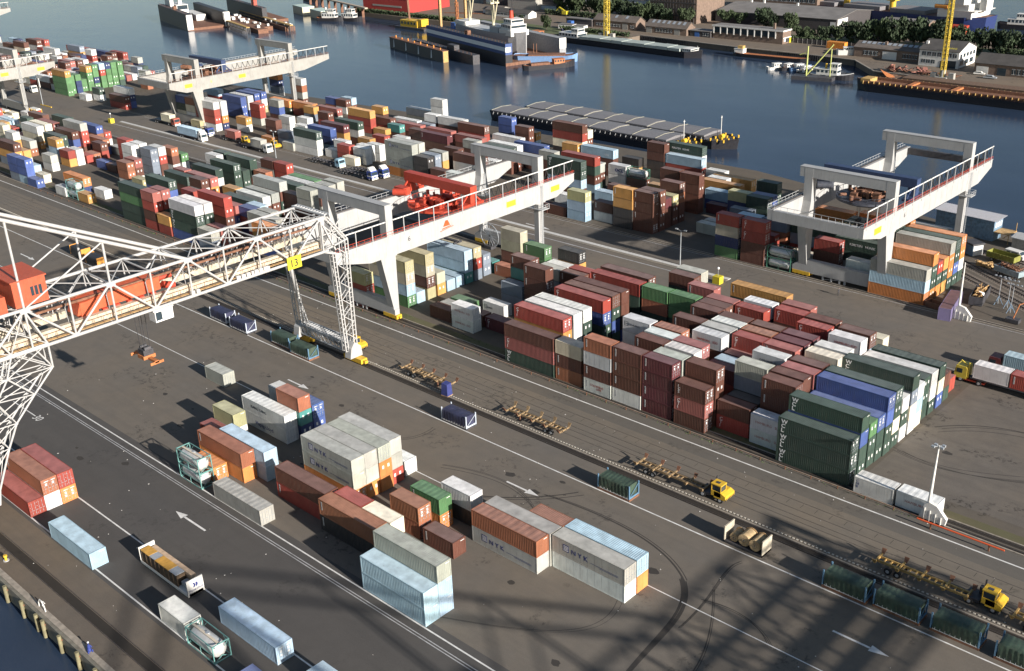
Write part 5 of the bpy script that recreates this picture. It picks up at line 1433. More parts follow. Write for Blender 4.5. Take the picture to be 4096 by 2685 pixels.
    for k in range(3): mb.box((-153.05, 59.0+k*.62, 31.8), (-152.99, 59.42+k*.62, 33.2))
    mb.build('window', M_('glass'), mh)
    B(MB().box((-160.8, 50.2, 29.6), (-153.6, 55.4, 32.6)), 'winch_house', RM)
    if detail:
        t = B(MB().box((-158.9, 69.2, zb+1.9), (-155.6, 80.4, zb+4.0)).box((-158.5, 66.6, zb+1.2), (-155.3, 69.4, zb+3.8)).extr([(66.0, zb+1.9), (69.3, zb+1.9), (69.3, zb+4.0), (66.6, zb+3.6)], 'x', -158.7, -155.4), 'hoist_trolley', mat('trolley_red', (.50, .09, .035), .5, var=.15, rust=.2))
        mb = MB()
        for k in range(5): mb.box((-155.6, 70+k*2.1, zb+1.2), (-155.0, 70.8+k*2.1, zb+1.9))
        mb.tube((-156, 81, zb+2.4), (-156, 83, zb+1.7), .6); mb.tube((-157.5, 80.4, zb+3), (-157.5, 83.5, zb+3), .4); mb.build('drive_gear', M_('signal_red'), t)
        MB().box((-155.7, 68.2, zb+1.8), (-155.55, 69.0, zb+3.6)).build('door', M_('steel_grey'), t)
        c = B(MB().box((-155.2, 77.4, 21.2), (-153.2, 80.6, 23.1)).box((-155.2, 77.2, 23.1), (-153.2, 80.8, 23.3)), 'driver_cab', M_('white_mark')); MB().box((-153.2, 77.5, 21.5), (-153.15, 78.6, 22.9)).build('window', M_('glass'), c)
        pl = B(MB().box((-152.72, 103.2, 22.6), (-152.66, 106.2, 24.9)), 'number_plate', M_('sign_yellow')); end_text('13', 1.9, IK, pl, -152.65, 103.65, 24.55, bold=.02)
        mb = MB(); [mb.box((-153.0+(k % 2)*.1, 84+k*.95, zb+.5), (-152.4, 84.6+k*.95, zb+1.05)) for k in (0, 1, 13, 14, 15)]; B(mb, 'floodlight', M_('steel_white'))
        mb = MB(); [mb.box((-153.4, 93+k*1.0, zb+.3), (-152.9, 93.7+k*1.0, zb+.8)) for k in range(7)]; B(mb, 'conduit_box', M_('steel_white'))
    g.location.x = -161.5+dx
    return g
lattice_crane('big white lattice crane with red machine house and yellow plate 13', 0)
lc = lattice_crane('white lattice crane standing right of the view, its shadow crossing the yard', 185, False)
spreader('orange rusty spreader hanging on ropes below lattice crane 13', -158.8, 78, 13.0, 24.6, 'rusty_spreader_key') if False else None
mat('spreader_orange', (.42, .15, .05), .6, var=.3, rust=.4)
sp = spreader('orange rusty spreader hanging on ropes below lattice crane 13', -158.8, 77.5, 13.2, 24.6, 'spreader_orange'); sp.scale = (.55, 1, 1)

# ================================================================ far shore: land, quay, buildings
shore = [(260, 425), (-130, 432), (-176, 434.5), (-204, 436), (-222, 455), (-245, 456.6), (-283, 457), (-343.6, 462.2), (-344.5, 446), (-382, 440), (-400, 441.5), (-432, 444), (-460, 446), (-495, 445), (-546, 447), (-566, 455),
         (-574, 500), (-640, 560), (-700, 760), (-345, 760), (-340, 574), (-262, 564), (-225, 549), (-190, 543), (260, 520)]
tag(MB().prism(shore, -6, 0).build('shore_ground', A_SHORE), kind='structure')
SP = mat('sheet_piling', (.055, .05, .048), .8, var=.4, rust=.3)
mb = MB(); x = -343
while x < -205: t_ = (x+343)/138; y = 462.2-5.6*min(1, t_*1.35) if x < -222 else 456; mb.box((x, y-1.0 if x < -222 else 454, -3.5), (x+.5, y-.25 if x < -222 else 455, .02)); x += 1.1
tag(mb.build('quay_piling', SP), kind='structure')
mb = MB()
for a_, b_ in zip([(-343.6, 461.9), (-283, 456.8), (-245, 456.4), (-222, 454.7)], [(-283, 456.8), (-245, 456.4), (-222, 454.7), (-204, 435.8)]): mb.bar((*a_, .1), (*b_, .1), .7, .35)
mb.bar((-204, 435.8, .1), (-130, 431.8, .1), .7, .35); tag(mb.build('quay_coping', CB), kind='structure')
sheet('shore_road', -345, 100, 459.5, 470, .006, A_MID) if False else None
GR = mat('rough_grass', (.075, .09, .032), .9, var=.4, scale=.15)
def patch(pts, m=GR, name='grass_patch', z=.02): tag(MB().poly([(x, y, z) for x, y in pts], [tuple(range(len(pts)))]).build(name, m), kind='structure')
patch([(-560, 450), (-500, 447), (-460, 448), (-400, 443), (-384, 443), (-380, 452), (-400, 460), (-440, 466), (-500, 456), (-555, 457)])
patch([(-372, 446), (-352, 448), (-352, 458), (-378, 462), (-392, 456)]); patch([(-300, 486), (-215, 484), (-150, 492), (-100, 500), (-100, 512), (-200, 512), (-260, 505), (-300, 500)], z=.022)
BRK = mat('brick_brown', (.17, .12, .09), .85, var=.2, scale=.8); WHW = mat('plaster_white', (.62, .61, .57), .7, var=.06, streak=.15); RFD = mat('roof_dark', (.065, .06, .055), .85, var=.25, scale=.3)
RFB = mat('roof_brown', (.12, .10, .085), .85, var=.25, scale=.3); REDW = mat('cladding_red', (.36, .035, .03), .6, var=.08); GRY = mat('cladding_grey', (.30, .29, .26), .75, var=.2, streak=.3); DKW = mat('cladding_dark', (.055, .05, .05), .8, var=.3)
FLT = mat('roof_felt', (.16, .15, .14), .9, var=.2, scale=.2); BLU = mat('paint_blue', (.04, .12, .35), .6)
def house(name, label, x0, x1, y0, y1, eave, ridge, wall, roof, wins=(), doors=(), chim=(), skylights=0, cat='building', wx=0, over=.35, gablem=None):
    """gabled along X (or flat when ridge == eave); wins: (x0, x1, count, z0, z1) on the side facing the water"""
    g = empty(name, ((x0+x1)/2, (y0+y1)/2, 0), 0, label, cat); cx, cy = (x0+x1)/2, (y0+y1)/2; off = (-cx, -cy, 0); ym = cy
    if ridge > eave: w_ = MB().extr([(y0, 0), (y1, 0), (y1, eave), (ym, ridge-.1), (y0, eave)], 'x', x0, x1)
    else: w_ = MB().box((x0, y0, 0), (x1, y1, eave))
    wl = w_.build('wall', wall, g, off); r_ = MB()
    if ridge > eave:
        s_ = (ridge-eave)/(ym-y0)
        r_.extr([(y0-over, eave-over*s_+.06), (ym, ridge+.06), (y1+over, eave-over*s_+.06), (y1+over, eave-over*s_+.26), (ym, ridge+.3), (y0-over, eave-over*s_+.26)], 'x', x0-.3, x1+.3)
    else: r_.box((x0-.3, y0-.3, eave), (x1+.3, y1+.3, eave+.35))
    rf = r_.build('roof', roof, g, off)
    for i in range(skylights):
        X = x0+(x1-x0)*(i+.8)/(skylights+1); s_ = (ridge-eave)/(ym-y0); MB().poly([(X, ym-2.2, ridge-2.2*s_+.42), (X+1.6, ym-2.2, ridge-2.2*s_+.42), (X+1.6, ym-.4, ridge-.4*s_+.42), (X, ym-.4, ridge-.4*s_+.42)], [(0, 1, 2, 3)]).build('skylight', M_('galv'), rf, (0, 0, 0))
    for (cx_, cy_, h_, m_) in chim: MB().box((cx_-.5, cy_-.5, eave), (cx_+.5, cy_+.5, h_)).build('chimney', m_, rf)
    for (a, b, n, z0, z1) in wins:
        st = (b-a)/n
        for i in range(n):
            f = MB().box((a+i*st+.12*st, y0-.06, z0), (a+(i+.88)*st, y0+.02, z1)).build('window', M_('glass'), g, off)
            q = MB(); q.box((a+i*st+.1*st, y0-.1, z1), (a+(i+.9)*st, y0-.061, z1+.1)).box((a+i*st+.1*st, y0-.1, z0-.1), (a+(i+.9)*st, y0-.061, z0)).box((a+(i+.49)*st, y0-.09, z0), (a+(i+.51)*st, y0-.061, z1)); q.build('frame', M_('white_mark'), f)
    for (a, b, z1, m_) in doors: MB().box((a, y0-.08, 0), (b, y0+.02, z1)).build('door', m_, g, off)
    if wx:
        n, z0, z1 = wx; st = (y1-y0-1)/n
        for i in range(n): MB().box((x1-.02, y0+.5+(i+.2)*st, z0), (x1+.06, y0+.5+(i+.8)*st, z1)).build('window', M_('glass'), g, off)
    return g
house('workshop', 'long low brick workshop with grey doors left of the slim yellow crane base', -383.3, -355, 473, 481, 3.9, 6.4, BRK, RFB, [(-382, -365, 9, 1.2, 2.3), (-359, -356, 2, 1.2, 2.3)], [(-364, -360.5, 3.0, GRY)], skylights=3)
house('workshop', 'brick workshop with pale gable and roof lights behind the moored barge', -348, -322.5, 472, 480, 3.3, 6.0, BRK, RFB, [(-342, -331, 6, .9, 2.6)], [(-347.5, -344, 2.8, GRY), (-330, -326.5, 2.8, GRY)], skylights=7)
house('shed', 'low shed with blue doors between brick workshop and glazed office', -321.5, -309.2, 473.5, 480, 2.7, 2.7, DKW, FLT, [(-314, -310, 3, .8, 2.0)], [(-318.5, -315.8, 2.3, BLU)])
o = house('office_building', 'long two storey office with glazed upper floor and white fascia on the far quay', -308.5, -269.3, 474.5, 482, 6.0, 6.0, BRK, FLT, [], [(-308.4, -308.0, .1, BLU)], [(-276, 478, 9, BRK)])
q = MB()
for i in range(9): MB().box((-307.6+i*3.85, -.0, 2.9), (-304.1+i*3.85, .1, 5.5)).build('window', M_('glass'), o, (288.9, -3.9, 0))
for i in range(10): MB().box((-308.1+i*3.85, -.2, 2.4), (-307.6+i*3.85, .15, 6.0)).build('pillar', WHW, o, (288.9, -3.95, 0))
MB().box((-308.9, -.35, 5.75), (-268.9, .0, 6.4)).box((-269.25, 0, 5.75), (-268.9, 7.6, 6.4)).box((-269.25, 0, 2.6), (-268.95, 7.5, 3.0)).build('fascia', WHW, o, (288.9, -3.8, 0))
for i in range(3): MB().box((-269.25, 1+i*2.2, .6 if i else 1), (-269.15, 2.6+i*2.2, 2.4)).build('window', M_('glass') if i else WHW, o, (288.9, -3.8, 0))
MB().box((-269.2, 6, 0), (-269.0, 7.4, 2.5)).build('door', M_('sign_yellow'), o, (288.9, -3.8, 0))
house('shed', 'long brick shed with corrugated roof strip left of the white office', -227.3, -196.3, 463.8, 473.5, 4.1, 6.0, BRK, RFB, [(-223, -216, 4, 1.2, 2.9), (-205, -198, 5, 1.2, 2.9)], [(-214, -207.5, 3.3, WHW)], [(-214, 467, 7, BRK)], skylights=12)
wh = house('office_building', 'white two storey office building with dark gabled roof and black windows', -195.2, -178.3, 458.4, 476, 6.6, 9.6, WHW, RFD, [(-194.3, -179, 7, 4.2, 5.9), (-194.3, -188, 3, 1.2, 2.8)], [(-186, -183.5, 2.6, DKW), (-183, -179.3, 3.0, M_('glass'))], [(-194, 463, 9.5, WHW)], wx=(5, 4.1, 5.6))
for i in range(3): MB().box((-178.32, 460+i*5, 1.0), (-178.2, 463.4+i*5, 2.9)).build('window', M_('glass'), wh, (186.75, -467.2, 0))
side_text('TERWIJ', .1, YI, wh, 0, 0, 0) if False else None
o = side_text('MEKING', 1.5, YI, wh, 1.8, -8.2, 8.3); o.rotation_euler = (rad(25), 0, 0); o.name = 'roof_lettering'
house('shed', 'dark brick garage building with white doors at the right end of the far quay', -169.6, -120, 453.4, 466, 4.2, 7.2, BRK, RFD, [(-155, -149, 3, 1.0, 3.0)], [(-168.8, -164, 3.0, WHW), (-160.5, -157, 3.0, M_('glass')), (-146, -142.5, 3.0, WHW)])
house('warehouse', 'huge dark warehouse with wide low grey roof behind the office and trees', -338, -266.6, 522, 562, 5.6, 8.0, DKW, FLT, [], [(-270, -267.2, 4.4, WHW)], [(-330, 545, 9.5, WHW), (-322, 545, 9.5, WHW), (-300, 542, 9.6, WHW)])
MB().box((-266.5, 522.5, 0), (-266.2, 533, 5.7)).build('loading_wall', WHW, bpy.data.objects['warehouse'], (302.3, -542, 0))
b2 = house('brick_block', 'brown brick factory block with framed facade at the left of the huge warehouse', -372, -341, 508, 535, 14, 14, BRK, FLT)
q = MB(); [q.box((-371.5+i*1.9, -.3, 0), (-371.1+i*1.9, 0, 14)) for i in range(16)]; [q.box((-372, -.35, z), (-341, -.05, z+.5)) for z in (3.4, 6.8, 10.2, 13.4)]; q.build('facade_frame', DKW, b2, (356.5, -13.5, 0))
house('brick_block', 'brown brick hall with many windows joined behind the huge warehouse', -340.5, -300, 563, 590, 12, 12, BRK, FLT, [(-340, -301, 14, 7, 10)])
house('white_hall', 'pale hall with bright roof edge behind the dark trees', -455, -375, 535, 560, 6, 7.5, WHW, FLT, [(-452, -378, 18, 1.5, 4.2)])
k_ = house('low_office', 'dark flat roofed office lettered on its front beside the brick factory', -385, -366, 512, 524, 5.2, 5.2, DKW, FLT, [(-384, -367, 5, 3.0, 4.2)]); side_text('KRAMER', 1.1, WHW, k_, -6, -6.5, 2.8)
rs = house('red_shed', 'huge bright red windowless shed on the far shore', -559.3, -516.2, 458.6, 493, 8.4, 8.4, REDW, FLT); MB().box((-550, -.12, 2.6), (-523, 0, 3.6)).build('window_band', GRY, rs, (537.75, -17.2, 0))
house('shed', 'long dark shed with grey roof right of the red shed', -505, -440, 512, 530, 6, 7.2, DKW, FLT); house('hut', 'small weathered timber hut between dark shed and ship masts', -470, -458, 478, 488, 3, 4.8, GRY, RFB)
house('bungalow', 'low white bungalow with dark roof behind the grey ship', -462, -434.8, 477, 484, 2.6, 4.2, WHW, RFD, [(-460, -437, 8, 1, 2)]); house('hut', 'small white hut left of the low white bungalow', -476, -468, 482, 488, 2.6, 3.6, WHW, RFD)
house('depot', 'pale steel container depot building at the top behind the bungalow', -478, -455, 506, 516, 6, 6, GRY, FLT); house('depot', 'long pale blue fence-like depot wall beside the yellow excavator', -455, -428, 511, 513, 2.6, 2.6, mat('cladding_pale', (.35, .42, .48), .7, var=.15), FLT)
house('brick_house', 'flat roofed brick house among trees left of the big blue ship', -247, -229.5, 505, 516, 6.5, 6.5, BRK, FLT, [(-244, -232, 3, 3.6, 5.4), (-244, -232, 3, .9, 2.6)], wx=(3, 3.4, 5.2)); house('shed', 'grey low roofed shed in front of the blue ship hull', -252, -228, 541, 553, 3.4, 5.0, BRK, FLT)
house('wall_shed', 'long black wall with a blue box beside the houseboats', -402, -384, 472, 476, 3.4, 3.4, DKW, FLT)
# houseboats
for x, w_, lab in ((-392, 9, 'white houseboat with flat roof, left one of the pair by the basin'), (-382.5, 6, 'smaller white houseboat with step roof, right one of the pair')):
    g = empty('houseboat', (x, 461, 0), rad(8), lab, 'houseboat'); MB().box((-w_/2, -2, 0), (w_/2, 2, 2.3)).build('cabin', WHW, g); MB().box((-w_/2-.2, -2.2, 2.3), (w_/2+.2, 2.2, 2.5)).build('roof', FLT, g)
    for i in range(4): MB().box((-w_/2+.7+i*w_/4.4, -2.05, .9), (-w_/2+1.7+i*w_/4.4, -2, 1.7)).build('window', M_('glass'), g)
# far tower cranes (yellow lattice)
def lattice_mast(mb, x, y, z0, z1, w_, r=.1, st=None):
    st = st or w_*1.05; c = [(x-w_/2, y-w_/2), (x+w_/2, y-w_/2), (x+w_/2, y+w_/2), (x-w_/2, y+w_/2)]
    for a, b in c: mb.bar((a, b, z0), (a, b, z1), r*1.8)
    z = z0; k = 0
    while z < z1-.1:
        z2 = min(z+st, z1)
        for i in range(4):
            p, q = c[i], c[(i+1) % 4]; mb.bar((*p, z), (*q, z), r)
            if k % 2: p, q = q, p
            mb.bar((*p, z), (*q, z2), r)
        z = z2; k += 1
for x, y, lab, top in ((-353.5, 446.5, 'yellow lattice tower crane mast on the far quay left of the brick workshops', 42), (-175, 435.5, 'slim yellow lattice tower crane mast in front of the white office building', 60)):
    g = empty('tower_crane', (x, y, 0), 0, lab, 'crane'); mb = MB(); lattice_mast(mb, 0, 0, .5, top, 2.0 if top < 50 else 1.5, .16); mb.build('mast', mat('crane_yellow', (.55, .40, .05), .6, var=.2, rust=.2), g)
    MB().box((-2.4, -2.4, 0), (2.4, 2.4, .9)).tube((0, 0, .9), (0, 0, 3.5), 1.1, n=12).build('base', GRY, g); q = MB(); lattice_mast(q, 0, 0, top, top+3, 2.4); q.bar((-10, 0, top+1.5), (38, 0, top+1.5), 1.2); q.build('jib', MATS['crane_yellow'], g)
    MB().box((2.6, -1, 0), (4.8, 1, 2.6)).box((-4.6, -1, 0), (-2.6, 1, 2.2)).build('ballast', GRY, g)
# ---------------------------------------------------------------- trees
LF = mat('foliage', (.042, .062, .026), .9, var=.45, scale=.25, kind='World'); LF2 = mat('foliage_dark', (.028, .045, .02), .9, var=.45, scale=.25); BK = mat('bark', (.09, .07, .05), .9)
_tree = []
for v in range(4):
    r_ = random.Random(v+20); mb = MB(); blobs = [(r_.uniform(-.55, .55), r_.uniform(-.55, .55), r_.uniform(.38, .86), r_.uniform(.22, .42)) for _ in range(13)]
    for i in range(1500):
        bx_, by_, bz_, br = r_.choice(blobs); a, c_ = r_.uniform(0, 6.283), r_.uniform(-1, 1); s_ = (1-c_*c_)**.5; rr = br*r_.uniform(.7, 1.05)
        p = Vector((bx_+rr*s_*cos(a), by_+rr*s_*sin(a), bz_+rr*c_*.75)); n_ = Vector((r_.uniform(-1, 1), r_.uniform(-1, 1), r_.uniform(-.3, 1))).normalized(); t1 = n_.orthogonal().normalized(); t2 = n_.cross(t1); L_ = r_.uniform(.035, .075)
        mb.poly([p-t1*L_-t2*L_*.6, p+t1*L_-t2*L_*.6, p+t1*L_*.6+t2*L_, p-t1*L_*.7+t2*L_], [(0, 1, 2, 3)])
    cr = mb.mesh('crown', LF if v % 2 else LF2); mb = MB(); mb.tube((0, 0, 0), (0, 0, .5), .045, .028, 7)
    for k in range(5): a = k*1.26; mb.tube((0, 0, .25+.05*k), (.38*cos(a), .38*sin(a), .62), .022, .008, 5)
    _tree.append((cr, mb.mesh('trunk', BK)))
def tree(x, y, h, lab, grp='trees along the far shore'):
    v = _tree[int(abs(x*7+y)) % 4]; g = empty('tree', (x, y, 0), (x*1.7) % 6.28, lab, 'tree', grp); w_ = h*random.uniform(.5, .66)
    for m_, n_ in zip(v, ('crown', 'trunk')): o = obj(n_, m_, g); o.scale = (w_, w_, h)
tl = [(-436, 507, 9), (-429, 509, 10), (-421, 506, 11), (-413, 510, 9), (-404, 507, 11), (-396, 509, 10), (-388, 508, 9), (-379, 504, 8), (-372, 503, 9), (-365, 505, 9), (-358, 504, 7), (-399, 452, 7), (-345, 504, 9), (-327, 514, 8), (-318, 515, 7), (-305, 517, 9), (-296, 512, 7), (-288, 515, 8),
      (-274, 486, 6), (-268, 489, 7), (-262, 487, 6), (-256, 490, 7), (-250, 491, 8), (-246, 496, 9), (-238, 494, 10), (-232, 499, 11), (-223, 497, 12), (-216, 500, 12), (-210, 503, 10), (-204, 500, 12), (-199, 506, 10), (-190, 494, 9), (-184, 498, 10), (-178, 502, 9), (-173, 497, 10), (-167, 505, 10),
      (-160, 500, 11), (-153, 506, 10), (-146, 502, 11), (-440, 470, 3.2), (-434, 470, 3)]
for i, (x, y, h) in enumerate(tl):
    reg_ = 'behind the yellow crane on the far shore' if x < -350 else ('between the glazed office and the warehouse' if x < -280 else ('around the brick house' if x < -195 else 'right of the white office'))
    same = [t for t in tl if ((t[0] < -350) == (x < -350)) and ((t[0] < -280) == (x < -280)) and ((t[0] < -195) == (x < -195))]; k = sorted(same, key=lambda t: t[0]).index((x, y, h))
    tree(x, y, h, 'leafy %s tree, %s from left of those %s' % ('low' if h < 7.5 else ('tall' if h > 10 else 'rounded'), ordn(k), reg_))
def hedge(name, x0, x1, y, h, lab, n=1800):
    mb = MB()
    for i in range(n):
        p = Vector((random.uniform(x0, x1), y+random.uniform(-1.4, 1.4), random.uniform(0, h))); n_ = Vector((random.uniform(-1, 1), random.uniform(-1, 1), random.uniform(-.2, 1))).normalized(); t1 = n_.orthogonal().normalized(); t2 = n_.cross(t1); L_ = random.uniform(.2, .45)
        mb.poly([p-t1*L_-t2*L_, p+t1*L_-t2*L_, p+t1*L_+t2*L_, p-t1*L_+t2*L_], [(0, 1, 2, 3)])
    tag(mb.build(name, LF), lab, 'hedge')
hedge('hedge', -440, -372, 498, 3, 'long dark hedge in front of the far trees'); hedge('hedge', -556, -465, 448.5, 2.2, 'overgrown bank of bushes below the red shed', 2600); hedge('hedge', -296, -250, 485, 2.5, 'bushy hedge behind the dark yard fence'); hedge('hedge', -176, -130, 493, 4, 'long hedge right of the white office', 1600)
hedge('hedge', -392, -346, 456, 2.0, 'scrubby bushes by the basin beside the houseboats', 1200)
g = empty('yard_fence', (-248, 482, 0), 0, 'long dark yard fence with posts right of the glazed office', 'fence'); mb = MB()
MB().box((-20, -.05, 0), (20, .05, 2.2)).build('panel', DKW, g); [mb.box((-20+k*2.5, -.12, 0), (-19.8+k*2.5, -.05, 2.4)) for k in range(17)]; tag(mb.build('post', GRY, g), kind='stuff')
# ---------------------------------------------------------------- vessels
def vessel(name, label, cat, x, y, rz, L, B, hull_h, draft_z=-2.5, hullm=None, deckm=None, bow=.18, stern=.06, sheer=.8, band=None, group=None):
    """bow points to +x (local); hull from the water up; returns the root"""
    g = empty(name, (x, y, draft_z), rz, label, cat, group); n = 14; mb = MB(); P = []; st = []
    for i in range(n+1):
        t = i/n; X = -L/2+L*t; w_ = B/2
        if t > 1-bow: w_ *= max(.04, (1-((t-1+bow)/bow)**2.0))
        if t < stern: w_ *= .55+.45*(t/stern)
        z = hull_h+sheer*max(0, (t-1+2*bow)/(2*bow))**2+sheer*.4*max(0, (.15-t)/.15); st.append((X, w_, z))
    for X, w_, z in st: P += [(X*.985, -w_*.86, -.6), (X, -w_, z), (X, w_, z), (X*.985, w_*.86, -.6)]
    F = []
    for i in range(n): a, b = 4*i, 4*i+4; F += [(a, b, b+1, a+1), (a+3, a+2, b+2, b+3)]
    F += [(0, 1, 2, 3), (4*n, 4*n+3, 4*n+2, 4*n+1)]; mb.poly(P, F, False)
    if band: mb.cur = 1; [mb.poly([(a_[0], -a_[1]-.02, a_[2]-band), (b_[0], -b_[1]-.02, b_[2]-band), (b_[0], -b_[1]-.02, b_[2]), (a_[0], -a_[1]-.02, a_[2])], [(0, 1, 2, 3)]) for a_, b_ in zip(st, st[1:])]
    mb.build('hull', [hullm or HK, deckm or M_('rusty_metal')], g); mb = MB()
    mb.poly([(X, s_*w_, z-.35) for X, w_, z in st for s_ in (-1, 1)], [(2*i, 2*i+2, 2*i+3, 2*i+1) for i in range(n)]); mb.build('deck', deckm or M_('rusty_metal'), g)
    return g
HK = mat('hull_black', (.022, .022, .026), .5, var=.25, rust=.2); HB = mat('hull_blue', (.020, .035, .12), .5, var=.15, rust=.12); HG = mat('hull_grey', (.34, .34, .34), .55, var=.1, streak=.3, rust=.1); HP = mat('hull_pale_blue', (.16, .27, .45), .55, var=.1, rust=.15)
HT = mat('hatch_cover', (.17, .165, .17), .6, var=.12, streak=.2); HT2 = mat('hatch_green', (.32, .36, .33), .6, var=.1); HR = mat('hull_rust', (.13, .08, .05), .8, var=.35, rust=.4); WS = M_('steel_white')
def cabin(g, x0, x1, y0, y1, z0, z1, m=None, win=4, roof=None, name='wheelhouse'):
    c = MB().box((x0, y0, z0), (x1, y1, z1)).box((x0-.2, y0-.2, z1), (x1+.2, y1+.2, z1+.12)).build(name, m or WS, g)
    for i in range(win):
        a = x0+(x1-x0)*(i+.2)/win; b = x0+(x1-x0)*(i+.8)/win; MB().box((a, y0-.05, z0+(z1-z0)*.45), (b, y0, z1-.25)).build('window', M_('glass'), c)
    MB().box((x1, y0+.3, z0+(z1-z0)*.45), (x1+.05, y1-.3, z1-.25)).build('window', M_('glass'), c)
    return c
# two push barges lying against each other at the river quay
for k, (x, y, lab) in enumerate(((-238, 291.6, 'long hopper barge with grey hatch covers moored at the river quay, nearer one'), (-231.5, 303.6, 'long hopper barge with grey hatch covers, farther one of the pair'))):
    L_ = 92; g = vessel('hopper_barge', lab, 'barge', x, y, rad(-.5), L_, 11.4, 2.9, hullm=HK, deckm=M_('dark_metal'), bow=.05, stern=.04, sheer=.5)
    MB().box((-43, -4.9, 2.6), (36, 4.9, 3.7)).build('coaming', M_('dark_metal'), g); i = 0; X = -43
    while X < 35.5:
        zt_ = 4.0+.10*(i % 3); q = MB(); q.extr([(-5.15, 3.7), (5.15, 3.7), (5.15, zt_), (0, zt_+.4), (-5.15, zt_)], 'x', X, X+9.2 if X+9.2 < 36 else 36); h_ = q.build('hatch_cover', HT, g)
        MB().extr([(-5.2, zt_), (0, zt_+.42), (5.2, zt_), (5.2, zt_+.08), (0, zt_+.5), (-5.2, zt_+.08)], 'x', X+.1, X+.3).build('rim', mat('hatch_rim', (.42, .40, .30), .6), h_); X += 9.3; i += 1
    q = MB(); [q.bar((-42+j*2.2, -5.45, 2.6), (-42+j*2.2, -5.0, 3.6), .14) for j in range(36)]; q.build('bracket', M_('steel_grey'), g)
    q = MB(); [q.tube((bx_, by_, 2.6), (bx_, by_, 3.5), .3, .34, 8) for bx_ in (38, 40.5, 43) for by_ in (-4.4, -1.5, 1.5, 4.4)]; [q.tube((-44.5, by_, 2.6), (-44.5, by_, 3.5), .3, n=8) for by_ in (-3, 0, 3)]; q.tube((39.5, -.8, 3.4), (39.5, .8, 3.4), .8, n=12); q.build('bollard', M_('yellow_paint'), g)
    MB().tube((37.5, 2.5, 2.6), (37.5, 2.5, 9.5), .12, n=6).bar((37.5, 2.1, 9), (37.5, 2.9, 9), .2).build('mast', WS, g)
    side_text('EUROPA' if False else 'CHARTER', .01, WH, g, 0, 0, 0) if False else None
# moored inland ship by the far quay, bow to the right
g = vessel('cargo_barge', 'long black inland barge with pale green hatches and white stern cabin', 'barge', -334, 438.5, rad(-4), 92, 10.5, 2.6, hullm=HK, deckm=M_('dark_metal'), bow=.07, sheer=1.2)
for i in range(9): MB().extr([(-4, 2.6), (4, 2.6), (4, 3.9+.15*(i % 2)), (-4, 3.9+.15*(i % 2))], 'x', -29+i*7.2, -22.1+i*7.2).build('hatch_cover', HT2, g)
cabin(g, -44, -31, -3.6, 3.6, 2.4, 4.6, win=6, name='stern_cabin'); cabin(g, -36, -31.5, -2.6, 2.6, 4.7, 6.8); cabin(g, 36.5, 41.5, -3, 3, 2.6, 4.0, name='bow_cabin'); MB().bar((43, 0, 3), (43, 0, 5.4), .15).bar((-45, 0, 3), (-45, 0, 6), .12).build('flag_staff', WS, g)
MB().box((-46, -.04, 4.6), (-44.2, .04, 5.8)).build('flag', M_('ink_navy'), g)
# floating dock with the grey ship in it
UA = rad(-16)
DB = mat('dock_blue', (.035, .07, .19), .6, var=.15, rust=.15); DG = mat('dock_grey', (.26, .27, .28), .7, var=.2, streak=.4, rust=.2)
def dock(label, x, y, L, W_, h, m1, m2, stripe=True, wt=3.6, far=None):
    g = empty('floating_dock', (x, y, -2.5), UA, label, 'floating dock')
    MB().box((-L, 0, -.5), (0, W_, 1.4)).build('pontoon', M_('rusty_metal'), g)
    w1 = MB().box((-L, 0, 1.4), (0, wt, h)).box((-L, -.02, -.5), (0, 0, h*.45)).build('side_wall', m1, g)
    if stripe:
        MB().box((-L, -.05, h*.52), (.02, 0, h)).box((0, 0, h*.5), (.05, wt, h)).build('blue_band', DB, w1); MB().box((-L, -.1, h*.66), (.07, -.05, h*.84)).box((.05, 0, h*.62), (.1, wt*.8, h*.84)).build('white_stripe', WH, w1)
    MB().box((-(far or L), W_-wt, 1.4), (-1, W_, h*.92)).build('side_wall', m2, g); MB().box((-1, W_-wt-.1, h*.45), (-.9, W_+.1, h*.92)).build('white_end', WS, g)
    q = MB()
    for k in range(int(L/3)): q.bar((-k*3-.5, .3, h), (-k*3-.5, .3, h+1.0), .1)
    q.bar((-L, .3, h+1), (0, .3, h+1), .09); q.box((-L*.5, .8, h), (-L*.5+3, 2.6, h+1.8)); q.build('railing', M_('rusty_metal'), w1)
    return g
dock('blue and white striped floating dock holding a grey ship', -352.2, 370.2, 80, 34, 10.2, HK, DG)
g = empty('repair_ship', (-390, 400.5, .2), UA, 'grey cargo ship with red funnel and cream masts inside the floating dock', 'ship')
v_ = vessel('hull_form', None, None, 0, 0, 0, 66, 11, 7.5, 0, HG, M_('steel_grey'), .22, .12, 2.2); v_.parent = g; v_.location = (0, 0, 0)
for k in list(v_.children): k.parent = g
bpy.data.objects.remove(v_)
MB().box((16, -5, 7.2), (27, 5, 9.8)).build('forecastle', WS, g); c = cabin(g, 17, 26, -4.4, 4.4, 9.8, 12.2, win=6, name='superstructure'); cabin(g, 18, 25, -3.5, 3.5, 12.3, 14.6, name='bridge')
MB().tube((19.5, 0, 14.6), (19.5, 0, 18.4), 1.15, .95, 14).build('funnel', M_('signal_red'), g); MB().tube((19.5, 0, 18.4), (19.5, 0, 19.2), .98, .9, 14).tube((20.5, 0, 18), (20.5, 0, 25), .12, n=6).build('funnel_top', M_('ink'), g)
MB().box((5, -4, 7.2), (13, 4, 10)).build('deck_house', M_('steel_grey'), g); MB().box((-30, -4.6, 7.4), (-20, 4.6, 9.4)).build('poop', WS, g)
MC = mat('mast_cream', (.62, .56, .38), .5, var=.06, rust=.1)
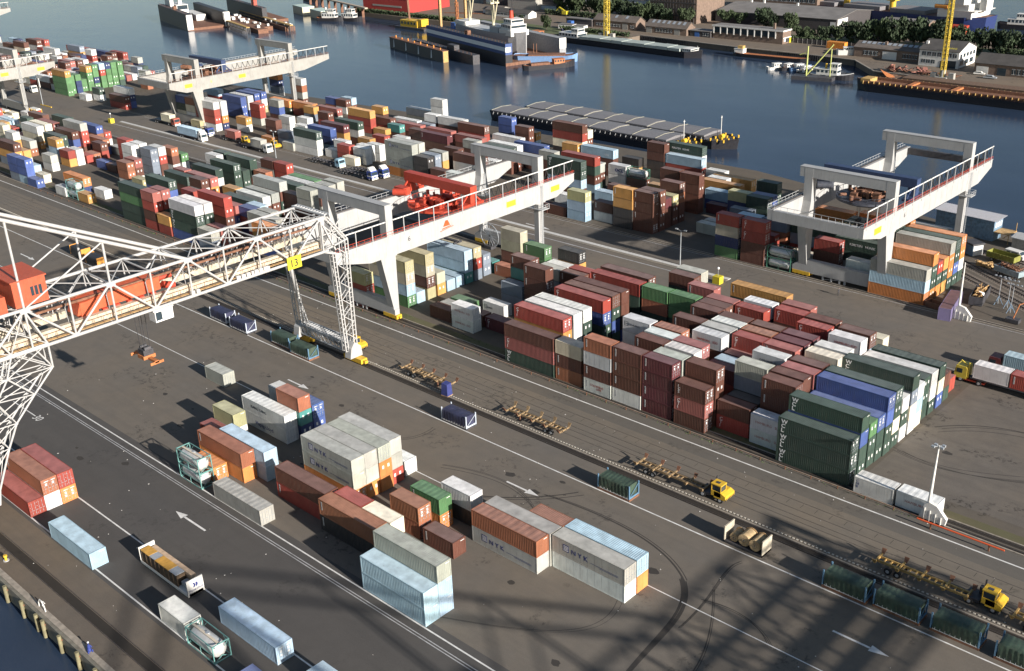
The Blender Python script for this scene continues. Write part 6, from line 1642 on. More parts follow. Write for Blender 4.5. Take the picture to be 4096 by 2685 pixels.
for x in (2, -22):
    q = MB(); q.tube((x, 0, 7.4), (x, 0, 27), .75, .55, 10); q.box((x-2.2, -2.4, 20), (x+2.2, 2.4, 20.7)); q.tube((x, 0, 9), (x+7, .6, 30), .3, n=6); q.tube((x, 0, 9), (x-3, -.8, 28), .25, n=6); q.build('mast', MC, g)
    q = MB(); q.box((x-2.2, -2.4, 20.7), (x+2.2, -2.3, 21.8)); q.bar((x-2.2, 2.4, 21.8), (x+2.2, 2.4, 21.8), .1); q.build('crosstree_rail', WS, g)
# low floating dock wall in front and the dark pontoon between
g = empty('floating_pier', (-384.7, 361.1, -2.5), UA, 'long dark floating pier with bollards left of the striped dock', 'pier')
MB().box((-59, 0, -.5), (0, 3, 5.2)).build('body', HK, g); MB().box((-59.2, -.2, 5.2), (.2, 3.2, 5.4)).build('deck', M_('rusty_metal'), g); MB().box((-.0, .2, 0), (.12, 2.8, 4.4)).box((.0, .2, 4.4), (.14, 2.8, 5.2)).build('end_plate', M_('yellow_dirty'), g)
q = MB(); [q.tube((-5-k*7, 1.5, 5.4), (-5-k*7, 1.5, 6.2+.4*(k % 2)), .3, n=8) for k in range(8)]; q.build('bollard', M_('orange_paint'), g)
q = MB(); [(q.poly([(-12-k*14, -.05, 4.6), (-11.6-k*14, -.05, 4.6), (-11.4-k*14, -.05, .9), (-12.8-k*14, -.05, .6)], [(0, 1, 2, 3)])) for k in range(4)]; q.build('rub_mark', WH, g)
g = empty('work_pontoon', (-368, 364.6, -2.5), UA, 'dark rusty work pontoon between floating pier and striped dock', 'pontoon'); MB().box((-62, 0, -.5), (0, 3.6, 4.4)).build('hull', M_('dark_metal'), g); MB().box((-26, .4, 4.4), (-19, 3.2, 6.6)).build('deck_house', M_('dark_metal'), g)
q = MB(); [q.bar((-2-k*4, .3, 4.4), (-2-k*4, .3, 5.4), .12) for k in range(15)]; q.bar((-60, .3, 5.4), (-2, .3, 5.4), .08); q.build('railing', M_('rusty_metal'), g)
# blue work barge and rusty tug at the dock end
g = vessel('work_barge', 'open work barge with pale blue sides at the dock end', 'barge', -345, 390, rad(35), 30, 8, 3.2, hullm=HP, deckm=M_('rusty_metal'), bow=.1); MB().box((-8, -3, 2.9), (9, 3, 3.6)).build('hold', M_('rusty_metal'), g); MB().tube((-6, 2, 3), (-6, 2, 8), .2, n=6).tube((-4.6, 2, 3), (-4.6, 2, 8), .2, n=6).build('spud', M_('rusty_metal'), g)
g = vessel('tugboat', 'low black and rust red tugboat moored against the blue work barge', 'boat', -333, 378.5, rad(60), 25, 6, 2.0, hullm=HK, deckm=M_('spreader_orange'), bow=.25, sheer=1.2); cabin(g, 2, 7, -1.8, 1.8, 1.8, 3.8, M_('spreader_orange')); MB().box((-9, -1.6, 1.8), (0, 1.6, 2.8)).build('engine_casing', M_('rusty_metal'), g)
g.location = (-333, 378.5, -2.5); g.rotation_euler.z = rad(60)
# big blue seagoing ship at the back right
g = vessel('seagoing_ship', 'huge blue seagoing cargo ship with white superstructure and yellow deck cranes', 'ship', -268, 569, rad(172.5), 128, 19, 8.5, hullm=HB, deckm=M_('rusty_metal'), bow=.14, stern=.05, sheer=2.5)
MB().box((-62, -9.6, -1), (55, -9.4, 1.2)).box((-62, 9.3, -1), (55, 9.5, 1.2)).build('boot_topping', M_('rusty_metal'), g)
for k, (x0, x1) in enumerate(((-32, -12), (-6, 16), (22, 44))): MB().box((x0, -7, 8.2), (x1, 7, 10.2)).build('hatch_cover', HT, g)
c = cabin(g, -58, -40, -9, 9, 8.4, 12, win=8, name='superstructure'); MB().box((-56, -8.5, 12.2), (-43, 8.5, 15)).build('upper_deck', WS, g); MB().box((-54, -10, 15), (-44, 10, 18)).build('bridge', WS, g); MB().box((-60, -9.8, 11.9), (-57, 9.8, 12.2)).build('aft_platform', WS, g)
MB().box((-62, -3, 12), (-58.5, 3, 19)).build('funnel', WS, g); MB().tube((-46, 9.8, 13.6), (-39, 9.8, 13.6), 1.0, n=10).build('lifeboat', M_('orange_paint'), g)
for x in (-9, 19):
    q = MB(); q.tube((x, 0, 8.3), (x, 0, 20), 1.7, 1.5, 12).box((x-2.6, -2.2, 13), (x+2.6, 2.2, 17)).bar((x, 0, 16), (x+(14 if x < 0 else -14), 3, 13), 1.3); q.build('deck_crane', M_('yellow_paint'), g)
# vessels at the right: rusty hulls under demolition, crane pontoon, small boats
g = vessel('hopper_hull', 'long dark empty hull with open hold lying nearest at the far quay', 'barge', -151, 413, rad(180), 98, 11, 3.4, hullm=HK, deckm=M_('rusty_metal'), bow=.05, stern=.03)
MB().box((-42, -3.9, 1.0), (44, 3.9, 1.2)).build('hold_floor', M_('dark_metal'), g)
for s_ in (-1, 1): MB().box((-43, s_*4.6-.3, 2.9), (44, s_*4.6+.3, 4.2)).build('coaming', M_('rusty_metal'), g)
q = MB(); [q.box((-42+k*2.2, 4.9, 3.0), (-41.8+k*2.2, 5.4, 4.2)) for k in range(40)]; [q.box((-42+k*2.2, -5.4, 3.0), (-41.8+k*2.2, -4.9, 4.2)) for k in range(40)]; q.build('bracket', M_('yellow_dirty'), g)
for x in (-20, 8, 25): MB().box((x, -4.6, 3.4), (x+2.0, 4.6, 4.0)).build('cross_beam', M_('spreader_orange'), g)
g.children[1].hide_render = False
MB().box((42, -3, 3), (46, 3, 4.6)).build('bow_housing', M_('yellow_dirty'), g)
g = vessel('rusty_hull', 'long brown rusty hull between the dark open barge and far quay', 'barge', -150, 426.5, rad(180), 96, 8, 3.0, hullm=HR, deckm=HR, bow=.1); MB().box((-45, -3.4, 2.9), (36, 3.4, 3.9)).build('coaming', HR, g); MB().poly([(42, -3, 2.8), (47, 0, 5.5), (42, 3, 2.8), (40, 0, 2.8)], [(0, 1, 2), (0, 2, 3), (1, 0, 3), (2, 1, 3)]).build('bow_plate', M_('spreader_orange'), g)
g = empty('scrap_pile', (-190, 441, 0), 0, 'pile of rusty pink and brown scrap plates on the far quay', 'scrap'); r_ = random.Random(4); q = MB(); q2 = MB()
for i in range(40): x, y, z = r_.uniform(-10, 6), r_.uniform(-2.5, 3), r_.uniform(.1, 1.3); (q if i % 3 else q2).bar((x, y, z), (x+r_.uniform(-3, 3), y+r_.uniform(-2, 2), z+r_.uniform(0, 1.6)), r_.uniform(.5, 1.8), r_.uniform(.08, .5))
q.build('scrap_plate', mat('scrap_pink', (.28, .12, .09), .8, var=.3, rust=.4), g); q2.build('scrap_beam', M_('rusty_metal'), g); q = MB()
for i in range(70): x, y = r_.uniform(2, 18), r_.uniform(-2.5, 2.5); q.bar((x, y, r_.uniform(.1, .8)), (x+r_.uniform(-3, 3), y+r_.uniform(-2, 2), r_.uniform(.2, 1.6)), .25)
q.build('scrap_profiles', M_('rusty_metal'), g)
g = empty('crane_pontoon', (-221.5, 418.5, -2.5), rad(12), 'dark crane pontoon with yellow green derrick masts and a white cabin', 'pontoon'); MB().box((-9, -3, -.3), (8, 3, 1.5)).build('hull', M_('dark_metal'), g)
q = MB(); q.tube((-3.6, 0, 1.5), (-3.6, 0, 13.5), .35, .28, 8).tube((-3.2, 0, 2), (6.5, 1, 14.5), .28, n=8).tube((5.8, 1.5, 1.5), (5.8, 1.5, 12.5), .22, n=8).tube((-3.6, 0, 11), (-7, .3, 9.8), .2, n=6); q.build('derrick', mat('derrick_green', (.45, .48, .15), .6, var=.1), g)
g = vessel('tugboat', 'black and white tugboat beside the crane pontoon', 'boat', -217, 424.5, rad(5), 19, 5.6, 1.8, hullm=HK, deckm=M_('steel_grey'), bow=.3, sheer=1.3, band=.25); cabin(g, -6, 3, -2, 2, 1.6, 3.8, win=5, name='deck_house'); cabin(g, -.5, 3, -1.6, 1.6, 3.9, 6.2, win=3); MB().tube((-2.6, 0, 3.8), (-2.6, 0, 6), .45, n=8).build('funnel', M_('yellow_paint'), g)
for k, (x, y, rz) in enumerate(((-246, 431, 60), (-241.5, 433, 75), (-237, 434.5, 60), (-233, 432, 80), (-229, 427, 50), (-226, 430.5, 70))):
    g = vessel('motorboat', '%s small moored motorboat from left in front of the far quay' % ordn(k), 'boat', x, y, rad(rz), 10.5, 3.2, 1.2, hullm=(M_('steel_white'), HK, HP)[k % 3], deckm=M_('spreader_orange' if k % 2 else 'steel_grey'), bow=.35, sheer=.7, group='small boats moored at the far quay'); cabin(g, -2.5, 1, -1.1, 1.1, 1.0, 2.6, win=3)
g = vessel('flat_boat', 'long flat rust red barge with small white wheelhouse along the far quay', 'barge', -262, 451, rad(183), 38, 5, 1.6, hullm=HK, deckm=M_('spreader_orange'), bow=.1); cabin(g, 13, 17.5, -1.6, 1.6, 1.5, 3.4); MB().box((13.4, -1.2, 3.5), (16, 1.2, 4.8)).build('wheelhouse_top', M_('yellow_dirty'), g)
g = vessel('yacht', 'small white motor yacht standing ashore beside the brick shed', 'boat', -231, 465.5, rad(30), 10, 3.4, 1.6, .6, M_('steel_white'), M_('steel_white'), .35, sheer=.8); cabin(g, -2, 2, -1.2, 1.2, 1.3, 2.8)
g = vessel('tugboat', 'white and red tugboat moored at the far right behind the blue ship', 'boat', -198, 589, rad(4), 26, 7, 2.6, hullm=HK, deckm=M_('rusty_metal'), bow=.25, sheer=1.5); cabin(g, -8, 3, -2.8, 2.8, 2.3, 5, win=6, name='deck_house'); cabin(g, -4, 1, -2, 2, 5.1, 7.6)
g = vessel('red_boat', 'dark hull with rust red wheelhouse behind the grey ship bow', 'boat', -389, 436.5, rad(-12), 22, 5.4, 2.2, hullm=HK, deckm=M_('spreader_orange'), bow=.2); cabin(g, -6, 0, -1.8, 1.8, 2, 4.4, M_('spreader_orange'))
# left: yellow crane barges, blue pontoon crane
g = empty('crane_barge', (-478, 428, -2.5), rad(-3), 'yellow deckhouse crane barge with leaning jib below the red shed', 'barge'); MB().box((-13, -4, -.3), (13, 4, 1.4)).build('hull', M_('dark_metal'), g); c = MB().box((-9, -3, 1.4), (6, 3, 5)).box((6, -2.6, 2.2), (9.5, 2.6, 6)).build('deck_house', M_('yellow_paint'), g)
for i in range(5): MB().box((-8+i*2.8, -3.06, 2.8), (-6.6+i*2.8, -3, 4.2)).build('window', M_('glass'), c)
MB().bar((-4, 0, 5), (-9, 3, 28), 1.0).build('jib', M_('rusty_metal'), g)
g = empty('crane_barge', (-449, 434, -2.5), rad(-8), 'blue and yellow piling barge with two tall brown legs', 'barge'); MB().box((-10, -5, -.3), (10, 5, 1.6)).build('hull', M_('dark_metal'), g); MB().box((-3, -2.5, 1.6), (1, 2.5, 5)).build('cabin', BLU, g); MB().box((4, -2.5, 1.6), (9, 2.5, 4.6)).box((-1, 1, 5), (4, 3, 7)).build('deck_house', M_('yellow_paint'), g)
q = MB(); q.box((-10.5, -5, -1), (-9.2, -3.7, 32)); q.box((1.2, 4, -1), (2.4, 5.2, 30)); q.build('leg', M_('walk_brown'), g); q = MB(); lattice_mast(q, 0, 0, 5, 16, 1.2, .12); q.bar((0, 0, 16), (-7, 0, 27), .6); q.build('jib', M_('spreader_orange'), g)
patch([(-520, 470), (-480, 465), (-440, 470), (-445, 490), (-505, 495)], A_SHORE, 'yard_patch', .024)
q = MB(); [q.bar((-497+k*3, 470+k*1.5, .3), (-478+k*3, 476+k*1.5, .3), .8, .5) for k in range(5)]; tag(q.build('pipe_stack', M_('rusty_metal')), 'rows of rusty pipes lying on the shore right of the red shed', 'pipes')
# left: dark floating dock, rust barges, timber jetties, cream boxes, white tugs
dk = dock('dark floating dock with pale end towers at the upper left', -592, 351.5, 64, 26, 9.5, HK, HK, False); MB().box((-.3, -.1, .5), (.1, 3.4, 9)).box((-.3, 22.6, .5), (.1, 26, 8.6)).build('end_tower', WS, dk)
q = MB(); q.box((-60, 3.8, 8), (-48, 6, 13)); q.box((-58, 14, 1.5), (-30, 20, 5)); dkx = q.build('work_house', WS, dk)
g = vessel('docked_ship', 'small black ship with white upper works inside the dark dock', 'ship', -640, 376, UA, 40, 9, 5, hullm=HK, deckm=M_('rusty_metal')); cabin(g, -8, 8, -3.5, 3.5, 5, 10, win=5, name='superstructure'); MB().box((2, -1, 10), (4, 1, 15)).build('mast', WS, g)
g = empty('floating_dock', (-578, 395, -2.5), UA, 'second dark floating dock wall behind the rust red barges', 'floating dock'); MB().box((-70, 0, -.5), (0, 3, 9)).build('side_wall', HK, g); MB().box((-70, 3, -.5), (0, 16, 1.5)).build('pontoon', M_('rusty_metal'), g); q = MB(); [q.bar((-k*4, .3, 9), (-k*4, .3, 10), .12) for k in range(17)]; q.build('railing', M_('rusty_metal'), g)
MB().box((-22, 1, 9), (-17, 3, 17)).build('crane_house', M_('signal_red'), g)
for k, (x, y, L_) in enumerate(((-566, 375.5, 62), (-572, 383, 66), (-560, 390, 40))):
    g = empty('rust_barge', (x+22, y-8, -2.5), UA, 'flat rust brown work barge, %s of the three behind the timber jetty' % ('nearest', 'middle', 'farthest')[k], 'barge', 'rust barges at the upper left'); MB().box((-L_, 0, -.3), (0, 6, 2.4)).build('hull', M_('rusty_metal'), g)
    q = MB(); r_ = random.Random(k); [q.bx((r_.uniform(-L_+3, -3), r_.uniform(1, 5), 3), (r_.uniform(1, 3), r_.uniform(.6, 2), r_.uniform(.8, 1.6))) for _ in range(9)]; q.build('deck_gear', WS, g)
for k, (x, y, L_, lab) in enumerate(((-549, 364.3, 56, 'long timber jetty on piles beside the rust barges'), (-533, 383, 92, 'longer timber jetty on piles reaching towards the cream pontoons'))):
    g = empty('timber_jetty', (x, y, -2.5), UA, lab, 'jetty'); MB().box((-L_, -1, 3.4), (0, 1, 3.9)).box((-L_, -1.1, 1.6), (0, -.9, 1.9)).build('deck', M_('yellow_dirty'), g); q = MB()
    i = 0
    while i < L_: q.box((-i-.35, -1.15, -1), (-i, -.8, 3.4)); q.box((-i-.35, .8, -1), (-i, 1.15, 3.4)); i += 2.6
    tag(q.build('pile', M_('dark_metal'), g), kind='stuff')
g = empty('pontoon_bridge', (-570, 452, -2.5), UA, 'pale raised pipe bridge behind the cream pontoons', 'bridge'); MB().box((-60, -1, 5.5), (34, 1, 6.3)).build('deck', mat('pale_timber', (.40, .33, .25), .8, var=.2), g); q = MB(); [q.box((-60+k*11, -.8, -1), (-59.2+k*11, .8, 5.5)) for k in range(9)]; q.build('pier', M_('rusty_metal'), g)
CRM = mat('pontoon_cream', (.60, .53, .36), .7, var=.08, streak=.2); PGR = mat('pontoon_top', (.42, .52, .46), .7)
for k, (x, y) in enumerate(((-585, 430), (-558.5, 423.5))):
    g = empty('cream_pontoon', (x, y, -2.5), UA, 'cream box pontoon with pale green top, %s one of the pair' % ('left', 'right')[k], 'pontoon', 'cream box pontoons'); MB().box((-17, 0, -.4), (0, 8, 4.6)).build('body', CRM, g); MB().box((-17.1, -.1, 4.6), (.1, 8.1, 5)).build('top', PGR, g)
for k, (x, y, rz) in enumerate(((-549, 424, 20), (-538, 430, 12))):
    g = vessel('tugboat', 'white topped black tugboat, %s one by the cream pontoons' % ('left', 'right')[k], 'boat', x, y, rad(rz), 19, 6, 2, hullm=HK, deckm=M_('spreader_orange'), bow=.3, sheer=1.2); cabin(g, -5, 4, -2.2, 2.2, 1.8, 4.4, win=5, name='deck_house'); cabin(g, -1, 3, -1.7, 1.7, 4.5, 7, win=3)
    MB().tube((-3, 0, 4.4), (-3, 0, 8), .5, n=8).build('funnel', M_('steel_white'), g)
g = vessel('tugboat', 'dark boat with yellow deck at the top edge left of the red shed', 'boat', -640, 480, UA, 24, 7, 2.4, hullm=HK, deckm=M_('yellow_paint')); cabin(g, -5, 3, -2, 2, 2.2, 6, M_('yellow_paint'))
# light vehicles and boxes on the far quay
def car(x, y, rz, m, lab, L_=4.2):
    g = empty('parked_car', (x, y, 0), rz, lab, 'car'); MB().extr([(-L_/2, .35), (L_/2, .35), (L_/2, .75), (L_*.3, .85), (L_*.16, 1.35), (-L_*.3, 1.4), (-L_*.44, .95), (-L_/2, .9)], 'y', -.82, .82).build('body', m, g)
    MB().extr([(L_*.27, .88), (L_*.15, 1.3), (-L_*.28, 1.34), (-L_*.4, .95)], 'y', -.84, .84).build('window', M_('glass'), g)
    for wx_ in (-L_*.31, L_*.31):
        for wy in (-.7, .7): MB().tube((wx_, wy-.1, .32), (wx_, wy+.1, .32), .32, n=12).build('wheel', M_('rubber'), g)
    return g
car(-166.5, 451.2, rad(10), M_('steel_white'), 'white parked car with dark windows by the garage doors'); car(-160, 445.6, rad(5), M_('galv'), 'pale pickup like car parked nearer the far quay edge', 4.8); car(-176.4, 480, rad(80), M_('dark_metal'), 'dark car parked behind the white office')
def plainbox(name, lab, cat, x, y, rz, d, m, z=0):
    g = empty(name, (x, y, z), rz, lab, cat); MB().box((-d[0]/2, -d[1]/2, 0), (d[0]/2, d[1]/2, d[2])).build('body', m, g); q = MB()
    n_ = int(d[0]/.6); [q.box((-d[0]/2+.3+i*.6, -d[1]/2-.04, .15), (-d[0]/2+.45+i*.6, -d[1]/2, d[2]-.15)) for i in range(n_)]; q.box((d[0]/2, -.06, .1), (d[0]/2+.04, .06, d[2]-.1)); q.build('ribs', m, g); return g
plainbox('skip_box', 'yellow steel box standing beside the white yacht', 'box', -243, 478, 0, (9, 3, 3), M_('orange_paint')); plainbox('skip_box', 'red steel box standing before the blue ship', 'box', -216, 545, 0, (12, 5, 4), M_('signal_red')); plainbox('hut_box', 'blue site box by the black wall near the houseboats', 'box', -396, 468.5, 0, (3, 2.4, 2.8), BLU)
g = empty('excavator', (-424, 497, 0), 0, 'yellow excavator by the pale depot wall at the top', 'excavator'); MB().box((-1.6, -1.3, 1), (1.8, 1.3, 2.8)).build('cab', M_('sign_yellow'), g); MB().box((-2, -1.5, 0), (2, -.9, .9)).box((-2, .9, 0), (2, 1.5, .9)).build('track', M_('rubber'), g); MB().bar((1.5, 0, 2), (-4.5, 0, 4.6), .6).bar((-4.5, 0, 4.6), (-7, 0, 2.4), .4).build('arm', M_('sign_yellow'), g)

# ================================================================ vehicles on the terminal
CHY = mat('chassis_yellow', (.24, .165, .085), .75, var=.3, rust=.5); TYR = M_('rubber'); CBL = mat('cab_blue', (.03, .06, .25), .4, var=.05); CLB = mat('cab_light_blue', (.30, .48, .58), .4, var=.05); CRD = mat('cab_red', (.35, .09, .06), .45, var=.08)
def wheels(g, xs, half=1.05, r=.5, w_=.32):
    for x in xs:
        for y in (-half, half):
            o = MB().tube((x, y-w_/2, r), (x, y+w_/2, r), r, n=14).build('wheel', TYR, g); MB().tube((x, y-w_/2-.02, r), (x, y+w_/2+.02, r), r*.5, n=10).build('rim', M_('steel_grey'), o)
def trailer(x, y, rz, lab, m=None, L_=12.3, guides=True, fresh=False, legs=True):
    """skeletal container chassis, coupling end at +x"""
    m = m or CHY; g = empty('container_chassis', (x, y, 0), rz, lab, 'trailer'); q = MB()
    for yy in (-.5, .5): q.box((-L_/2, yy-.08, .95), (L_/2, yy+.08, 1.28))
    n = 14
    for i in range(n+1): X = -L_/2+.1+(L_-.3)*i/n; q.box((X, -.42, 1.02), (X+.16, .42, 1.2))
    for X in (-L_/2, -L_/2+3.1, -.1, L_/2-3.1, L_/2-.25): q.box((X, -1.22, 1.05), (X+.22, 1.22, 1.3))
    q.build('frame', m, g)
    if guides:
        for X in (-L_/2-.05, -L_/2+3.1, -.1, L_/2-3.1, L_/2-.2):
            for yy in (-1.25, 1.25): MB().poly([(X, yy-.05, 1.2), (X+.4, yy-.05, 1.2), (X+.55, yy+(.3 if yy > 0 else -.4), 1.85), (X-.1, yy+(.3 if yy > 0 else -.4), 1.85), (X, yy+.08, 1.2), (X+.4, yy+.08, 1.2), (X+.55, yy+(.42 if yy > 0 else -.28), 1.85), (X-.1, yy+(.42 if yy > 0 else -.28), 1.85)], [(0,1,2,3),(7,6,5,4),(0,4,5,1),(3,2,6,7),(0,3,7,4),(1,5,6,2)]).build('corner_guide', M_('rusty_metal') if yy > 0 else m, g)
    wheels(g, (-L_/2+2.0, -L_/2+3.3))
    if legs: MB().box((L_/2-3.0, -.75, 0), (L_/2-2.8, -.6, 1.0)).box((L_/2-3.0, .6, 0), (L_/2-2.8, .75, 1.0)).bar((L_/2-2.9, -.7, .4), (L_/2-2.9, .7, .4), .08).build('landing_legs', M_('rusty_metal'), g)
    return g
def terminal_tractor(x, y, rz, lab):
    g = empty('terminal_tractor', (x, y, 0), rz, lab, 'tractor'); YM = M_('yellow_paint')
    MB().box((-2.6, -.55, .55), (1.9, .55, .95)).box((-2.5, -1.1, .6), (-.6, 1.1, 1.0)).build('frame', M_('dark_metal'), g)
    MB().extr([(.2, .75), (2.15, .75), (2.15, 1.45), (1.5, 1.75), (.2, 1.8)], 'y', -1.25, 1.25).build('hood', YM, g)
    c = MB().box((-.3, -1.25, 1.0), (1.35, .25, 1.85)).box((-.35, -1.28, 2.85), (1.4, .28, 3.0))
    for a in (-.3, 1.25):
        for b in (-1.25, .15): c.box((a, b, 1.85), (a+.1, b+.1, 2.85))
    c = c.build('cab', YM, g); MB().box((-.22, -1.17, 1.86), (1.27, .17, 2.84)).build('window', M_('glass'), c); MB().box((.2, -.8, 3.0), (.8, -.3, 3.06)).build('roof_hatch', M_('dark_metal'), c)
    q = MB(); [q.box((2.15, -1.25+i*.36, .75), (2.19, -1.07+i*.36, 1.05)) for i in range(7)]; q.build('warning_stripes', M_('ink'), g); MB().tube((-.6, .8, 1), (-.6, .8, 3.1), .14, n=8).box((-1.2, .4, 1), (-.5, 1.1, 2)).build('exhaust', M_('dark_metal'), g)
    wheels(g, (1.2, -1.8)); return g
for x, lab in ((-136.2, 'yellow rusty container chassis without tractor, farthest left of the row on the tracks'), (-109.4, 'yellow rusty container chassis standing alone below the maroon stack')): trailer(x, 119.5, 0 if x < -120 else pi, lab)
trailer(-81.7, 119.5, 0, 'yellow chassis coupled to a yellow tractor on the tracks', legs=False); terminal_tractor(-73.9, 119.9, 0, 'yellow terminal tractor pulling the chassis near the middle of the tracks')
trailer(-42.4, 119.5, 0, 'olive yellow chassis with raised corner guides near the right edge', M_('yellow_dirty'), legs=False); terminal_tractor(-34.4, 120.4, 0, 'yellow terminal tractor in the crane shadow near the right edge')
trailer(-24.6, 119.5, 0, 'olive yellow chassis cut by the right picture edge', M_('yellow_dirty')); terminal_tractor(-157.6, 120.0, 0, 'yellow terminal tractor half hidden behind the lattice crane leg')
g = empty('covered_box', (-129.3, 117.6, 0), rad(4), 'blue tarpaulin covered box leaning at the end of a yellow chassis', 'box'); MB().poly([(-.75, -.7, 0), (.75, -.7, 0), (.75, .7, 0), (-.75, .7, 0), (-.62, -.6, 2.4), (.62, -.55, 2.3), (.6, .6, 2.4), (-.6, .6, 2.5)], [(0, 3, 2, 1), (4, 5, 6, 7), (0, 1, 5, 4), (1, 2, 6, 5), (2, 3, 7, 6), (3, 0, 4, 7)]).build('cover', mat('cover_blue', (.035, .045, .16), .5, var=.2, bump=.6, bscale=2.5), g); MB().box((-.8, -.75, 0), (.8, .75, .12)).build('pallet', M_('wood'), g)
def truck(x, y, rz, lab, cm, trail='flat', load=None, deflector=False, L_=12.2, lm=None, bonnet=False):
    """cab over engine lorry, cab at +x"""
    g = empty('truck', (x, y, 0), rz, lab, 'truck'); H_ = 3.0
    c = MB().extr([(-2.2, .7), (-.05, .7), (0, 1.6), (-.25, H_), (-2.0, H_), (-2.2, 2.6)], 'y', -1.22, 1.22).build('cab', cm, g)
    MB().poly([(.012, -1.08, 1.75), (.012, 1.08, 1.75), (-.2, 1.05, 2.7), (-.2, -1.05, 2.7)], [(0, 1, 2, 3)]).build('windscreen', M_('glass'), c); MB().box((-1.4, -1.25, 1.7), (-.4, -1.21, 2.5)).box((-1.4, 1.21, 1.7), (-.4, 1.25, 2.5)).build('window', M_('glass'), c)
    MB().box((.0, -1.2, .35), (.14, 1.2, .95)).build('bumper', M_('steel_white'), c); MB().box((.12, -.9, .95), (.17, -.5, 1.2)).build('headlight', M_('white_mark'), c); MB().box((.12, .5, .95), (.17, .9, 1.2)).build('headlight', M_('white_mark'), c); MB().box((.14, -.25, .45), (.16, .25, .58)).build('number_plate', M_('sign_yellow'), c)
    if deflector: MB().extr([(-.3, H_), (-1.9, H_), (-1.9, H_+1.0), (-1.3, H_+.9)], 'y', -1.1, 1.1).build('roof_deflector', M_('steel_white'), c)
    wheels(g, (-1.2, -4.4))
    q = MB(); q.box((-5.6, -.5, .75), (-2.2, .5, 1.0)); q.build('frame', M_('dark_metal'), g); x1 = -2.9; x0 = x1-L_
    if trail == 'skel':
        q = MB(); [q.box((x0, yy-.1, 1.0), (x1, yy+.1, 1.3)) for yy in (-.5, .5)]; [q.box((x0+i*(L_-.3)/7, -1.2, 1.1), (x0+.3+i*(L_-.3)/7, 1.2, 1.35)) for i in range(8)]; q.build('chassis', M_('dark_metal'), g)
    else: MB().box((x0, -1.22, 1.1), (x1, 1.22, 1.35)).build('flatbed', M_('dark_metal'), g)
    wheels(g, (x0+1.6, x0+2.9)); return g
def load20(x, y, z, ch, lab, L=1, rz=0):
    g = container(x, y, z, L, ch, random.Random(int(abs(x)*10)), '-', 9, True); return tag(g, lab, 'container', 'containers riding on trucks')
trs = [(-333.2, 197.9, 'white lorry cab pulling a pale blue long container on the far road', WS, 'flat', True), (-301.2, 202.3, 'white lorry with short grey container on its flatbed, beside the lamp pole', WS, 'flat', False), (-266.3, 204.6, 'pale blue cab lorry with empty dark chassis near the riverside kerb', CLB, 'skel', False),
       (-247.2, 201.5, 'nearer blue and white lorry with roof deflector and empty chassis', CBL, 'skel', True), (-246.2, 205.2, 'farther blue and white lorry with roof deflector beside its twin', CBL, 'skel', True), (-362.6, 205.2, 'red cab lorry carrying a tan short container under the portal crane', CRD, 'flat', False),
       (-337.8, 203.7, 'blue cab lorry with low gear standing behind the pale blue container lorry', CBL, 'skel', False), (-474, 203.5, 'white lorry at the far left under the distant portal crane', WS, 'flat', False)]
for x, y, lab, cm, tr_, df in trs:
    g = truck(x, y, 0, lab, cm, tr_, deflector=df)
    if cm is CBL: MB().box((-2.0, -1.235, 1.35), (.03, -1.225, 1.6)).box((.005, -1.2, 1.35), (.03, 1.2, 1.6)).build('white_band', WH, g)
load20(-336.2, 196.7, 1.37, 'U', 'pale blue long container on the white lorry of the far road', 2); load20(-304.3, 201.1, 1.37, 'g', 'short grey container on the white lorry beside the lamp pole'); load20(-365.6, 204.0, 1.37, 'c', 'tan short container on the red cab lorry'); load20(-350.5, 207.2, .6, 'l', 'short olive container on a low trailer behind the pale blue lorry'); load20(-322.6, 203.4, 1.37, 'p', 'pale pinkish short container on a low chassis on the far road')
trailer(-326, 204.6, 0, 'dark chassis under the pinkish container on the far road', M_('dark_metal'), guides=False); terminal_tractor(-318.6, 204.6, 0, 'yellow tractor with dark gear in front of the pinkish container'); terminal_tractor(-305, 206.9, 0, 'yellow tractor hidden behind the white lorry by the lamp pole'); load20(-309.2, 209.0, .01, 'O', 'bright orange short container behind the white lorry')
trailer(-356, 207.9, 0, 'low trailer under the olive container', M_('dark_metal'), guides=False)
# yellow lorry at the right
g = truck(-63.3, 180.6, pi, 'yellow lorry with red chassis pulling white and orange containers at the right', mat('cab_yellow', (.55, .42, .06), .45, var=.08), 'flat', L_=12.8); MB().box((-5.4, -1.1, .5), (-.2, 1.1, .74)).build('red_chassis', M_('signal_red'), g); MB().tube((-2.4, 1.0, 1), (-2.4, 1.0, 3.9), .12, n=8).bar((-2.2, .9, 3.2), (-.9, .9, 4.0), .18).build('air_intake', MATS['cab_yellow'], g)
load20(-54.0, 179.4, 1.37, 'w', 'white short container behind the yellow lorry cab'); load20(-47.7, 179.4, 1.37, 'r', 'bright orange red short container at the tail of the yellow lorry')
load20(-51.5, 186.4, 1.37, 'U', 'pale blue container on the hidden maroon lorry at the right edge'); truck(-60.2, 187.6, pi, 'maroon lorry cab half hidden behind the yellow lorry', mat('cab_maroon', (.13, .03, .03), .45), 'flat', L_=12)
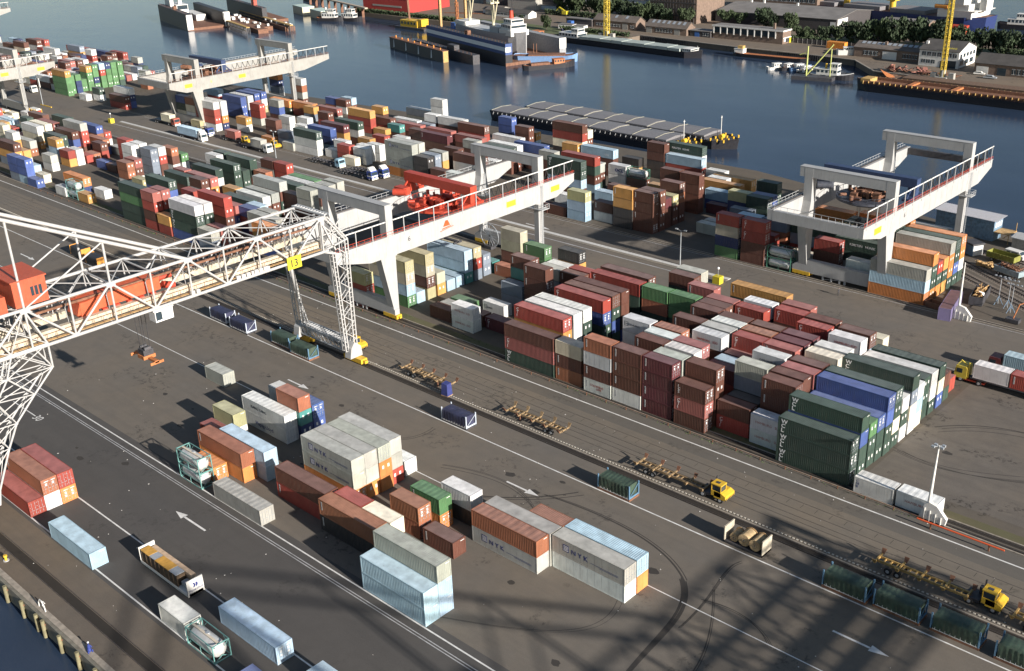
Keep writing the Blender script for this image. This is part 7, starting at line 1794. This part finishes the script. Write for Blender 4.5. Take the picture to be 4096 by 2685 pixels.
# ---------------------------------------------------------------- open flat rack with timber and machines near the quay
g = empty('open_flat_rack', (-119.3, 56.0, 0), 0, 'open white flat rack with yellow crates and planks, end wall lettered Hapag-Lloyd', 'flat rack'); MB().box((-6.1, -1.22, .15), (6.1, 1.22, .55)).build('base', WS, g)
for X in (-6.1, 5.98): e = MB().box((X, -1.22, .15), (X+.12, 1.22, 2.59)).box((X-.02, -1.22, .15), (X+.14, -1.05, 2.6)).box((X-.02, 1.05, .15), (X+.14, 1.22, 2.6)).build('end_wall', WS, g)
hl_logo(g, 6.13, -.35, 1.35, .6, True); end_text('Hapag-Lloyd', .42, NV, g, 6.13, -1.02, 1.2)
q = MB(); r_ = random.Random(2)
q.box((-5.6, -1.15, .6), (3.4, .25, .75)); [q.box((-5.6+i*1.15, -1.16, .6), (-5.5+i*1.15, -1.1, 2.4)) for i in range(9)]; q.box((-5.6, -1.1, .75), (3.4, .2, 2.3)); q.build('crate_frame', mat('crate_dark', (.07, .045, .025), .8, var=.4), g)
MB().box((-5.65, -1.15, 2.31), (-3.4, .25, 2.42)).box((-1.9+0, -1.15, 2.31), (1.6, .25, 2.42)).build('crate_lid', mat('crate_yellow', (.50, .27, .05), .7, var=.2), g); MB().box((-3.4, -1.12, 2.31), (-1.9, .22, 2.40)).box((1.6, -1.12, 2.31), (3.4, .22, 2.4)).build('crate_sheet', M_('galv'), g)
MB().box((-5.5, .45, .6), (4.6, 1.12, 2.1)).build('plank_bundle', mat('fresh_planks', (.50, .36, .24), .75, var=.2), g); MB().box((3.6, -.6, .6), (4.8, .3, 1.3)).build('machine', M_('steel_grey'), g)
# flat rack with three wooden cable drums
g = empty('drum_flat_rack', (-63.9, 112.1, 0), 0, 'open flat rack with rusty end walls beside the rail tracks', 'flat rack'); MB().box((-3.03, -1.22, .1), (3.03, 1.22, .4)).build('base', M_('dark_metal'), g)
for X in (-3.03, 2.91): MB().box((X, -1.22, .1), (X+.12, 1.22, 2.55)).box((X-.03, -1.22, 2.45), (X+.15, 1.22, 2.6)).build('end_wall', mat('rack_end_rust', (.40, .36, .28), .75, var=.2, rust=.45), g)
for k, (x, r, w_) in enumerate(((-1.65, .75, .9), (.0, 1.05, 1.0), (1.75, 1.0, 1.1))):
    d = empty('cable_drum', (-63.9+x, 112.1, .42), 0, ('small', 'large pale', 'large dark')[k]+' wooden cable drum, %s of three on the open flat rack' % ('left', 'middle', 'right')[k], 'cable drum', 'cable drums on the flat rack')
    for s_ in (-1, 1): o = MB().tube((0, s_*w_-.05*s_, r), (0, s_*w_+.05, r), r, n=22).build('flange', M_('wood'), d)
    q = MB(); [q.box((-.04+.35*cos(a), -w_-.09, r+.35*sin(a)-.04), (.04+.35*cos(a), -w_-.04, r+.35*sin(a)+.04)) for a in [i*.785 for i in range(8)]]; q.tube((0, -w_-.1, r), (0, -w_-.03, r), .1, n=8); q.build('hub', M_('dark_metal'), d); MB().tube((0, -w_, r), (0, w_, r), r*.86, n=22).build('lagging', mat('lagging_planks', (.42, .30, .16), .8, var=.3, wave=('X', 6.)), d)
# ---------------------------------------------------------------- masts, lamps, signs, barriers
def lamp_mast(x, y, h, dx, lab):
    g = empty('lamp_mast', (x, y, 0), 0, lab, 'lamp mast'); MB().extr([(-.6, 0), (3.2, 0), (3.4, 1.1), (1.9, 2.7), (.75, 3.0), (.1, 2.5), (-.15, 1.5)], 'y', -.25, .35).build('base_fin', WS, g)
    q = MB(); [q.box((.2+k*.8, -.45, .1), (.3+k*.8, -.25, 2.0-.25*k)) for k in range(4)]; q.build('rib', WS, g); MB().tube((.6, .05, 2.6), (dx, .05, h), .26, .1, 10).build('pole', WS, g)
    return g
g = lamp_mast(-48.7, 134.0, 12.1, .85, 'tall tapering white lamp mast on a finned base at the lower right'); q = MB(); q.bar((.2, -.6, 12.0), (1.4, .7, 12.0), .1); [q.bx((.85+a, b, 12.0), (.45, .35, .3)) for a, b in ((-.6, -.5), (-.5, .2), (.5, .5), (.55, -.2))]; q.build('floodlight', M_('galv'), g)
lamp_mast(-74.3, 206.2, 12.0, .6, 'tall tapering white mast on a finned base beside the riverside stack')
g = empty('barrier_pipe', (-42.6, 131.95, 0), 0, 'long orange red barrier pipe on short posts in front of the lower lamp mast', 'barrier'); MB().tube((-6.1, 0, 1.0), (6.0, 0, 1.0), .13, n=8).build('pipe', mat('barrier_orange', (.60, .10, .03), .45, var=.05), g); MB().box((-4.2, -.08, 0), (-4.0, .08, .9)).box((3.9, -.08, 0), (4.1, .08, .9)).build('post', M_('rusty_metal'), g)
def street_lamp(x, y, h, lab, two=True):
    g = empty('street_lamp', (x, y, 0), 0, lab, 'street lamp'); MB().tube((0, 0, 0), (0, 0, h), .13, .08, 8).build('pole', M_('galv'), g)
    for s_ in (-1, 1): MB().bar((0, 0, h-.1), (s_*1.1, 0, h+.25), .08).bx((s_*1.2, 0, h+.25), (.7, .45, .2)).build('lamp_head', M_('steel_grey'), g)
    return g
street_lamp(-134.9, 197.8, 8.3, 'thin double headed street lamp on the far road behind the middle block'); street_lamp(-294.5, 199.8, 8.6, 'grey street lamp on the far road beside the white lorry')
g = empty('sign_gantry', (-442, 193, 0), 0, 'tall thin pole with hanging white sign plate on a long yellow base bar', 'sign'); MB().tube((-2.8, 0, 0), (-2.8, 0, 11), .14, n=8).bar((-2.8, 0, 11), (-14, 0, 11), .25).build('pole', M_('galv'), g); MB().box((-3.2, -.15, 7.4), (-2.0, .15, 11)).build('sign_plate', WS, g); MB().box((-5, -.2, 0), (4.5, .2, .35)).build('base_bar', M_('yellow_paint'), g)
for x, y, lab in ((-121.8, 193.4, 'yellow box with small white beacon at the right end of the median'), (-390, 193.6, 'yellow and red box with white globe at the left end of the median')):
    g = empty('beacon_box', (x, y, 0), 0, lab, 'beacon'); MB().box((-.9, -.8, 0), (.9, .8, 1.7)).build('box', M_('sign_yellow'), g); MB().tube((0, 0, 1.7), (0, 0, 3.3), .05, n=6).build('rod', M_('galv'), g); MB().ball((0, 0, 3.5), .3, 10, 6).build('globe', WH, g)
def person(x, y, rz, lab, top, z=0, legs=None):
    g = empty('person', (x, y, z), rz, lab, 'person'); b = MB(); SK = mat('skin', (.42, .25, .18), .6, var=.03)
    me = bpy.data.meshes.new('body'); V = [(0, 0, .95), (0, 0, 1.2), (0, 0, 1.42), (0, 0, 1.53), (0, 0, 1.66), (0, .2, 1.42), (.03, .28, 1.14), (.12, .27, .9), (0, -.2, 1.42), (-.03, -.28, 1.14), (.1, -.27, .9), (0, .11, .9), (.05, .12, .48), (0, .12, .05), (.12, .13, .03), (0, -.11, .9), (-.08, -.12, .48), (-.14, -.12, .05), (-.02, -.13, .03)]
    E_ = [(0, 1), (1, 2), (2, 3), (3, 4), (2, 5), (5, 6), (6, 7), (2, 8), (8, 9), (9, 10), (0, 11), (11, 12), (12, 13), (13, 14), (0, 15), (15, 16), (16, 17), (17, 18)]; me.from_pydata(V, E_, []); o = bpy.data.objects.new('body', me); COL.objects.link(o); o.parent = g
    md = o.modifiers.new('skin', 'SKIN'); R_ = [.14, .15, .15, .055, .11, .065, .045, .035, .065, .045, .035, .09, .065, .045, .04, .09, .065, .045, .04]
    for i, v in enumerate(me.skin_vertices[0].data if me.skin_vertices else []): v.radius = (R_[i], R_[i])
    o.modifiers.new('subdivision', 'SUBSURF').levels = 1; me.materials.append(top); MB().ball((0, 0, 1.68), .11, 10, 7, 1.2).build('head', SK, g); MB().ball((-.02, 0, 1.73), .12, 10, 6, .9).build('hair', M_('dark_metal'), g); return g
person(-97.9, 202.9, 0, 'person in dark work clothes standing on the road by the right riverside crane', M_('dark_metal')); person(-214, 195.0, 1, 'person in red and blue beside the median line near the lorries', mat('shirt_red', (.4, .05, .05), .8))
# ---------------------------------------------------------------- yard corner at the right: sidings, wagons, huts
sheet('siding_ballast', -84, -20, 215, 252, .005, mat('ballast', (.13, .105, .085), .95, var=.4, scale=2.5)) if False else None
BA = mat('ballast', (.15, .125, .10), .95, var=.35, scale=2.2)
def siding(p, q, off):
    d = (Vector(q)-Vector(p)).normalized(); n_ = Vector((-d.y, d.x)); mb = MB(); q2 = MB(); L_ = (Vector(q)-Vector(p)).length
    tag(MB().poly([(p[0]-n_.x*1.9, p[1]-n_.y*1.9, off), (q[0]-n_.x*1.9, q[1]-n_.y*1.9, off), (q[0]+n_.x*1.9, q[1]+n_.y*1.9, off), (p[0]+n_.x*1.9, p[1]+n_.y*1.9, off)], [(0, 1, 2, 3)]).build('track_bed', BA), kind='structure')
    for s_ in (-.72, .72): a, b = Vector(p)+n_*s_, Vector(q)+n_*s_; mb.bar((a.x, a.y, .14), (b.x, b.y, .14), .09, .14)
    i = 0
    while i < L_: c = Vector(p)+d*i; a, b = c+n_*1.3, c-n_*1.3; mb.bar((a.x, a.y, .05), (b.x, b.y, .05), .25, .08); i += .75
    tag(mb.build('railway_track', M_('rail_steel')), kind='structure')
siding((-84, 231.5), (-30, 199), .008); siding((-86, 238.5), (-30, 203.5), .011); siding((-92, 249), (-40, 238.5), .014)
g = empty('open_wagon', (-78.8, 243.3, 0), rad(-10), 'olive green open railway wagon', 'wagon'); MB().box((-3.3, -1.3, 1.0), (3.3, 1.3, 1.2)).box((-3.3, -1.35, 1.0), (3.3, -1.25, 2.3)).box((-3.3, 1.25, 1.0), (3.3, 1.35, 2.3)).box((-3.35, -1.35, 1.0), (-3.25, 1.35, 2.3)).box((3.25, -1.35, 1.0), (3.35, 1.35, 2.3)).build('body', mat('olive_paint', (.20, .20, .04), .7, var=.2, rust=.2), g)
q = MB(); [q.box((-3.2+i*.8, -1.42, 1.0), (-3.1+i*.8, -1.35, 2.3)) for i in range(9)]; q.build('rib', MATS['olive_paint'], g); wheels(g, (-2.2, 2.2), .75, .45, .15)
g = empty('open_wagon', (-74.4, 235.4, 0), rad(-18), 'pale blue grey open wagon heaped with scrap', 'wagon'); MB().box((-3.2, -1.25, .9), (3.2, 1.25, 2.1)).build('body', mat('wagon_blue', (.22, .28, .30), .7, var=.2, rust=.3), g); r_ = random.Random(8); q = MB(); [q.bar((r_.uniform(-3, 3), r_.uniform(-1.1, 1.1), 2.1), (r_.uniform(-3, 3), r_.uniform(-1.1, 1.1), r_.uniform(2.2, 2.8)), .2) for _ in range(40)]; q.build('scrap', M_('rusty_metal'), g); wheels(g, (-2.2, 2.2), .75, .42, .15)
g = empty('van', (-77.5, 247.5, 0), rad(-12), 'small white van behind the olive wagon', 'van'); MB().extr([(-2.3, .4), (2.3, .4), (2.3, 1.1), (1.7, 1.3), (1.2, 2.0), (-2.25, 2.05)], 'y', -.9, .9).build('body', WS, g); MB().box((-1.8, -.93, 1.2), (-.9, -.9, 1.75)).box((-.6, -.93, 1.2), (.9, -.9, 1.75)).poly([(1.73, -.8, 1.32), (1.73, .8, 1.32), (1.24, .8, 1.95), (1.24, -.8, 1.95)], [(0, 1, 2, 3)]).build('window', M_('glass'), g); wheels(g, (-1.5, 1.5), .8, .33, .2)
g = container(-76.3, 214.6, .01, 2, 'm', random.Random(3), 'aw1', 9, True); g.rotation_euler.z = rad(101); tag(g, 'weathered purple maroon container standing crosswise behind the finned mast', 'container'); [setattr(o, 'color', (.14, .12, .22, 1)) for o in g.children if o.name.startswith('body')]
g.scale = (.9, 1, 1)
g = empty('scrap_skip', (-74.3, 218.8, 0), rad(100), 'dark rusty skip heaped with scrap and a white sheet', 'skip'); MB().box((-4, -1.3, .1), (4, 1.3, .3)).box((-4, -1.35, .1), (4, -1.2, 1.9)).box((-4, 1.2, .1), (4, 1.35, 1.9)).box((-4.05, -1.35, .1), (-3.9, 1.35, 1.9)).box((3.9, -1.35, .1), (4.05, 1.35, 1.9)).build('body', M_('dark_metal'), g)
q = MB(); [q.bar((r_.uniform(-3.5, 3.5), r_.uniform(-1, 1), r_.uniform(1.1, 1.8)), (r_.uniform(-3.5, 3.5), r_.uniform(-1, 1), r_.uniform(1.3, 2.4)), .16) for _ in range(60)]; q.build('scrap', M_('walk_brown'), g); MB().poly([(-2.6, -1.2, 1.9), (-1.2, -1.1, 2.1), (-1.6, .1, 2.5)], [(0, 1, 2)]).build('white_sheet', WH, g)
g = empty('scrap_skip', (-79.4, 208.9, 0), rad(-12), 'small rusty brown tipping skip beside the riverside stack', 'skip'); MB().extr([(-1.6, .1), (1.3, .1), (1.7, 1.3), (-1.9, 1.3)], 'y', -1, -.9).extr([(-1.6, .1), (1.3, .1), (1.7, 1.3), (-1.9, 1.3)], 'y', .9, 1).box((-1.6, -.9, .1), (1.3, .9, .25)).bar((1.3, 0, .15), (1.7, 0, 1.3), .1, 1.9, up=(0, 1, 0)).box((-1.9, -.9, .2), (-1.7, .9, 1.3)).build('body', M_('rusty_metal'), g)
SB = mat('shed_blue', (.12, .20, .28), .65, var=.3, streak=.5, rust=.25)
g = empty('blue_shed', (-93, 258.6, 0), rad(-5), 'two storey weathered pale blue shed with corrugated roof at the water', 'shed'); MB().box((-7.4, -2, 0), (7.2, 2.2, 2.5)).box((-7.4, -2.05, 2.55), (7.2, 2.25, 5.1)).build('wall', SB, g); q = MB(); corr(q, 0, -7.9, 7.9, -2.6, 2.8, 'r', .5, .07); r2 = q.build('roof', mat('roof_zinc', (.34, .34, .36), .55, var=.1), g, (0, 0, 5.25)); r2.rotation_euler.x = rad(4)
for k in range(3): MB().box((7.2, -1.4+k*1.2, 3.2), (7.26, -.6+k*1.2, 4.4)).build('window', WS, g)
MB().box((7.3, -2, 2.3), (11, 2, 2.5)).bar((10.8, -1.8, 0), (10.8, -1.8, 2.4), .15).bar((10.8, 1.8, -.5), (10.8, 1.8, 4.5), .15).bar((8, 1.8, 0), (10.8, 1.8, 2.4), .15).build('landing', M_('walk_brown'), g)
g = empty('site_hut', (-77.5, 255.5, 0), rad(-8), 'grey white hut with pale roof at the right edge by the water', 'hut'); MB().box((-3, -2.2, 0), (5, 2.2, 2.6)).build('wall', GRY, g); MB().extr([(-2.4, 2.6), (2.4, 2.6), (2.4, 2.8), (0, 3.5), (-2.4, 2.8)], 'x', -3.3, 5.3).build('roof', M_('steel_grey'), g)
g = empty('site_hut', (-86.3, 245.2, 0), rad(-30), 'small dark and white hut just right of the riverside stack', 'hut'); MB().box((-1.6, -1.4, 0), (1.6, 1.4, 2.5)).build('wall', SB, g); MB().box((1.6, -1.3, .1), (1.68, 1.3, 2.4)).build('white_front', WS, g); MB().box((-1.8, -1.6, 2.5), (1.8, 1.6, 2.9)).build('roof', M_('dark_metal'), g)
for k, (x, y) in enumerate(((-70.4, 218.6), (-68.2, 217.8), (-66.8, 215.6))):
    g = empty('tripod_pole', (x, y, 0), 0, 'blue grey tripod pole with lamps, %s from left in the yard corner' % ordn(k), 'pole', 'tripod poles in the right yard corner'); MB().tube((0, 0, 0), (0, 0, 6), .07, n=6).build('pole', M_('galv'), g)
    q = MB(); [q.bar((cos(a)*1.0, sin(a)*1.0, 0), (0, 0, 1.8), .1) for a in (0, 2.1, 4.2)]; q.build('leg', mat('tripod_blue', (.15, .22, .30), .6), g); q = MB(); q.bar((-1.2, 0, 6), (1.4, 0, 6), .08); [q.bx((dx, 0, 6.1), (.35, .3, .25)) for dx in (-1.2, -.3, .6, 1.4)]; q.build('lamp', M_('galv'), g)
g = empty('hand_crane', (-64.6, 211, 0), 0, 'small dark yard hoist with a leaning arm at the right edge', 'hoist'); MB().box((-1.3, -.8, .1), (1.3, .8, .9)).build('base', M_('dark_metal'), g); MB().bar((0, 0, .9), (.3, 1.6, 3.4), .16).bar((.3, 1.6, 3.4), (2.6, 4, 4.2), .14).build('arm', M_('spreader_orange'), g)
g = empty('debris_pile', (-80.6, 238.6, 0), 0, 'heap of rusty debris beside the railway sidings', 'debris'); q = MB(); [q.bar((r_.uniform(-2.4, 2.4), r_.uniform(-1, 1), .1), (r_.uniform(-2.4, 2.4), r_.uniform(-1, 1), r_.uniform(.3, 1.1)), r_.uniform(.1, .4)) for _ in range(40)]; q.build('debris', M_('walk_brown'), g)
MB_ = None
# open racks with orange gear at the far left of the middle block
for k, (x, y) in enumerate(((-433.6, 170.4), (-427.0, 170.6), (-430.5, 183.4), (-439, 174.8))):
    g = empty('gear_rack', (x, y, 0), 0, 'orange and yellow open rack with covered gear, %s at the left edge' % ordn(k), 'rack', 'open racks with orange gear'); MB().box((-3, -1.2, .1), (3, 1.2, .4)).build('base', M_('orange_paint'), g); q = MB()
    for X in (-3, -1, 1, 2.8): q.box((X, -1.2, .4), (X+.2, -1.0, 2.3)); q.box((X, 1.0, .4), (X+.2, 1.2, 2.3))
    q.build('post', M_('yellow_paint'), g); MB().box((-2.7, -.95, .4), (2.7, .95, 1.7)).build('gear', M_('signal_red'), g); MB().extr([(-1.1, 1.9), (1.1, 1.9), (.7, 2.5), (-.7, 2.5)], 'x', -2.8, 2.8).build('cover', WS, g)
# scattered litter
mb = MB(); r_ = random.Random(12)
for i in range(220):
    x = r_.uniform(-190, -30); y = r_.choice((r_.uniform(43, 70), r_.uniform(73, 116), r_.uniform(117, 134))); s_ = r_.uniform(.05, .16); mb.box((x, y, .01), (x+s_, y+s_*r_.uniform(.5, 1.6), .05))
tag(mb.build('litter', mat('litter_pale', (.5, .48, .44), .8)), 'pale scraps of litter scattered over the yard and tracks', 'litter', kind='stuff')
